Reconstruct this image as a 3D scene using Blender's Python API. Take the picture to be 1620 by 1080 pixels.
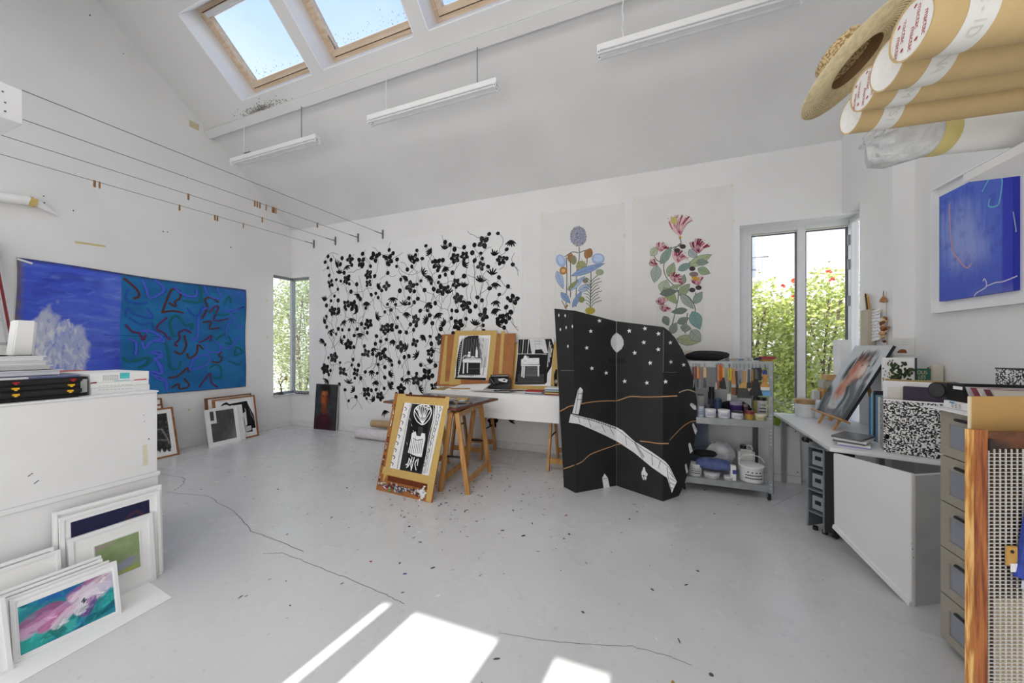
import bpy, bmesh, math, random
import numpy as np
from mathutils import Vector, Matrix
from mathutils.geometry import tessellate_polygon

for o in list(bpy.data.objects): bpy.data.objects.remove(o)
SC = bpy.context.scene
COL = SC.collection
R = random.Random(7)

# ------------------------------------------------------------------ camera
FPX, HOR, EYE = 554.0, 548.0, 1.5            # focal length in px of a 1620 px frame, horizon row, lens height
YAW = math.atan2(210.0, FPX)
cam_d = bpy.data.cameras.new('camera'); cam_d.sensor_width = 36.0; cam_d.sensor_fit = 'HORIZONTAL'
cam_d.lens = FPX / 1620.0 * 36.0; cam_d.shift_y = (HOR - 540.0) / 1620.0
cam_d.clip_start = 0.05; cam_d.clip_end = 200
cam = bpy.data.objects.new('camera', cam_d); COL.objects.link(cam)
cam.location = (0, 0, EYE); cam.rotation_euler = (math.pi / 2, 0, YAW)
SC.camera = cam

# ------------------------------------------------------------------ view, world, sun, added fill lights
vs = SC.view_settings
vs.view_transform = 'Standard'; vs.look = 'None'; vs.gamma = 1.0; vs.exposure = 0.0; vs.use_curve_mapping = False
try:
    SC.cycles.use_denoising = True; SC.cycles.max_bounces = 10; SC.cycles.diffuse_bounces = 5
    SC.cycles.transparent_max_bounces = 16; SC.cycles.caustics_reflective = False; SC.cycles.caustics_refractive = False
    SC.cycles.sample_clamp_indirect = 6.0
except Exception: pass
W = bpy.data.worlds.new('sky'); SC.world = W; W.use_nodes = True
nt = W.node_tree; nt.nodes.clear()
def wn(t, **k):
    n = nt.nodes.new(t)
    for a, b in k.items(): setattr(n, a, b)
    return n
wo = wn('ShaderNodeOutputWorld'); wb = wn('ShaderNodeBackground'); wt = wn('ShaderNodeTexCoord'); wx = wn('ShaderNodeSeparateXYZ')
wr = wn('ShaderNodeValToRGB'); wnz = wn('ShaderNodeTexNoise'); wmix = wn('ShaderNodeMixRGB'); wcr = wn('ShaderNodeValToRGB')
wnz.inputs['Scale'].default_value = 2.2; wnz.inputs['Detail'].default_value = 5
wr.color_ramp.elements[0].position = 0.0; wr.color_ramp.elements[0].color = (1.25, 1.28, 1.3, 1)
wr.color_ramp.elements[1].position = 1.0; wr.color_ramp.elements[1].color = (0.30, 0.46, 0.84, 1)
e = wr.color_ramp.elements.new(0.35); e.color = (0.78, 0.88, 1.02, 1)
e = wr.color_ramp.elements.new(0.62); e.color = (0.44, 0.61, 0.93, 1)
wcr.color_ramp.elements[0].position = 0.42; wcr.color_ramp.elements[0].color = (0, 0, 0, 1)
wcr.color_ramp.elements[1].position = 0.75; wcr.color_ramp.elements[1].color = (0.75, 0.75, 0.75, 1)
wmix.inputs[2].default_value = (0.93, 0.96, 1.02, 1)
L = nt.links.new
L(wt.outputs['Generated'], wx.inputs[0]); L(wx.outputs['Z'], wr.inputs[0]); L(wt.outputs['Generated'], wnz.inputs['Vector'])
L(wnz.outputs['Fac'], wcr.inputs[0]); L(wcr.outputs[0], wmix.inputs[0]); L(wr.outputs[0], wmix.inputs[1])
L(wmix.outputs[0], wb.inputs[0]); wb.inputs[1].default_value = 1.6; L(wb.outputs[0], wo.inputs[0])

SUN = Vector((0.136, 1.0, -0.98))
sl = bpy.data.lights.new('sun', 'SUN'); sl.energy = 9.0; sl.angle = math.radians(0.55); sl.color = (1.0, 0.97, 0.92)
so = bpy.data.objects.new('sun', sl); COL.objects.link(so); so.location = (-1, -6, 9)
so.rotation_euler = SUN.to_track_quat('-Z', 'Y').to_euler()
def area(name, loc, direction, sx, sy, power, col=(1, 1, 1)):
    d = bpy.data.lights.new(name, 'AREA'); d.shape = 'RECTANGLE'; d.size = sx; d.size_y = sy; d.energy = power; d.color = col
    o = bpy.data.objects.new(name, d); COL.objects.link(o); o.location = loc
    o.rotation_euler = Vector(direction).to_track_quat('-Z', 'Y').to_euler(); return o
# added fill lights behind the camera, standing in for diffuse daylight
area('rear_fill_light', (-2.1, -0.90, 1.6), (0, 1, 0.10), 7.6, 2.6, 80, (1.0, 0.972, 0.945))
area('rear_slope_fill_light', (-2.1, 0.35, 4.70), (0, 0.72, -0.80), 6.5, 1.2, 52, (1.0, 0.985, 0.97))

# ------------------------------------------------------------------ helpers
CA, SA = math.cos(YAW), math.sin(YAW)
def ray(px, py):
    u = (px - 810) / FPX; v = (HOR - py) / FPX
    return Vector((-SA + u * CA, CA + u * SA, v))
def P(px, py, X=None, Y=None, Z=None, d=None):
    r = ray(px, py)
    if X is not None: t = X / r.x
    elif Y is not None: t = Y / r.y
    elif Z is not None: t = (Z - EYE) / r.z
    else: t = d
    return Vector((r.x * t, r.y * t, r.z * t + EYE))
def crop(ox, oy, s): return lambda x, y: (ox + x * s, oy + y * s)
cA = crop(0, 380, .27778); cB = crop(0, 640, .38889); cC = crop(230, 380, 1 / 3); cD = crop(480, 340, 1 / 3)
cE = crop(580, 500, .287); cF = crop(840, 290, .25); cG = crop(860, 470, .30553); cH = crop(1360, 230, .2686)
cI = crop(590, 610, .17588); cJ = crop(680, 510, .1481); cK = crop(240, 600, .14815); cL = crop(1270, 460, .25926)

def lin(c): return c / 12.92 if c <= .04045 else ((c + .055) / 1.055) ** 2.4
def C(h):
    if isinstance(h, str):
        h = h.lstrip('#'); return tuple(lin(int(h[i:i + 2], 16) / 255) for i in (0, 2, 4))
    return tuple(h)
MATS = {}
def base_mat(name):
    m = bpy.data.materials.new(name); m.use_nodes = True
    t = m.node_tree; b = t.nodes['Principled BSDF']
    return m, t, b
def noise_mix(t, c1, c2, scale, detail=4, lo=.35, hi=.65, stretch=(1, 1, 1), coord='Object'):
    tc = t.nodes.new('ShaderNodeTexCoord'); mp = t.nodes.new('ShaderNodeMapping'); nz = t.nodes.new('ShaderNodeTexNoise')
    rp = t.nodes.new('ShaderNodeValToRGB')
    mp.inputs['Scale'].default_value = stretch; nz.inputs['Scale'].default_value = scale; nz.inputs['Detail'].default_value = detail
    rp.color_ramp.elements[0].position = lo; rp.color_ramp.elements[0].color = (*c1, 1)
    rp.color_ramp.elements[1].position = hi; rp.color_ramp.elements[1].color = (*c2, 1)
    t.links.new(tc.outputs[coord], mp.inputs[0]); t.links.new(mp.outputs[0], nz.inputs['Vector']); t.links.new(nz.outputs['Fac'], rp.inputs[0])
    return rp, nz
def mat(name, col, rough=.6, metal=0., var=.06, scale=6, bump=0., bscale=60, spec=None, stretch=(1, 1, 1), col2=None, lo=.35, hi=.65, coat=0.):
    if name in MATS: return MATS[name]
    m, t, b = base_mat(name); c = C(col)
    c1 = tuple(max(0, x * (1 - var)) for x in c); c2 = C(col2) if col2 else tuple(min(1, x * (1 + var)) for x in c)
    rp, nz = noise_mix(t, c if col2 else c1, c2, scale, lo=lo, hi=hi, stretch=stretch)
    t.links.new(rp.outputs[0], b.inputs['Base Color'])
    b.inputs['Roughness'].default_value = rough; b.inputs['Metallic'].default_value = metal
    if spec is not None: b.inputs['Specular IOR Level'].default_value = spec
    if coat: b.inputs['Coat Weight'].default_value = coat; b.inputs['Coat Roughness'].default_value = .15
    if bump:
        n2 = t.nodes.new('ShaderNodeTexNoise'); n2.inputs['Scale'].default_value = bscale; n2.inputs['Detail'].default_value = 3
        tc = t.nodes.new('ShaderNodeTexCoord'); t.links.new(tc.outputs['Object'], n2.inputs['Vector'])
        bp = t.nodes.new('ShaderNodeBump'); bp.inputs['Strength'].default_value = bump; bp.inputs['Distance'].default_value = .01
        t.links.new(n2.outputs['Fac'], bp.inputs['Height']); t.links.new(bp.outputs[0], b.inputs['Normal'])
    MATS[name] = m; return m
def ink(h):                                              # a flat printed or painted colour
    key = 'paint_' + h.lstrip('#')
    return mat(key, h, rough=.75, var=.05, scale=30, spec=.2)
def wood(name, c1, c2, axis='z', scale=7, rough=.5, lo=.35, hi=.68):
    st = {'x': (.12, 1.6, 1.6), 'y': (1.6, .12, 1.6), 'z': (1.6, 1.6, .12)}[axis]
    return mat(name, c1, rough=rough, col2=c2, scale=scale * 3, stretch=st, lo=lo, hi=hi)
def glass(name, tint=(1, 1, 1), gl=.08):
    if name in MATS: return MATS[name]
    m = bpy.data.materials.new(name); m.use_nodes = True; t = m.node_tree; t.nodes.clear()
    o = t.nodes.new('ShaderNodeOutputMaterial'); tr = t.nodes.new('ShaderNodeBsdfTransparent'); g = t.nodes.new('ShaderNodeBsdfGlossy')
    mx = t.nodes.new('ShaderNodeMixShader'); fr = t.nodes.new('ShaderNodeLayerWeight'); fr.inputs[0].default_value = .5
    pw = t.nodes.new('ShaderNodeMath'); pw.operation = 'POWER'; pw.inputs[1].default_value = 5.0; ma = t.nodes.new('ShaderNodeMath'); ma.operation = 'MULTIPLY_ADD'; ma.inputs[1].default_value = .7; ma.inputs[2].default_value = .03
    t.links.new(fr.outputs['Facing'], pw.inputs[0]); t.links.new(pw.outputs[0], ma.inputs[0])
    nz = t.nodes.new('ShaderNodeTexNoise'); nz.inputs['Scale'].default_value = 3
    rp = t.nodes.new('ShaderNodeValToRGB'); rp.color_ramp.elements[0].color = (*[x * .97 for x in tint], 1); rp.color_ramp.elements[1].color = (*tint, 1)
    t.links.new(nz.outputs['Fac'], rp.inputs[0]); t.links.new(rp.outputs[0], tr.inputs[0])
    g.inputs['Roughness'].default_value = gl * .3
    t.links.new(ma.outputs[0], mx.inputs[0]); t.links.new(tr.outputs[0], mx.inputs[1]); t.links.new(g.outputs[0], mx.inputs[2]); t.links.new(mx.outputs[0], o.inputs[0])
    MATS[name] = m; return m
def vcol_mat():
    if 'painted_canvas' in MATS: return MATS['painted_canvas']
    m, t, b = base_mat('painted_canvas')
    a = t.nodes.new('ShaderNodeAttribute'); a.attribute_name = 'Col'
    nz = t.nodes.new('ShaderNodeTexNoise'); nz.inputs['Scale'].default_value = 240; tc = t.nodes.new('ShaderNodeTexCoord')
    t.links.new(tc.outputs['Object'], nz.inputs['Vector'])
    mx = t.nodes.new('ShaderNodeMixRGB'); mx.blend_type = 'MULTIPLY'; mx.inputs[0].default_value = .18
    t.links.new(a.outputs['Color'], mx.inputs[1]); t.links.new(nz.outputs['Fac'], mx.inputs[2]); t.links.new(mx.outputs[0], b.inputs['Base Color'])
    b.inputs['Roughness'].default_value = .6; b.inputs['Specular IOR Level'].default_value = .25
    MATS['painted_canvas'] = m; return m
def speckle(name, a, b_, scale, lo=.49, hi=.53):
    if name in MATS: return MATS[name]
    m, t, b = base_mat(name)
    rp, nz = noise_mix(t, C(a), C(b_), scale, detail=2.5, lo=lo, hi=hi); nz.inputs['Roughness'].default_value = .55
    t.links.new(rp.outputs[0], b.inputs['Base Color']); b.inputs['Roughness'].default_value = .45
    MATS[name] = m; return m

def wmat(o):
    m = Matrix.Identity(4)
    while o is not None:
        m = o.matrix_basis @ m; o = o.parent
    return m
class FR:                                                # a flat frame of reference: origin, right, up, outward
    def __init__(s, O, U, V):
        s.O = Vector(O); s.U = Vector(U).normalized(); v = Vector(V)
        s.V = (v - s.U * v.dot(s.U)).normalized(); s.N = s.U.cross(s.V).normalized()
    def pt(s, u, v, n=0.): return s.O + s.U * u + s.V * v + s.N * n
    def px(s, p):                                        # photograph point -> (u, v) on this plane
        r = ray(*p); c = Vector((0, 0, EYE)); t = (s.O - c).dot(s.N) / r.dot(s.N); q = c + r * t - s.O
        return (q.dot(s.U), q.dot(s.V))
class MB:
    def __init__(s): s.v = []; s.f = []; s.m = []; s.k = 0
    def mi(s, i): s.k = i; return s
    def add(s, vs, fs):
        b = len(s.v); s.v += [tuple(x) for x in vs]; s.f += [tuple(b + i for i in f) for f in fs]; s.m += [s.k] * len(fs); return s
    BF = [(0, 3, 2, 1), (4, 5, 6, 7), (0, 1, 5, 4), (1, 2, 6, 5), (2, 3, 7, 6), (3, 0, 4, 7)]
    def box(s, x0, x1, y0, y1, z0, z1):
        return s.add([(x0, y0, z0), (x1, y0, z0), (x1, y1, z0), (x0, y1, z0), (x0, y0, z1), (x1, y0, z1), (x1, y1, z1), (x0, y1, z1)], s.BF)
    def ob(s, fr, u0, u1, v0, v1, n0, n1):
        return s.add([fr.pt(u0, v0, n0), fr.pt(u1, v0, n0), fr.pt(u1, v1, n0), fr.pt(u0, v1, n0), fr.pt(u0, v0, n1), fr.pt(u1, v0, n1), fr.pt(u1, v1, n1), fr.pt(u0, v1, n1)], s.BF)
    def hexa(s, p): return s.add(p, s.BF)                # eight corners, box order
    def bar(s, a, b, w, h, up=(0, 0, 1)):                # a rectangular bar from a to b
        a, b = Vector(a), Vector(b); d = (b - a).normalized(); u = Vector(up)
        if abs(d.dot(u)) > .98: u = Vector((0, 1, 0))
        x = d.cross(u).normalized() * (w / 2); y = d.cross(x.normalized()).normalized() * (h / 2)
        return s.add([a - x - y, a + x - y, a + x + y, a - x + y, b - x - y, b + x - y, b + x + y, b - x + y], s.BF)
    def prism(s, pts, off):                              # planar outline (3-D points) extruded by a vector
        off = Vector(off); n = len(pts); p = [Vector(x) for x in pts]
        tr = tessellate_polygon([p])
        fs = [tuple(reversed(t)) for t in tr] + [tuple(i + n for i in t) for t in tr] + [(i, (i + 1) % n, n + (i + 1) % n, n + i) for i in range(n)]
        return s.add(p + [x + off for x in p], fs)
    def cyl(s, a, b, r0, r1=None, n=16, cap=True):
        a, b = Vector(a), Vector(b); r1 = r0 if r1 is None else r1; d = (b - a).normalized()
        u = Vector((0, 0, 1)) if abs(d.z) < .9 else Vector((1, 0, 0)); x = d.cross(u).normalized(); y = d.cross(x)
        vs = []
        for c, r in ((a, r0), (b, r1)):
            vs += [c + x * (r * math.cos(2 * math.pi * i / n)) + y * (r * math.sin(2 * math.pi * i / n)) for i in range(n)]
        fs = [(i, (i + 1) % n, n + (i + 1) % n, n + i) for i in range(n)]
        if cap: fs += [tuple(range(n - 1, -1, -1)), tuple(range(n, 2 * n))]
        return s.add(vs, fs)
    def tube(s, pts, r, n=6):
        for a, b in zip(pts, pts[1:]):
            if (Vector(a) - Vector(b)).length > 1e-6: s.cyl(a, b, r, n=n)
        return s
    def lathe(s, c, prof, n=24, axis=(0, 0, 1), cap=True):         # prof: (radius, height) pairs
        c = Vector(c); d = Vector(axis).normalized(); u = Vector((0, 0, 1)) if abs(d.z) < .9 else Vector((1, 0, 0)); x = d.cross(u).normalized(); y = d.cross(x)
        vs = []
        for r, h in prof:
            vs += [c + d * h + x * (r * math.cos(2 * math.pi * i / n)) + y * (r * math.sin(2 * math.pi * i / n)) for i in range(n)]
        fs = []
        for k in range(len(prof) - 1):
            fs += [(k * n + i, k * n + (i + 1) % n, (k + 1) * n + (i + 1) % n, (k + 1) * n + i) for i in range(n)]
        if cap and prof[0][0] > 1e-5: fs.append(tuple(range(n - 1, -1, -1)))
        if cap and prof[-1][0] > 1e-5: fs.append(tuple((len(prof) - 1) * n + i for i in range(n)))
        return s.add(vs, fs)
    def build(s, name, mats, parent=None, smooth=False, bevel=0., kind=None, label=None, wld=True, sub=0):
        me = bpy.data.meshes.new(name); vs = s.v
        if parent is not None and wld:
            inv = wmat(parent).inverted(); vs = [tuple(inv @ Vector(v)) for v in vs]
        me.from_pydata(vs, [], s.f)
        mats = mats if isinstance(mats, (list, tuple)) else [mats]
        for m in mats: me.materials.append(m)
        if len(mats) > 1: me.polygons.foreach_set('material_index', s.m)
        bm = bmesh.new(); bm.from_mesh(me)
        bmesh.ops.recalc_face_normals(bm, faces=bm.faces)
        if bevel:
            ed = [e for e in bm.edges if len(e.link_faces) == 2 and e.calc_face_angle(0) > .6]
            bmesh.ops.bevel(bm, geom=ed, offset=bevel, segments=2, affect='EDGES', clamp_overlap=True)
        bm.to_mesh(me); bm.free()
        if smooth:
            me.polygons.foreach_set('use_smooth', [True] * len(me.polygons))
            try: me.set_sharp_from_angle(angle=math.radians(40))
            except Exception: pass
        o = bpy.data.objects.new(name, me); COL.objects.link(o)
        if parent is not None: o.parent = parent
        if kind: o['kind'] = kind
        if label: o['label'] = label
        if sub:
            md = o.modifiers.new('smooth', 'SUBSURF'); md.levels = sub; md.render_levels = sub
        return o
def thing(name, label, cat, loc=(0, 0, 0), rotz=0, group=None, kind=None):
    o = bpy.data.objects.new(name, None); COL.objects.link(o); o.location = loc; o.rotation_euler = (0, 0, rotz)
    o.empty_display_size = .05
    if kind: o['kind'] = kind
    else: o['label'] = label; o['category'] = cat
    if group: o['group'] = group
    return o
def tag(o, label, cat, group=None):
    o['label'] = label; o['category'] = cat
    if group: o['group'] = group
    return o
def dup(root, loc, label=None, group=None, rotz=None):
    r = root.copy(); COL.objects.link(r); r.location = loc
    if rotz is not None: r.rotation_euler = (0, 0, rotz)
    if label: r['label'] = label
    if group: r['group'] = group
    for ch in list(root.children):
        c = ch.copy(); COL.objects.link(c); c.parent = r
        for g in ch.children:
            d = g.copy(); COL.objects.link(d); d.parent = c
    return r
ORD = ['first', 'second', 'third', 'fourth', 'fifth', 'sixth', 'seventh', 'eighth', 'ninth', 'tenth', 'eleventh', 'twelfth']

class Print:                                             # flat print on a plane: fills and strokes in layers
    def __init__(s, fr, cr=None, n0=.0006, dn=.00006):
        s.fr = fr; s.cr = cr; s.n = n0; s.dn = dn; s.mb = MB(); s.cols = []
    def uv(s, p):
        return s.fr.px(s.cr(*p)) if s.cr else p
    def col(s, c):
        if c not in s.cols: s.cols.append(c)
        s.mb.mi(s.cols.index(c)); s.n += s.dn
    def fill(s, pts, c, raw=False):
        s.col(c); p = [Vector((*((q) if raw else s.uv(q)), 0)) for q in pts]
        s.mb.add([s.fr.pt(q.x, q.y, s.n) for q in p], [tuple(t) for t in tessellate_polygon([p])])
    def ell(s, c, rx, ry, color, rot=0, n=14, a0=0, a1=2 * math.pi):
        pts = []
        for i in range(n):
            a = a0 + (a1 - a0) * i / n; x = rx * math.cos(a); y = ry * math.sin(a)
            pts.append((c[0] + x * math.cos(rot) - y * math.sin(rot), c[1] + x * math.sin(rot) + y * math.cos(rot)))
        s.fill(pts, color)
    def line(s, pts, w, color, taper=False, close=False):  # w in metres on the plane
        s.col(color); q = [Vector(s.uv(p)) for p in pts]
        if close: q.append(q[0].copy())
        q = [a for i, a in enumerate(q) if i == 0 or (a - q[i - 1]).length > 1e-6]
        if len(q) < 2: return
        n = len(q); vs = []
        for i in range(n):
            t = (q[min(i + 1, n - 1)] - q[max(i - 1, 0)])
            t = t.normalized() if t.length > 1e-9 else Vector((1, 0)); nn = Vector((-t.y, t.x))
            k = w / 2 * (1 if not taper else max(.12, 1 - i / (n - 1)))
            vs += [s.fr.pt(*(q[i] + nn * k), s.n), s.fr.pt(*(q[i] - nn * k), s.n)]
        s.mb.add(vs, [(2 * i, 2 * i + 1, 2 * i + 3, 2 * i + 2) for i in range(n - 1)])
    def curve(s, pts, w, color, taper=False, k=5):
        s.line(smooth_path(pts, k), w, color, taper)
    def build(s, name, parent, label=None):
        return s.mb.build(name, [ink(c) for c in s.cols], parent, label=label, kind='stuff')
def smooth_path(p, k=5):
    if len(p) < 3: return p
    out = []; q = [p[0]] + list(p) + [p[-1]]
    for i in range(1, len(q) - 2):
        a, b, c, d = q[i - 1], q[i], q[i + 1], q[i + 2]
        for j in range(k):
            t = j / k
            out.append(tuple(.5 * ((2 * b[m]) + (-a[m] + c[m]) * t + (2 * a[m] - 5 * b[m] + 4 * c[m] - d[m]) * t * t + (-a[m] + 3 * b[m] - 3 * c[m] + d[m]) * t ** 3) for m in (0, 1)))
    out.append(p[-1]); return out
def text2d(s, size):
    cu = bpy.data.curves.new('lettering', 'FONT'); cu.body = s; cu.size = size; cu.align_x = 'CENTER'; cu.align_y = 'CENTER'
    o = bpy.data.objects.new('lettering', cu)
    COL.objects.link(o); bpy.context.view_layer.update()
    me = bpy.data.meshes.new_from_object(o.evaluated_get(bpy.context.evaluated_depsgraph_get()))
    vs = [(v.co.x, v.co.y) for v in me.vertices]; fs = [tuple(p.vertices) for p in me.polygons]
    bpy.data.objects.remove(o); bpy.data.curves.remove(cu); bpy.data.meshes.remove(me)
    return vs, fs
def text_on(pr, s, u, v, size, color, rot=0, sx=1.):
    vs, fs = text2d(s, size); pr.col(color); c, k = math.cos(rot), math.sin(rot)
    pr.mb.add([pr.fr.pt(u + (x * sx) * c - y * k, v + (x * sx) * k + y * c, pr.n) for x, y in vs], fs)

# numpy painter for works whose colour varies softly
class Raster:
    def __init__(s, nx, ny, base, w, h):
        s.nx, s.ny, s.w, s.h = nx, ny, w, h
        s.U, s.V = np.meshgrid(np.linspace(0, 1, nx), np.linspace(0, 1, ny)); s.im = np.ones((ny, nx, 3)) * np.array(C(base))
        s.rng = np.random.default_rng(int(abs(w * 997 + h * 331 + nx)))
    def noise(s, fu, fv, oct=3):
        o = np.zeros((s.ny, s.nx)); amp = 1.; tot = 0
        for k in range(oct):
            gu, gv = max(2, int(fu * 2 ** k)), max(2, int(fv * 2 ** k)); g = s.rng.random((gv + 2, gu + 2))
            x = s.U * gu; y = s.V * gv; i = x.astype(int); j = y.astype(int); a = x - i; b = y - j
            a = a * a * (3 - 2 * a); b = b * b * (3 - 2 * b)
            o += amp * ((g[j, i] * (1 - a) + g[j, i + 1] * a) * (1 - b) + (g[j + 1, i] * (1 - a) + g[j + 1, i + 1] * a) * b); tot += amp; amp *= .55
        return o / tot
    def blend(s, al, c):
        al = np.clip(al, 0, 1)[..., None]; s.im = s.im * (1 - al) + np.array(C(c)) * al
    def blob(s, u, v, ru, rv, c, a=1., soft=.35, rot=0., ntex=None):
        x = (s.U - u) * s.w; y = (s.V - v) * s.h; ru *= s.w; rv *= s.h
        xr = (x * math.cos(rot) + y * math.sin(rot)) / ru; yr = (-x * math.sin(rot) + y * math.cos(rot)) / rv
        d = np.sqrt(xr ** 2 + yr ** 2)
        if ntex is not None: d = d + (ntex - .5) * 1.1
        s.blend(a * np.clip((1 - d) / soft, 0, 1), c)
    def stroke(s, pts, wid, c, a=1., soft=.4, streak=0.):
        d = np.full((s.ny, s.nx), 9.); pa = np.zeros((s.ny, s.nx))
        for (u0, v0), (u1, v1) in zip(pts, pts[1:]):
            ax, ay = u0 * s.w, v0 * s.h; bx, by = u1 * s.w, v1 * s.h; x = s.U * s.w - ax; y = s.V * s.h - ay; dx, dy = bx - ax, by - ay
            t = np.clip((x * dx + y * dy) / (dx * dx + dy * dy + 1e-12), 0, 1); q = np.hypot(x - t * dx, y - t * dy)
            side = (x * dy - y * dx) / (math.hypot(dx, dy) + 1e-9)
            m = q < d; d = np.where(m, q, d); pa = np.where(m, side, pa)
        al = np.clip((1 - d / (wid / 2)) / soft, 0, 1)
        if streak:
            g = s.rng.random(60); al = al * (1 - streak * g[np.clip(((pa / wid + .5) * 58).astype(int), 0, 59)])
        s.blend(a * al, c)
    def build(s, name, fr, parent, u0=0., v0=0., n=.001, label=None, warp=None, thick=None):
        vs = []
        for j in range(s.ny):
            for i in range(s.nx):
                u = u0 + s.w * i / (s.nx - 1); v = v0 + s.h * j / (s.ny - 1); k = n
                if warp: u, v, k = warp(i / (s.nx - 1), j / (s.ny - 1), u, v, n)
                vs.append(tuple(fr.pt(u, v, k)))
        fs = [(j * s.nx + i, j * s.nx + i + 1, (j + 1) * s.nx + i + 1, (j + 1) * s.nx + i) for j in range(s.ny - 1) for i in range(s.nx - 1)]
        me = bpy.data.meshes.new(name)
        inv = wmat(parent).inverted() if parent is not None else Matrix.Identity(4)
        A = np.array(vs) @ np.array(inv.to_3x3()).T + np.array(inv.translation)
        me.from_pydata(A.tolist(), [], fs)
        at = me.color_attributes.new('Col', 'FLOAT_COLOR', 'POINT')
        at.data.foreach_set('color', np.concatenate([s.im.reshape(-1, 3), np.ones((s.nx * s.ny, 1))], 1).astype(np.float32).ravel())
        me.materials.append(vcol_mat()); me.polygons.foreach_set('use_smooth', [True] * len(me.polygons))
        o = bpy.data.objects.new(name, me); COL.objects.link(o)
        if parent is not None: o.parent = parent
        if label: o['label'] = label
        return o

# ------------------------------------------------------------------ common materials
M_WALL = mat('white_wall_paint', '#e6e6e6', rough=.85, var=.025, scale=1.6, bump=.05, bscale=35)
M_CEIL = mat('ceiling_paint', '#dcdcdc', rough=.9, var=.03, scale=1.2)
M_WHITE = mat('white_lacquer', '#e9e9e9', rough=.35, var=.02, scale=3)
M_PAPER = mat('white_paper', '#f1f1f0', rough=.8, var=.015, scale=8)
M_CREAM = mat('cream_paper', '#e2e1de', rough=.8, var=.02, scale=4)
M_TAPE = mat('masking_tape', '#cdb46e', rough=.6, var=.06, scale=20)
M_MDF = mat('hardboard', '#a4672f', rough=.55, var=.12, scale=9)
M_PINE = wood('pine_wood', '#c9975a', '#a9753c', 'z'); M_PINEX = wood('pine_wood_lengthwise', '#c9975a', '#a9753c', 'x'); M_PINEY = wood('pine_wood_along', '#c59256', '#a26f39', 'y')
M_OAKF = wood('oak_frame', '#a8703f', '#84522a', 'y'); M_BLACK = mat('black_plastic', '#151515', rough=.45, var=.1)
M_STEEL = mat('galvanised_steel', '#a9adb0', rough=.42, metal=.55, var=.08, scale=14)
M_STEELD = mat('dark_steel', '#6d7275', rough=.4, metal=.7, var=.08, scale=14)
M_ALU = mat('grey_aluminium', '#8d9092', rough=.4, metal=.3, var=.04); M_WFRAME = mat('window_frame_paint', '#d9dadb', rough=.4, var=.02)
M_GLASS = glass('window_glass'); M_TGLASS = glass('sky_dimming_glass', (.86, .90, .94))  # skylight tint added to dim the sky seen through it
M_WIRE = mat('steel_wire', '#55575c', rough=.4, metal=.6)

# ------------------------------------------------------------------ the room
XL, XR, XP, YB, YR, ZE, SL = -6.35, 2.135, 1.992, 4.8, -1.0, 3.73, .803     # walls, pier, eaves, roof pitch
RIDGE_Y = 1.9
def roofz(y): return ZE + SL * (YB - y) if y >= RIDGE_Y else ZE + SL * (YB - RIDGE_Y) - SL * (RIDGE_Y - y)
def st(mb, name, m, bevel=0.): return mb.build(name, m, kind='structure', bevel=bevel)

def floor_mat():
    m, t, b = base_mat('painted_concrete')
    rp, nz = noise_mix(t, C('#d2d2d2'), C('#d9d9d9'), 1.3, detail=4)
    rp2, nz2 = noise_mix(t, (.62, .62, .62), (1, 1, 1), 26, detail=5, lo=.27, hi=.36)
    mx = t.nodes.new('ShaderNodeMixRGB'); mx.blend_type = 'MULTIPLY'; mx.inputs[0].default_value = .4
    t.links.new(rp.outputs[0], mx.inputs[1]); t.links.new(rp2.outputs[0], mx.inputs[2]); t.links.new(mx.outputs[0], b.inputs['Base Color'])
    rr, nr = noise_mix(t, (.22, .22, .22), (.31, .31, .31), 2.0, detail=3)
    t.links.new(rr.outputs[0], b.inputs['Roughness']); b.inputs['Specular IOR Level'].default_value = .5
    bp = t.nodes.new('ShaderNodeBump'); bp.inputs['Strength'].default_value = .06; bp.inputs['Distance'].default_value = .02
    t.links.new(nz.outputs['Fac'], bp.inputs['Height']); t.links.new(bp.outputs[0], b.inputs['Normal'])
    return m
floor = st(MB().box(XL - .3, XR + .4, YR - .3, YB + .45, -.12, 0), 'floor', floor_mat())

b = MB()                                                  # back wall with two corner-window openings
b.box(-5.896, 1.045, YB, YB + .25, 0, ZE + .12)
b.box(XL - .25, -5.896, YB, YB + .25, 0, .60); b.box(XL - .25, -5.896, YB, YB + .25, 2.82, ZE + .12)
b.box(1.045, XP + .3, YB, YB + .25, 0, .60); b.box(1.045, XP + .3, YB, YB + .25, 2.92, ZE + .12)
st(b, 'wall_back', M_WALL)
def gable(mb, x0, x1, ya, yb, za=0.):
    pts = [(x0, ya, za), (x0, yb, za), (x0, yb, roofz(yb) + .12)]
    if ya < RIDGE_Y < yb: pts.append((x0, RIDGE_Y, roofz(RIDGE_Y) + .12))
    pts.append((x0, ya, roofz(ya) + .12)); mb.prism(pts, (x1 - x0, 0, 0))
b = MB(); gable(b, XL - .25, XL, YR - .25, 4.442); b.box(XL - .25, XL, 4.442, YB, 0, .60); gable(b, XL - .25, XL, 4.442, YB, 2.82)
st(b, 'wall_left', M_WALL)
b = MB(); gable(b, XR, XR + .25, YR - .25, 3.974)
gable(b, XP, XP + .4, 3.974, 4.467); b.box(XP, XP + .4, 4.467, YB, 0, .60); gable(b, XP, XP + .4, 4.467, YB, 2.94)
st(b, 'wall_right', M_WALL)
b = MB()                                                  # unseen rear wall, its opening covered by added blinds
b.box(XL, XR, YR - .25, YR, 0, .06); b.box(XL, XR, YR - .25, YR, 2.84, ZE + .1); b.box(XL, -5.9, YR - .25, YR, .06, 2.84); b.box(1.7, XR, YR - .25, YR, .06, 2.84)
st(b, 'wall_rear', M_WALL)
wr_ = thing('window_7', '', '', (-2.1, YR, 0), kind='structure')
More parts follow.
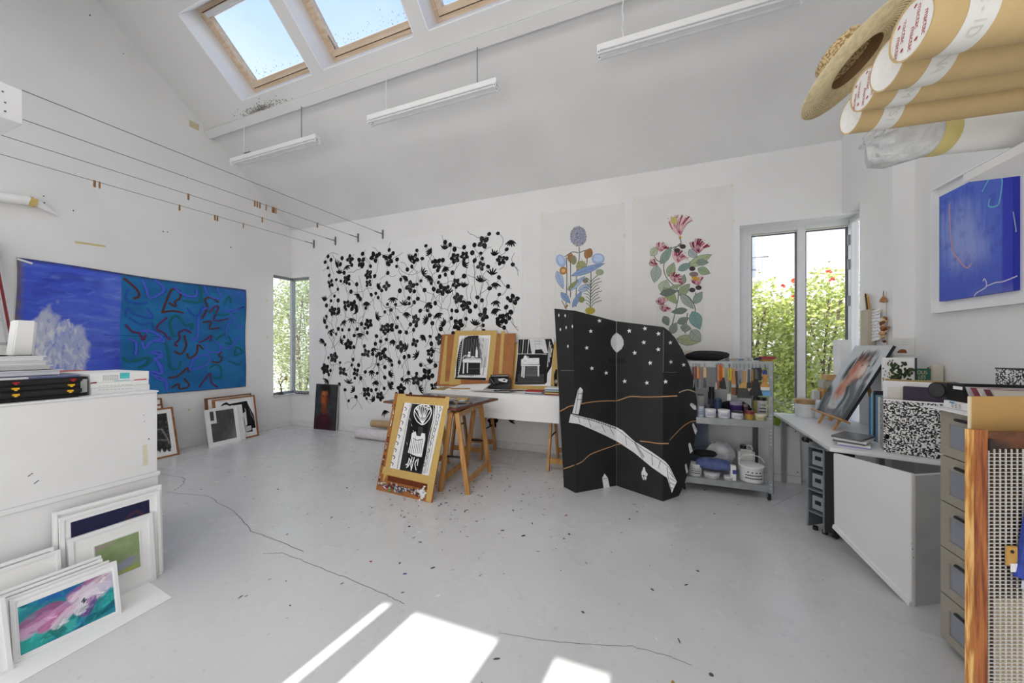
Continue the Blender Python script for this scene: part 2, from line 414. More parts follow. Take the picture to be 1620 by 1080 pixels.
M_ADDED_BLIND = mat('added_blind_fabric', '#e4e2dc', rough=.9)
for x0, x1 in ((-5.9, -1.80), (-1.75, -1.58), (-1.07, -.77), (-.516, 1.7)):  # added unseen blinds; the gaps shape the sun patches on the floor
    MB().box(x0, x1, YR - .06, YR - .05, .06, 2.84).build('added_blind', M_ADDED_BLIND, wr_)
for x in (-5.87, -4.4, -2.9, -1.68, -.92, .3, 1.67): MB().box(x - .03, x + .03, YR - .2, YR - .12, .06, 2.84).build('mullion', M_WFRAME, wr_)

# roof: two slabs with skylight openings, reveals as deep as the slab
TH = .39; K = math.sqrt(1 + SL * SL); SLEN = (YB - RIDGE_Y) * K
ROOF = FR((0, YB, ZE), (-1, 0, 0), (0, -1 / K, SL / K))    # u = -x, v = up the slope, n out of the room
if ROOF.N.z < 0: ROOF.N = -ROOF.N
SKY = [(-5.32, -3.955), (-3.785, -2.40), (-2.228, -.845), (-.673, .71)]
S0, S1 = (4.8 - 3.27) * K, (4.8 - 2.537) * K
b = MB(); xa, xb = -(XR + .4), -(XL - .3)
b.ob(ROOF, xa, xb, -.45, S0, 0, TH); b.ob(ROOF, xa, xb, S1, SLEN + .3, 0, TH)
cut = [xa] + sorted([-x for p in SKY for x in p]) + [xb]
for i in range(0, len(cut), 2): b.ob(ROOF, cut[i], cut[i + 1], S0, S1, 0, TH)
RB = FR((0, YR, roofz(YR)), (1, 0, 0), (0, 1 / K, SL / K))
if RB.N.z < 0: RB.N = -RB.N
b.ob(RB, XL - .3, XR + .4, -.45, SLEN + .3, 0, TH)
st(b, 'ceiling', M_CEIL)
M_SKYW = wood('skylight_pine', '#dcc8b0', '#c8ab8c', 'x', rough=.4); M_GASK = mat('dark_gasket', '#4a3526', rough=.6)
M_REV = mat('reveal_gloss_white', '#f2f2f4', rough=.5, var=.01)
for k, (x0, x1) in enumerate(SKY):
    w = thing('window_%d' % (k + 3), '', '', ROOF.pt(-(x0 + x1) / 2, S0, TH), kind='structure')
    u0, u1 = -x1, -x0
    m = MB(); t = .012                                    # white lining boards of the reveal
    m.ob(ROOF, u0, u0 + t, S0, S1, .001, TH - .10); m.ob(ROOF, u1 - t, u1, S0, S1, .001, TH - .10); m.ob(ROOF, u0, u1, S0, S0 + t, .001, TH - .10); m.ob(ROOF, u0, u1, S1 - t, S1, .001, TH - .10)
    m.build('reveal_lining', M_REV, w)
    for nm, a, c, n0, n1, mm in (('frame', .012, .055, TH - .10, TH - .01, M_SKYW), ('gasket', .055, .064, TH - .085, TH - .02, M_GASK), ('sash', .064, .125, TH - .115, TH - .02, M_SKYW)):
        for q in ((u0 + a, u0 + c, S0 + a, S1 - a), (u1 - c, u1 - a, S0 + a, S1 - a), (u0 + c, u1 - c, S0 + a, S0 + c), (u0 + c, u1 - c, S1 - c, S1 - a)):
            MB().ob(ROOF, *q, n0, n1).build(nm, mm, w)
    MB().ob(ROOF, u0 + .11, u1 - .11, S0 + .11, S1 - .11, TH - .05, TH - .044).build('pane', M_TGLASS, w)
    MB().ob(ROOF, u0 + .15, u1 - .15, S1 - .12, S1 - .075, TH - .16, TH - .115).build('control_bar', M_WFRAME, w)
    if k == 1: MB().tube([ROOF.pt(u1 - .13, S0 + .26, TH - .12), ROOF.pt(u1 - .16, S0 + .22, TH - .15), ROOF.pt(u1 - .16, S0 + .16, TH - .15), ROOF.pt(u1 - .135, S0 + .13, TH - .12)], .006).build('latch', M_STEELD, w)
    g = MB(); rr = random.Random(k)                       # dirt drops on the outside of the pane
    for i in range(60):
        u = rr.uniform(u0 + .14, u1 - .14); v = S0 + .14 + abs(rr.gauss(0, .06)); r = rr.uniform(.002, .006)
        g.add([ROOF.pt(u + r * math.cos(a), v + r * math.sin(a), TH - .043) for a in (0, 1.26, 2.51, 3.77, 5.03)], [(0, 1, 2, 3, 4)])
    g.build('dirt_spots', mat('dirt', '#55524e'), w, kind='stuff')
# added unseen rooflight on the closed rear slope, giving the fill light a source
w8 = thing('window_8', '', '', RB.pt(-2.1, 1.73, 0), kind='structure')
for q in ((-5.40, 1.20, 1.08, 1.13), (-5.40, 1.20, 2.33, 2.38), (-5.40, -5.35, 1.13, 2.33), (1.15, 1.20, 1.13, 2.33), (-3.2, -3.15, 1.13, 2.33), (-1.05, -1.0, 1.13, 2.33)): MB().ob(RB, *q, -.03, -.001).build('frame', M_SKYW, w8)
for q in ((-5.35, -3.2), (-3.15, -1.05), (-1.0, 1.15)): MB().ob(RB, q[0], q[1], 1.13, 2.33, -.012, -.002).build('pane', mat('added_rooflight_pane', '#e8ecee', rough=.4), w8)
# purlin along the slope, the fluorescent lamps hang from it
pv = (YB - 3.44) * K
st(MB().ob(ROOF, -XR, -XL, pv - .055, pv + .055, -.075, .02), 'trim_1', M_CEIL, .006)
def baseb(n, mb): return st(mb, n, mat('skirting_paint', '#dedede', rough=.5), .004)
baseb('baseboard_back', MB().box(XL + .02, 1.62, YB - .02, YB, 0, .10)); baseb('baseboard_left', MB().box(XL, XL + .02, YR, YB, 0, .10))
b = MB()                                                  # mould stains and tape marks are wear with a shape of their own
for i in range(420):
    u = 5.08 + R.gauss(0, .20); v = pv + .06 + abs(R.gauss(0, .035)); r = R.uniform(.002, .007)
    b.add([ROOF.pt(u + r * 1.8 * math.cos(a), v + r * math.sin(a), -.001) for a in (0, 1.05, 2.1, 3.14, 4.2, 5.2)], [(0, 1, 2, 3, 4, 5)])
o = b.build('mould_stain', mat('mould', '#8f8d88', rough=.9), bpy.data.objects['ceiling'], kind='stuff')

# corner window beside the blue canvas
w1 = thing('window_1', '', '', (XL, YB, .6), kind='structure')
def wbar(w, *q, nm='frame', m=None): return MB().box(*q).build(nm, m or M_ALU, w, bevel=.003)
xo, yo = XL - .07, YB + .07
wbar(w1, xo - .04, xo + .03, yo - .03, yo + .04, .60, 2.82, nm='corner_post')
for z0, z1 in ((.60, .645), (2.775, 2.82)): wbar(w1, xo - .03, xo + .02, 4.442, yo - .03, z0, z1); wbar(w1, xo + .03, -5.896, yo - .02, yo + .03, z0, z1)
wbar(w1, xo - .03, xo + .02, 4.442, 4.475, .645, 2.775); wbar(w1, -5.93, -5.896, yo - .02, yo + .03, .645, 2.775)
MB().box(xo - .006, xo, 4.475, yo - .03, .645, 2.775).build('pane', M_GLASS, w1); MB().box(xo + .03, -5.93, yo, yo + .006, .645, 2.775).build('pane', glass('misted_glass', (.93, .95, .95)), w1)
st(MB().box(XL - .06, XL + .035, 4.43, YB + .06, .588, .602).box(XL + .035, -5.88, YB - .035, YB + .06, .588, .602), 'trim_2', M_WFRAME, .002)
# tall corner window behind the desk
w2 = thing('window_2', '', '', (1.6, YB + .2, .6), kind='structure')
yw = YB + .16; fx0, fx1, fm, zt = 1.165, 2.145, 1.69, 2.895
for q in ((fx0, fx0 + .035, .60, zt), (fm - .04, fm + .04, .60, zt), (fx1 - .03, fx1, .60, zt)): wbar(w2, q[0], q[1], yw, yw + .07, q[2], q[3], m=M_WFRAME)
for z0, z1 in ((.60, .66), (zt - .045, zt)): wbar(w2, fx0 + .035, fm - .04, yw, yw + .07, z0, z1, m=M_WFRAME); wbar(w2, fm + .04, fx1 - .03, yw, yw + .07, z0, z1, m=M_WFRAME)
for a, c in ((fx0 + .035, fm - .04), (fm + .04, fx1 - .03)):
    MB().box(a, c, yw + .03, yw + .036, .66, zt - .06).build('pane', M_GLASS, w2)
    for q in ((a, a + .012, .66, zt - .06), (c - .012, c, .66, zt - .06), (a, c, .66, .672), (a, c, zt - .072, zt - .06)): MB().box(q[0], q[1], yw + .015, yw + .045, q[2], q[3]).build('seal', mat('seal_grey', '#5f5a60'), w2)
for z0, z1 in ((.60, .66), (2.86, 2.92)): wbar(w2, XP + .13, XP + .18, 4.467, yw, z0, z1, m=M_WFRAME)
wbar(w2, XP + .13, XP + .18, 4.467, 4.52, .66, 2.86, m=M_WFRAME); wbar(w2, XP + .12, XP + .19, yw - .06, yw, .66, 2.86, m=M_WFRAME)
MB().box(XP + .15, XP + .156, 4.52, yw - .06, .66, 2.86).build('pane', M_GLASS, w2)
for z in (1.95, 2.35, 2.62): MB().cyl((XP + .115, yw - .03, z), (XP + .115, yw - .03, z + .11), .014).build('hinge', M_ALU, w2, smooth=True)
st(MB().box(1.05, 1.165, yw, yw + .07, .6, 2.92).box(1.165, 2.15, yw, yw + .07, zt, 2.93), 'trim_3', M_WFRAME)

# wear of the painted floor: cracks and paint drops
fl = FR((0, 0, 0), (1, 0, 0), (0, 1, 0))
pr = Print(fl, lambda x, y: (x, y), n0=.0004)
def jag(pts, k=6, amp=2.2):
    out = []
    for (x0, y0), (x1, y1) in zip(pts, pts[1:]):
        for i in range(k): t = i / k; out.append((x0 + (x1 - x0) * t + R.uniform(-amp, amp), y0 + (y1 - y0) * t + R.uniform(-amp * .4, amp * .4)))
    return out + [pts[-1]]
for pts, wd in (([(252, 748), (292, 757), (290, 766), (276, 775)], .006), ([(262, 778), (330, 785), (375, 812), (398, 840), (442, 856), (480, 872)], .005), ([(415, 876), (448, 874), (500, 895), (545, 912), (610, 940), (640, 955)], .004),
                ([(790, 1000), (850, 1012), (920, 1018), (1000, 1022), (1060, 1038), (1095, 1052)], .0025), ([(1222, 800), (1275, 775)], .003)):
    pr.line(jag(pts), wd, '#6e6b68')
pr.build('crack', floor)
spots = [('#55585c', 260), ('#2c3e86', 34), ('#9c3038', 12), ('#a58a3c', 12), ('#2e2e30', 80), ('#e9e9e9', 60)]
pr = Print(fl, None, n0=.0007, dn=.000001)
for c, n in spots:
    for i in range(n):
        if R.random() < .7: x = R.gauss(-1.8, .8); y = R.gauss(3.2, .6)
        else: x = R.uniform(-5.5, 1.2); y = R.uniform(1.2, 4.6)
        if not (XL + .2 < x < 1.2 and 1.0 < y < 4.7): continue
        r = R.uniform(.003, .012); k = R.uniform(.3, 1); ro = R.uniform(0, 3)
        pr.ell((x, y), r * R.uniform(1, 1.8), r * k, c, rot=ro, n=7)
o = pr.build('paint_drops', floor); o['kind'] = 'stuff'
pr = Print(FR((XL, 0, 0), (0, 1, 0), (0, 0, 1)), lambda x, y: (x, y), n0=.0008)   # masking tape left on the left wall, holes
pr.fill([(118, 381), (167, 388), (167, 391), (119, 384.5)], '#d2c294'); pr.fill([(299, 189), (315, 197), (314.5, 207), (299.5, 200)], '#cfc6a4')
for x, y, r in ((69, 310, 1.2), (70, 321, 1.6), (116, 333, 1.3), (265, 367, 1), (195, 85, 1), (142, 24, 1.4), (365, 391, 1.1), (258, 366, 1.2)): pr.ell((x, y), r, r, '#4b4b4d', n=6)
pr.ell((468, 422), 4, 5, '#d6d2c2', n=10); pr.ell((422, 475), 1.5, 3, '#d9d3ae', n=7); pr.ell((423, 533), 1.5, 2.5, '#d9d3ae', n=7); pr.ell((299, 648), 2, 2, '#cfc49a', n=7)
pr.build('tape_marks', bpy.data.objects['wall_left'])

# ------------------------------------------------------------------ left wall: blue canvas, roll, wires, ladder
fw = FR((XL, 0, 0), (0, 1, 0), (0, 0, 1))                 # left wall plane, u = y, v = z, n into the room
if fw.N.x < 0: fw.N = -fw.N
t = thing('wall_canvas', 'large unstretched canvas, plain blue left, teal with zigzag strokes right, on left wall', 'painting', (XL, 2.8, .83))
u0, v0, cw, ch = 1.635, .832, 2.325, 1.62
rs = Raster(300, 200, '#4a62dc', cw, ch)
rs.blend((rs.noise(7, 9, 4) - .40) * 1.6, '#5f78e0'); rs.blend((rs.noise(5, 24, 3) - .55) * 2.2, '#7f9be8'); rs.blend((rs.noise(9, 12, 3) - .6) * 2.4, '#2b36a8')
rs.blob(.6, .35, .12, .1, '#5c8fe0', .5, .9)
for i in range(140):
    u, v = rs.rng.uniform(.02, .34), rs.rng.uniform(.03, .97); an = rs.rng.uniform(-.5, .9); l = rs.rng.uniform(.015, .05); rs.stroke([(u, v), (u + l * math.cos(an), v + l * math.sin(an))], rs.rng.uniform(.015, .04), ['#6f88ea', '#3546c0', '#5878e6', '#8aa6ee'][i % 4], .35, .6, .5)
q = (rs.U > .345) * 1.
teal = np.array(C('#2573b4')); n1 = rs.noise(10, 8, 3)[..., None]
rs.im = rs.im * (1 - q[..., None]) + q[..., None] * (teal * (.72 + .55 * n1))
rs.blend(q * (rs.noise(14, 10, 3) - .5) * 1.6, '#2a86b6'); rs.blend(q * np.clip((rs.V - .80) * 3, 0, 1) * np.clip((rs.U - .82) * 7, 0, 1) * .9, '#4b63d6')
nt_ = rs.noise(26, 8, 4)
for (a, c, ru, rv) in ((.10, .40, .085, .30), (.16, .34, .075, .26), (.075, .53, .05, .12), (.145, .2, .05, .13)): rs.blob(a, c, ru, rv, '#c9cfe6', .85, .3, rot=-.2, ntex=nt_)
rs.blob(.135, .36, .07, .22, '#8c9fe0', .4, .3, rot=-.2, ntex=rs.noise(30, 9, 4))
for i in range(170):
    a_ = rs.rng.uniform(0, 6.28); q_ = rs.rng.random() ** .5; u, v = .125 + .085 * q_ * math.cos(a_), .38 + .26 * q_ * math.sin(a_); an = 1.9 - a_ * .1 + rs.rng.uniform(-.6, .6); l = rs.rng.uniform(.02, .06); rs.stroke([(u, v), (u + l * .5 * math.cos(an), v - l * math.sin(an))], rs.rng.uniform(.01, .03), ['#e4e6f0', '#d2d6ea', '#b4bde6', '#f0f0f4', '#7488dc'][i % 5], .8, .4, .6)
edge = np.minimum.reduce([rs.U * cw * 1.3, (1 - rs.V) * ch, (rs.V) * ch * 3, (1 - rs.U) * cw * 2.2]); rs.blend(np.clip(1 - edge / .045, 0, 1) * (.4 + .8 * rs.noise(40, 30, 2)), '#3a3038')
rs.blend(np.clip(1 - rs.U * cw / .06, 0, 1) * (.3 + .7 * rs.noise(10, 30, 2)), '#8b7a74')
def warp(a, c, u, v, n):
    return u + .008 * math.sin(9 * c), v + .012 * math.sin(7 * a + 1) * (c > .5) + .010 * math.sin(5 * a) * (c < .5), n + .006 + .004 * math.sin(11 * a) * math.sin(6 * c)
rs.build('painted_face', fw, t, u0, v0, .006, warp=warp)
MB().ob(fw, u0 + .01, u0 + cw - .01, v0 + .01, v0 + ch - .015, .001, .005).build('canvas_back', mat('raw_canvas', '#8f877b', bump=.2), t)
pr = Print(fw, None, n0=.019, dn=.00002)
Sx = lambda pts, c, w: pr.curve([fw.px(c(*p)) for p in pts], w, pr_c, k=3)
BR, RD, GR, VI, DB = '#5a3630', '#603058', '#1d6a6e', '#4f62d8', '#2c56b0'
STK = [(cC, BR, [(75, 345), (105, 265), (125, 232), (160, 242), (160, 275), (138, 290), (138, 315), (108, 295)], .024), (cC, BR, [(75, 342), (130, 335), (178, 345)], .024),
 (cC, BR, [(265, 372), (290, 320), (280, 280), (310, 272), (345, 295)], .024), (cC, RD, [(300, 345), (318, 320), (345, 315), (322, 380), (390, 372)], .022), (cC, BR, [(270, 390), (310, 385), (300, 420), (350, 415)], .022),
 (cC, RD, [(100, 365), (48, 415), (85, 440), (105, 465), (120, 468)], .022), (cC, RD, [(215, 440), (185, 425), (155, 440), (160, 465), (135, 495), (150, 500)], .024), (cC, BR, [(180, 450), (190, 500), (165, 540), (135, 525)], .024),
 (cC, BR, [(195, 535), (205, 560), (240, 535), (245, 495), (272, 518)], .024), (cC, BR, [(310, 572), (345, 580), (362, 558), (345, 545), (360, 528)], .02), (cC, BR, [(105, 652), (150, 645), (195, 605), (200, 625)], .022), (cC, BR, [(120, 700), (155, 680), (158, 705), (205, 690), (180, 655)], .022),
 (cC, RD, [(250, 698), (285, 650), (305, 630), (310, 675), (340, 695)], .022), (cC, RD, [(250, 485), (285, 470), (310, 450), (305, 480)], .02), (cC, GR, [(175, 285), (240, 295), (262, 280), (258, 215)], .024), (cC, GR, [(130, 455), (112, 400), (125, 365), (155, 360), (185, 405), (220, 395), (215, 425)], .024),
 (cC, GR, [(95, 485), (110, 560), (115, 605), (150, 610), (165, 570)], .022), (cC, GR, [(370, 305), (395, 265), (402, 300)], .02), (cC, GR, [(320, 330), (345, 355), (420, 345)], .022), (cC, GR, [(330, 470), (380, 445), (405, 490), (375, 485)], .022), (cC, GR, [(420, 550), (430, 505), (460, 530), (425, 545)], .02),
 (cC, GR, [(300, 605), (330, 590), (355, 605), (355, 650), (320, 650)], .022), (cC, GR, [(390, 570), (440, 590), (455, 570)], .02), (cC, VI, [(275, 215), (300, 265), (355, 275), (335, 225)], .022), (cC, VI, [(130, 220), (180, 260), (235, 265), (240, 235)], .024), (cC, VI, [(0, 440), (20, 430), (80, 465), (80, 480), (20, 480), (0, 515)], .024),
 (cC, VI, [(10, 620), (60, 660), (95, 665), (100, 705)], .022), (cC, VI, [(205, 615), (230, 560), (295, 545), (290, 590), (215, 615)], .022), (cC, VI, [(215, 470), (245, 460), (250, 350), (290, 320)], .022), (cC, VI, [(370, 335), (420, 330), (465, 315), (400, 350), (430, 375)], .018), (cC, VI, [(385, 455), (380, 420), (410, 375), (430, 415), (465, 405)], .018),
 (cC, VI, [(325, 475), (385, 515), (440, 455)], .02), (cC, VI, [(285, 490), (290, 525), (350, 530), (350, 505)], .018), (cC, VI, [(10, 340), (30, 370)], .022), (cC, VI, [(15, 530), (65, 525), (75, 555), (35, 560), (70, 590), (75, 630), (35, 620)], .022), (cC, DB, [(195, 320), (215, 345), (245, 360), (270, 310)], .02),
 (cA, BR, [(698, 215), (770, 275), (788, 318), (755, 332)], .026), (cA, DB, [(725, 280), (712, 340), (790, 360), (835, 352)], .022), (cA, VI, [(805, 225), (830, 280), (850, 330), (920, 295), (925, 265), (875, 225)], .026), (cA, DB, [(710, 430), (720, 385), (760, 420), (865, 445), (835, 385)], .022),
 (cA, RD, [(710, 480), (750, 520), (790, 530), (810, 568), (828, 535)], .024), (cA, VI, [(790, 520), (850, 515), (920, 555), (860, 575), (820, 615), (805, 580)], .026), (cA, VI, [(720, 560), (770, 580), (768, 650)], .024), (cA, GR, [(700, 665), (735, 690), (845, 665), (830, 705), (780, 725)], .026),
 (cA, VI, [(855, 640), (915, 655), (885, 675), (920, 760), (860, 745)], .024), (cA, VI, [(850, 760), (930, 790), (945, 855)], .024), (cA, DB, [(730, 440), (800, 480), (860, 470), (865, 505)], .02)]
for cr, c, pts, wd in STK: pr.curve([fw.px(cr(*p)) for p in pts], wd, c, k=3)
pr.build('zigzag_strokes', t)
pn = fw.px((26, 411)); MB().cyl(fw.pt(pn[0], pn[1] + .01, .015), fw.pt(pn[0] + .1, pn[1] - .02, .02), .012, n=8).build('clamp', M_WHITE, t)

t = thing('paper_roll', 'white paper roll with masking tape fixed high on the left wall', 'paper roll', (XL + .05, 1.3, 2.85))
a = fw.px((-40, 308)); b_ = fw.px((52, 320)); c_ = fw.px((92, 342))
MB().cyl(fw.pt(*a, .05), fw.pt(*b_, .05), .05, .045, n=20).cyl(fw.pt(*b_, .05), fw.pt(*c_, .02), .045, .004, n=20).build('paper', M_PAPER, t, smooth=True)
b1 = fw.px((42, 318)); MB().cyl(fw.pt(*b1, .05), fw.pt(b1[0] + .05, b1[1] - .012, .05), .0505, .0495, n=20, cap=False).build('tape_band', M_TAPE, t, smooth=True)

t = thing('timber_block', 'white painted timber beam end at upper left, wires fastened to it', 'beam', (-4.4, 0, 3.09))
MB().box(-4.62, -4.17, YR, 1.105, 3.09, 3.335).build('beam', M_WHITE, t, bevel=.004)
g = MB()
for y, z in ((1.02, 3.27), (1.03, 3.2), (1.03, 3.14)): g.cyl((-4.172, y, z), (-4.166, y, z), .005, n=8)
g.build('screw_heads', M_STEELD, t, kind='stuff')
wx_ = [-5.766, -5.236, -4.708, -4.169]; WZ = 3.41; WZ0 = 3.335
nmw = ['lowest', 'second lowest', 'second highest', 'highest']
def wirez(y): return WZ0 + (WZ - WZ0) * (y - 1.1) / (4.76 - 1.1)
M_HOOK = mat('hook_steel', '#7a7c80', rough=.35, metal=.7)
for i, x in enumerate(wx_):
    t = thing('drying_wire', 'thin steel drying wire, %s in the picture of four below the roof' % nmw[i], 'wire', (x, 4.78, WZ), group='drying wires')
    y0 = 1.1 if i == 3 else (YR + .01)
    MB().cyl((x, y0, wirez(y0)), (x, 4.74, WZ), .0027, n=6).build('wire', M_WIRE, t)
    h = MB().box(x - .014, x + .014, 4.788, 4.799, WZ - .075, WZ + .075).tube([(x, 4.79, WZ), (x, 4.765, WZ), (x, 4.745, WZ + .012), (x, 4.73, WZ)], .007)
    h.build('wall_bracket', M_HOOK, t); MB().cyl((x, 4.60, wirez(4.6)), (x, 4.74, WZ), .007, n=6).build('turnbuckle', M_STEELD, t)
PIN = [(0, [149.5, 157.5, 284, 340, 344, 385]), (1, [298, 415]), (2, [403, 407, 411, 421, 431, 433.5, 436.5, 502])]
M_PIN = wood('clothespin_wood', '#b08040', '#8a5c28', 'z')
def make_pin():
    t = thing('clothespin', 'clothespin', 'clothespin', group='clothespins on the drying wires')
    for s in (-1, 1): MB().hexa([(-.006, s * .004, -.062), (.006, s * .004, -.062), (.006, s * .013, -.062), (-.006, s * .013, -.062), (-.006, s * .001, .012), (.006, s * .001, .012), (.006, s * .010, .012), (-.006, s * .010, .012)]).build('jaw', M_PIN, t)
    MB().cyl((-.008, 0, -.022), (.008, 0, -.022), .006, n=8).build('spring', M_STEELD, t); return t
pin0 = None
for wi, xs in PIN:
    for k, px in enumerate(xs):
        r = ray(px, 300); tt = wx_[wi] / r.x; y = r.y * tt; loc = (wx_[wi], y, wirez(y) - .004)
        lb = 'small wooden clothespin, %s from the left on the %s drying wire' % (ORD[k], nmw[wi]); rz = R.uniform(.6, 1.5)
        if pin0 is None: pin0 = make_pin(); pin0.location = loc; pin0.rotation_euler = (0, 0, rz); pin0['label'] = lb
        else: dup(pin0, loc, lb, rotz=rz)

t = thing('ladder', 'aluminium ladder with dark red rails leaning on the left wall', 'ladder', (-5.6, 1.2, 0))
M_RED = mat('dark_red_paint', '#7c1f1f', rough=.45); M_LALU = mat('ladder_aluminium', '#c4c6c8', rough=.4, metal=.3)
la = P(-6, 425, X=-6.2); lb_ = P(19, 556, X=-5.85); d = (lb_ - la).normalized(); 
for k, off in ((0, 0.), (1, -.17)):
    a = la + Vector((0, off, 0)) - d * .3; bb = la + Vector((0, off, 0)) + d * ((0 - la.z) / d.z)
    MB().bar(a, bb, .035, .07, (1, 0, 0)).build('rail', M_LALU, t); MB().bar(a + Vector((.02, .0, 0)), bb + Vector((.02, .0, 0)), .02, .035, (1, 0, 0)).build('rail_insert', M_RED, t)
for i in range(9):
    p = la + d * (.05 + i * .26); MB().bar(p, p + Vector((0, -.17, 0)), .03, .03).build('rung', M_LALU, t)
for i in (3,): p = la + d * (.05 + i * .26) + Vector((.03, .0, 0)); MB().bar(p - d * .02, p + d * .02, .05, .05).build('clip', M_BLACK, t)

# ------------------------------------------------------------------ leaning frames
def lean_frame(name, label, cat, bl, br, h, lean, fwid, fdep, fmat, group=None, matw=0., mat_m=None, back=None):
    """bl, br floor corners seen from the front; returns thing and inner picture frame of reference"""
    bl, br = Vector(bl), Vector(br); U = (br - bl); w = U.length; n = Vector((U.y, -U.x, 0)).normalized()   # front normal (towards viewer)
    V = Vector((0, 0, math.cos(lean))) - n * math.sin(lean)
    fr = FR(bl, U, V)
    if fr.N.dot(n) < 0: fr.N = -fr.N
    base = (bl + br) / 2; t = thing(name, label, cat, (base.x, base.y, base.z), group=group)
    lift = fdep * math.sin(lean); fr.O = fr.O + Vector((0, 0, .001))
    if fwid:
        for q in ((0, w, 0, fwid), (0, w, h - fwid, h), (0, fwid, fwid, h - fwid), (w - fwid, w, fwid, h - fwid)):
            MB().ob(fr, *q, -fdep, 0).build('frame_bar', fmat, t)
        MB().ob(fr, fwid, w - fwid, fwid, h - fwid, -fdep * .7, -.008).build('mat_board', mat_m or M_PAPER, t)
    else:
        MB().ob(fr, 0, w, 0, h, -fdep, 0).build('board', fmat, t)
    fi = FR(fr.pt(0, 0, -.008 if fwid else 0), fr.U, fr.V); fi.N = fr.N
    return t, fr, fi, w
M_OAK = wood('oak_moulding', '#a8703f', '#7f5029', 'y'); M_WFR = mat('white_picture_frame', '#ececec', rough=.4, var=.015)
M_DOAK = wood('dark_oak_moulding', '#8a5a33', '#6b4122', 'z')
def raster_picture(t, fi, u0, u1, v0, v1, base, fn, nx=90, ny=90, name='picture'):
    rs = Raster(nx, ny, base, u1 - u0, v1 - v0); fn(rs); return rs.build(name, fi, t, u0, v0, .0012)
def charcoal(rs):
    rs.blend((rs.noise(40, 14, 4) - .35) * 1.6, '#141414'); rs.blend((rs.noise(14, 30, 3) - .6) * 2, '#8a8a8a')
    rs.stroke([(.0, .55), (.3, .62), (.75, .6), (.9, .35), (.95, .2)], .03, '#b9b9b9', .5, .8); rs.stroke([(.1, .3), (.5, .35), (.9, .3)], .03, '#a0a0a0', .4, .8)
    rs.blend(np.clip((rs.noise(12, 4, 3) - .30 - rs.V * 4) * 8, 0, 1), '#efefef')
# leaning against the left wall by the white chest
f1, fr, fi, w = lean_frame('framed_print', 'oak framed charcoal drawing partly behind the white chest', 'picture', (-6.06, 2.50, 0), (-6.05, 2.918, 0), .675, .26, .022, .03, M_OAK, 'framed works on the floor')
raster_picture(f1, fi, .05, w - .075, .07, .60, '#3a3a3a', charcoal, 80, 110)
f2, fr, fi, w = lean_frame('framed_print', 'oak framed picture in the middle of the stack behind the white chest', 'picture', (-6.12, 2.46, 0), (-6.118, 2.83, 0), .72, .21, .018, .025, M_DOAK, 'framed works on the floor')
f3, fr, fi, w = lean_frame('framed_print', 'oak framed picture at the very back of the stack behind the white chest', 'picture', (-6.20, 2.46, 0), (-6.20, 2.84, 0), .79, .135, .018, .025, M_DOAK, 'framed works on the floor')
# second group under the blue canvas
g1, fr, fi, w = lean_frame('framed_print', 'white framed grey print in front of the oak frames', 'picture', (-5.995, 3.247, 0), (-5.99, 3.68, 0), .565, .20, .022, .03, M_WFR, 'framed works on the floor')
def greyp(rs):
    rs.blend((rs.noise(6, 5, 4) - .4) * 1.2, '#6d6d6d'); rs.blend(np.clip((.35 - rs.V + (rs.U - .5) * .5) * 1.2, 0, 1) * np.clip((rs.U - .4) * 2, 0, 1) * .7, '#b0b0b0')
    rs.blend(((rs.U < .24) & (rs.V > .60)) * 1., '#ececec'); rs.blend(((rs.U < .15) & (rs.V > .70)) * 1., '#4a4a4a')
raster_picture(g1, fi, .055, w - .055, .07, .53, '#4f4f4f', greyp)
g2, fr, fi, w = lean_frame('framed_print', 'narrow white frame just behind the grey print', 'picture', (-6.035, 3.36, 0), (-6.03, 3.77, 0), .57, .185, .022, .03, M_WFR, 'framed works on the floor')
g3, fr, fi, w = lean_frame('framed_print', 'oak framed black and white print with a dark hooded figure', 'picture', (-6.085, 3.40, 0), (-6.08, 4.01, 0), .69, .165, .024, .035, M_OAK, 'framed works on the floor')
pr = Print(fi, cK, n0=.0012)
pr.line([(712, 240), (1065, 205), (1125, 570), (1000, 590)], .004, '#9a9a9a'); pr.fill([(735, 290), (755, 262), (795, 242), (830, 262), (1015, 228), (1030, 270), (1090, 380), (1110, 515), (1075, 520), (1080, 555), (1005, 565), (960, 330), (860, 275), (830, 285), (800, 270), (770, 275)], '#202020')
pr.fill([(990, 300), (1005, 330), (1020, 480), (1000, 510), (985, 420), (970, 370), (1000, 340)], '#e8e8e8'); pr.fill([(1000, 505), (1060, 490), (1065, 540), (1005, 560)], '#dadada')
for i in range(8): pr.line([(1035 + i * 6, 300 + i * 12), (1060 + i * 5, 380 + i * 9)], .002, '#8c8c8c')
for i in range(5): pr.line([(1005, 515 + i * 9), (1058, 500 + i * 9)], .002, '#333333')
pr.build('print', g3)
g4, fr, fi, w = lean_frame('framed_print', 'thick oak framed canvas at the back of the group under the blue canvas', 'picture', (-6.155, 3.33, 0), (-6.15, 3.98, 0), .715, .115, .02, .05, M_DOAK, 'framed works on the floor')

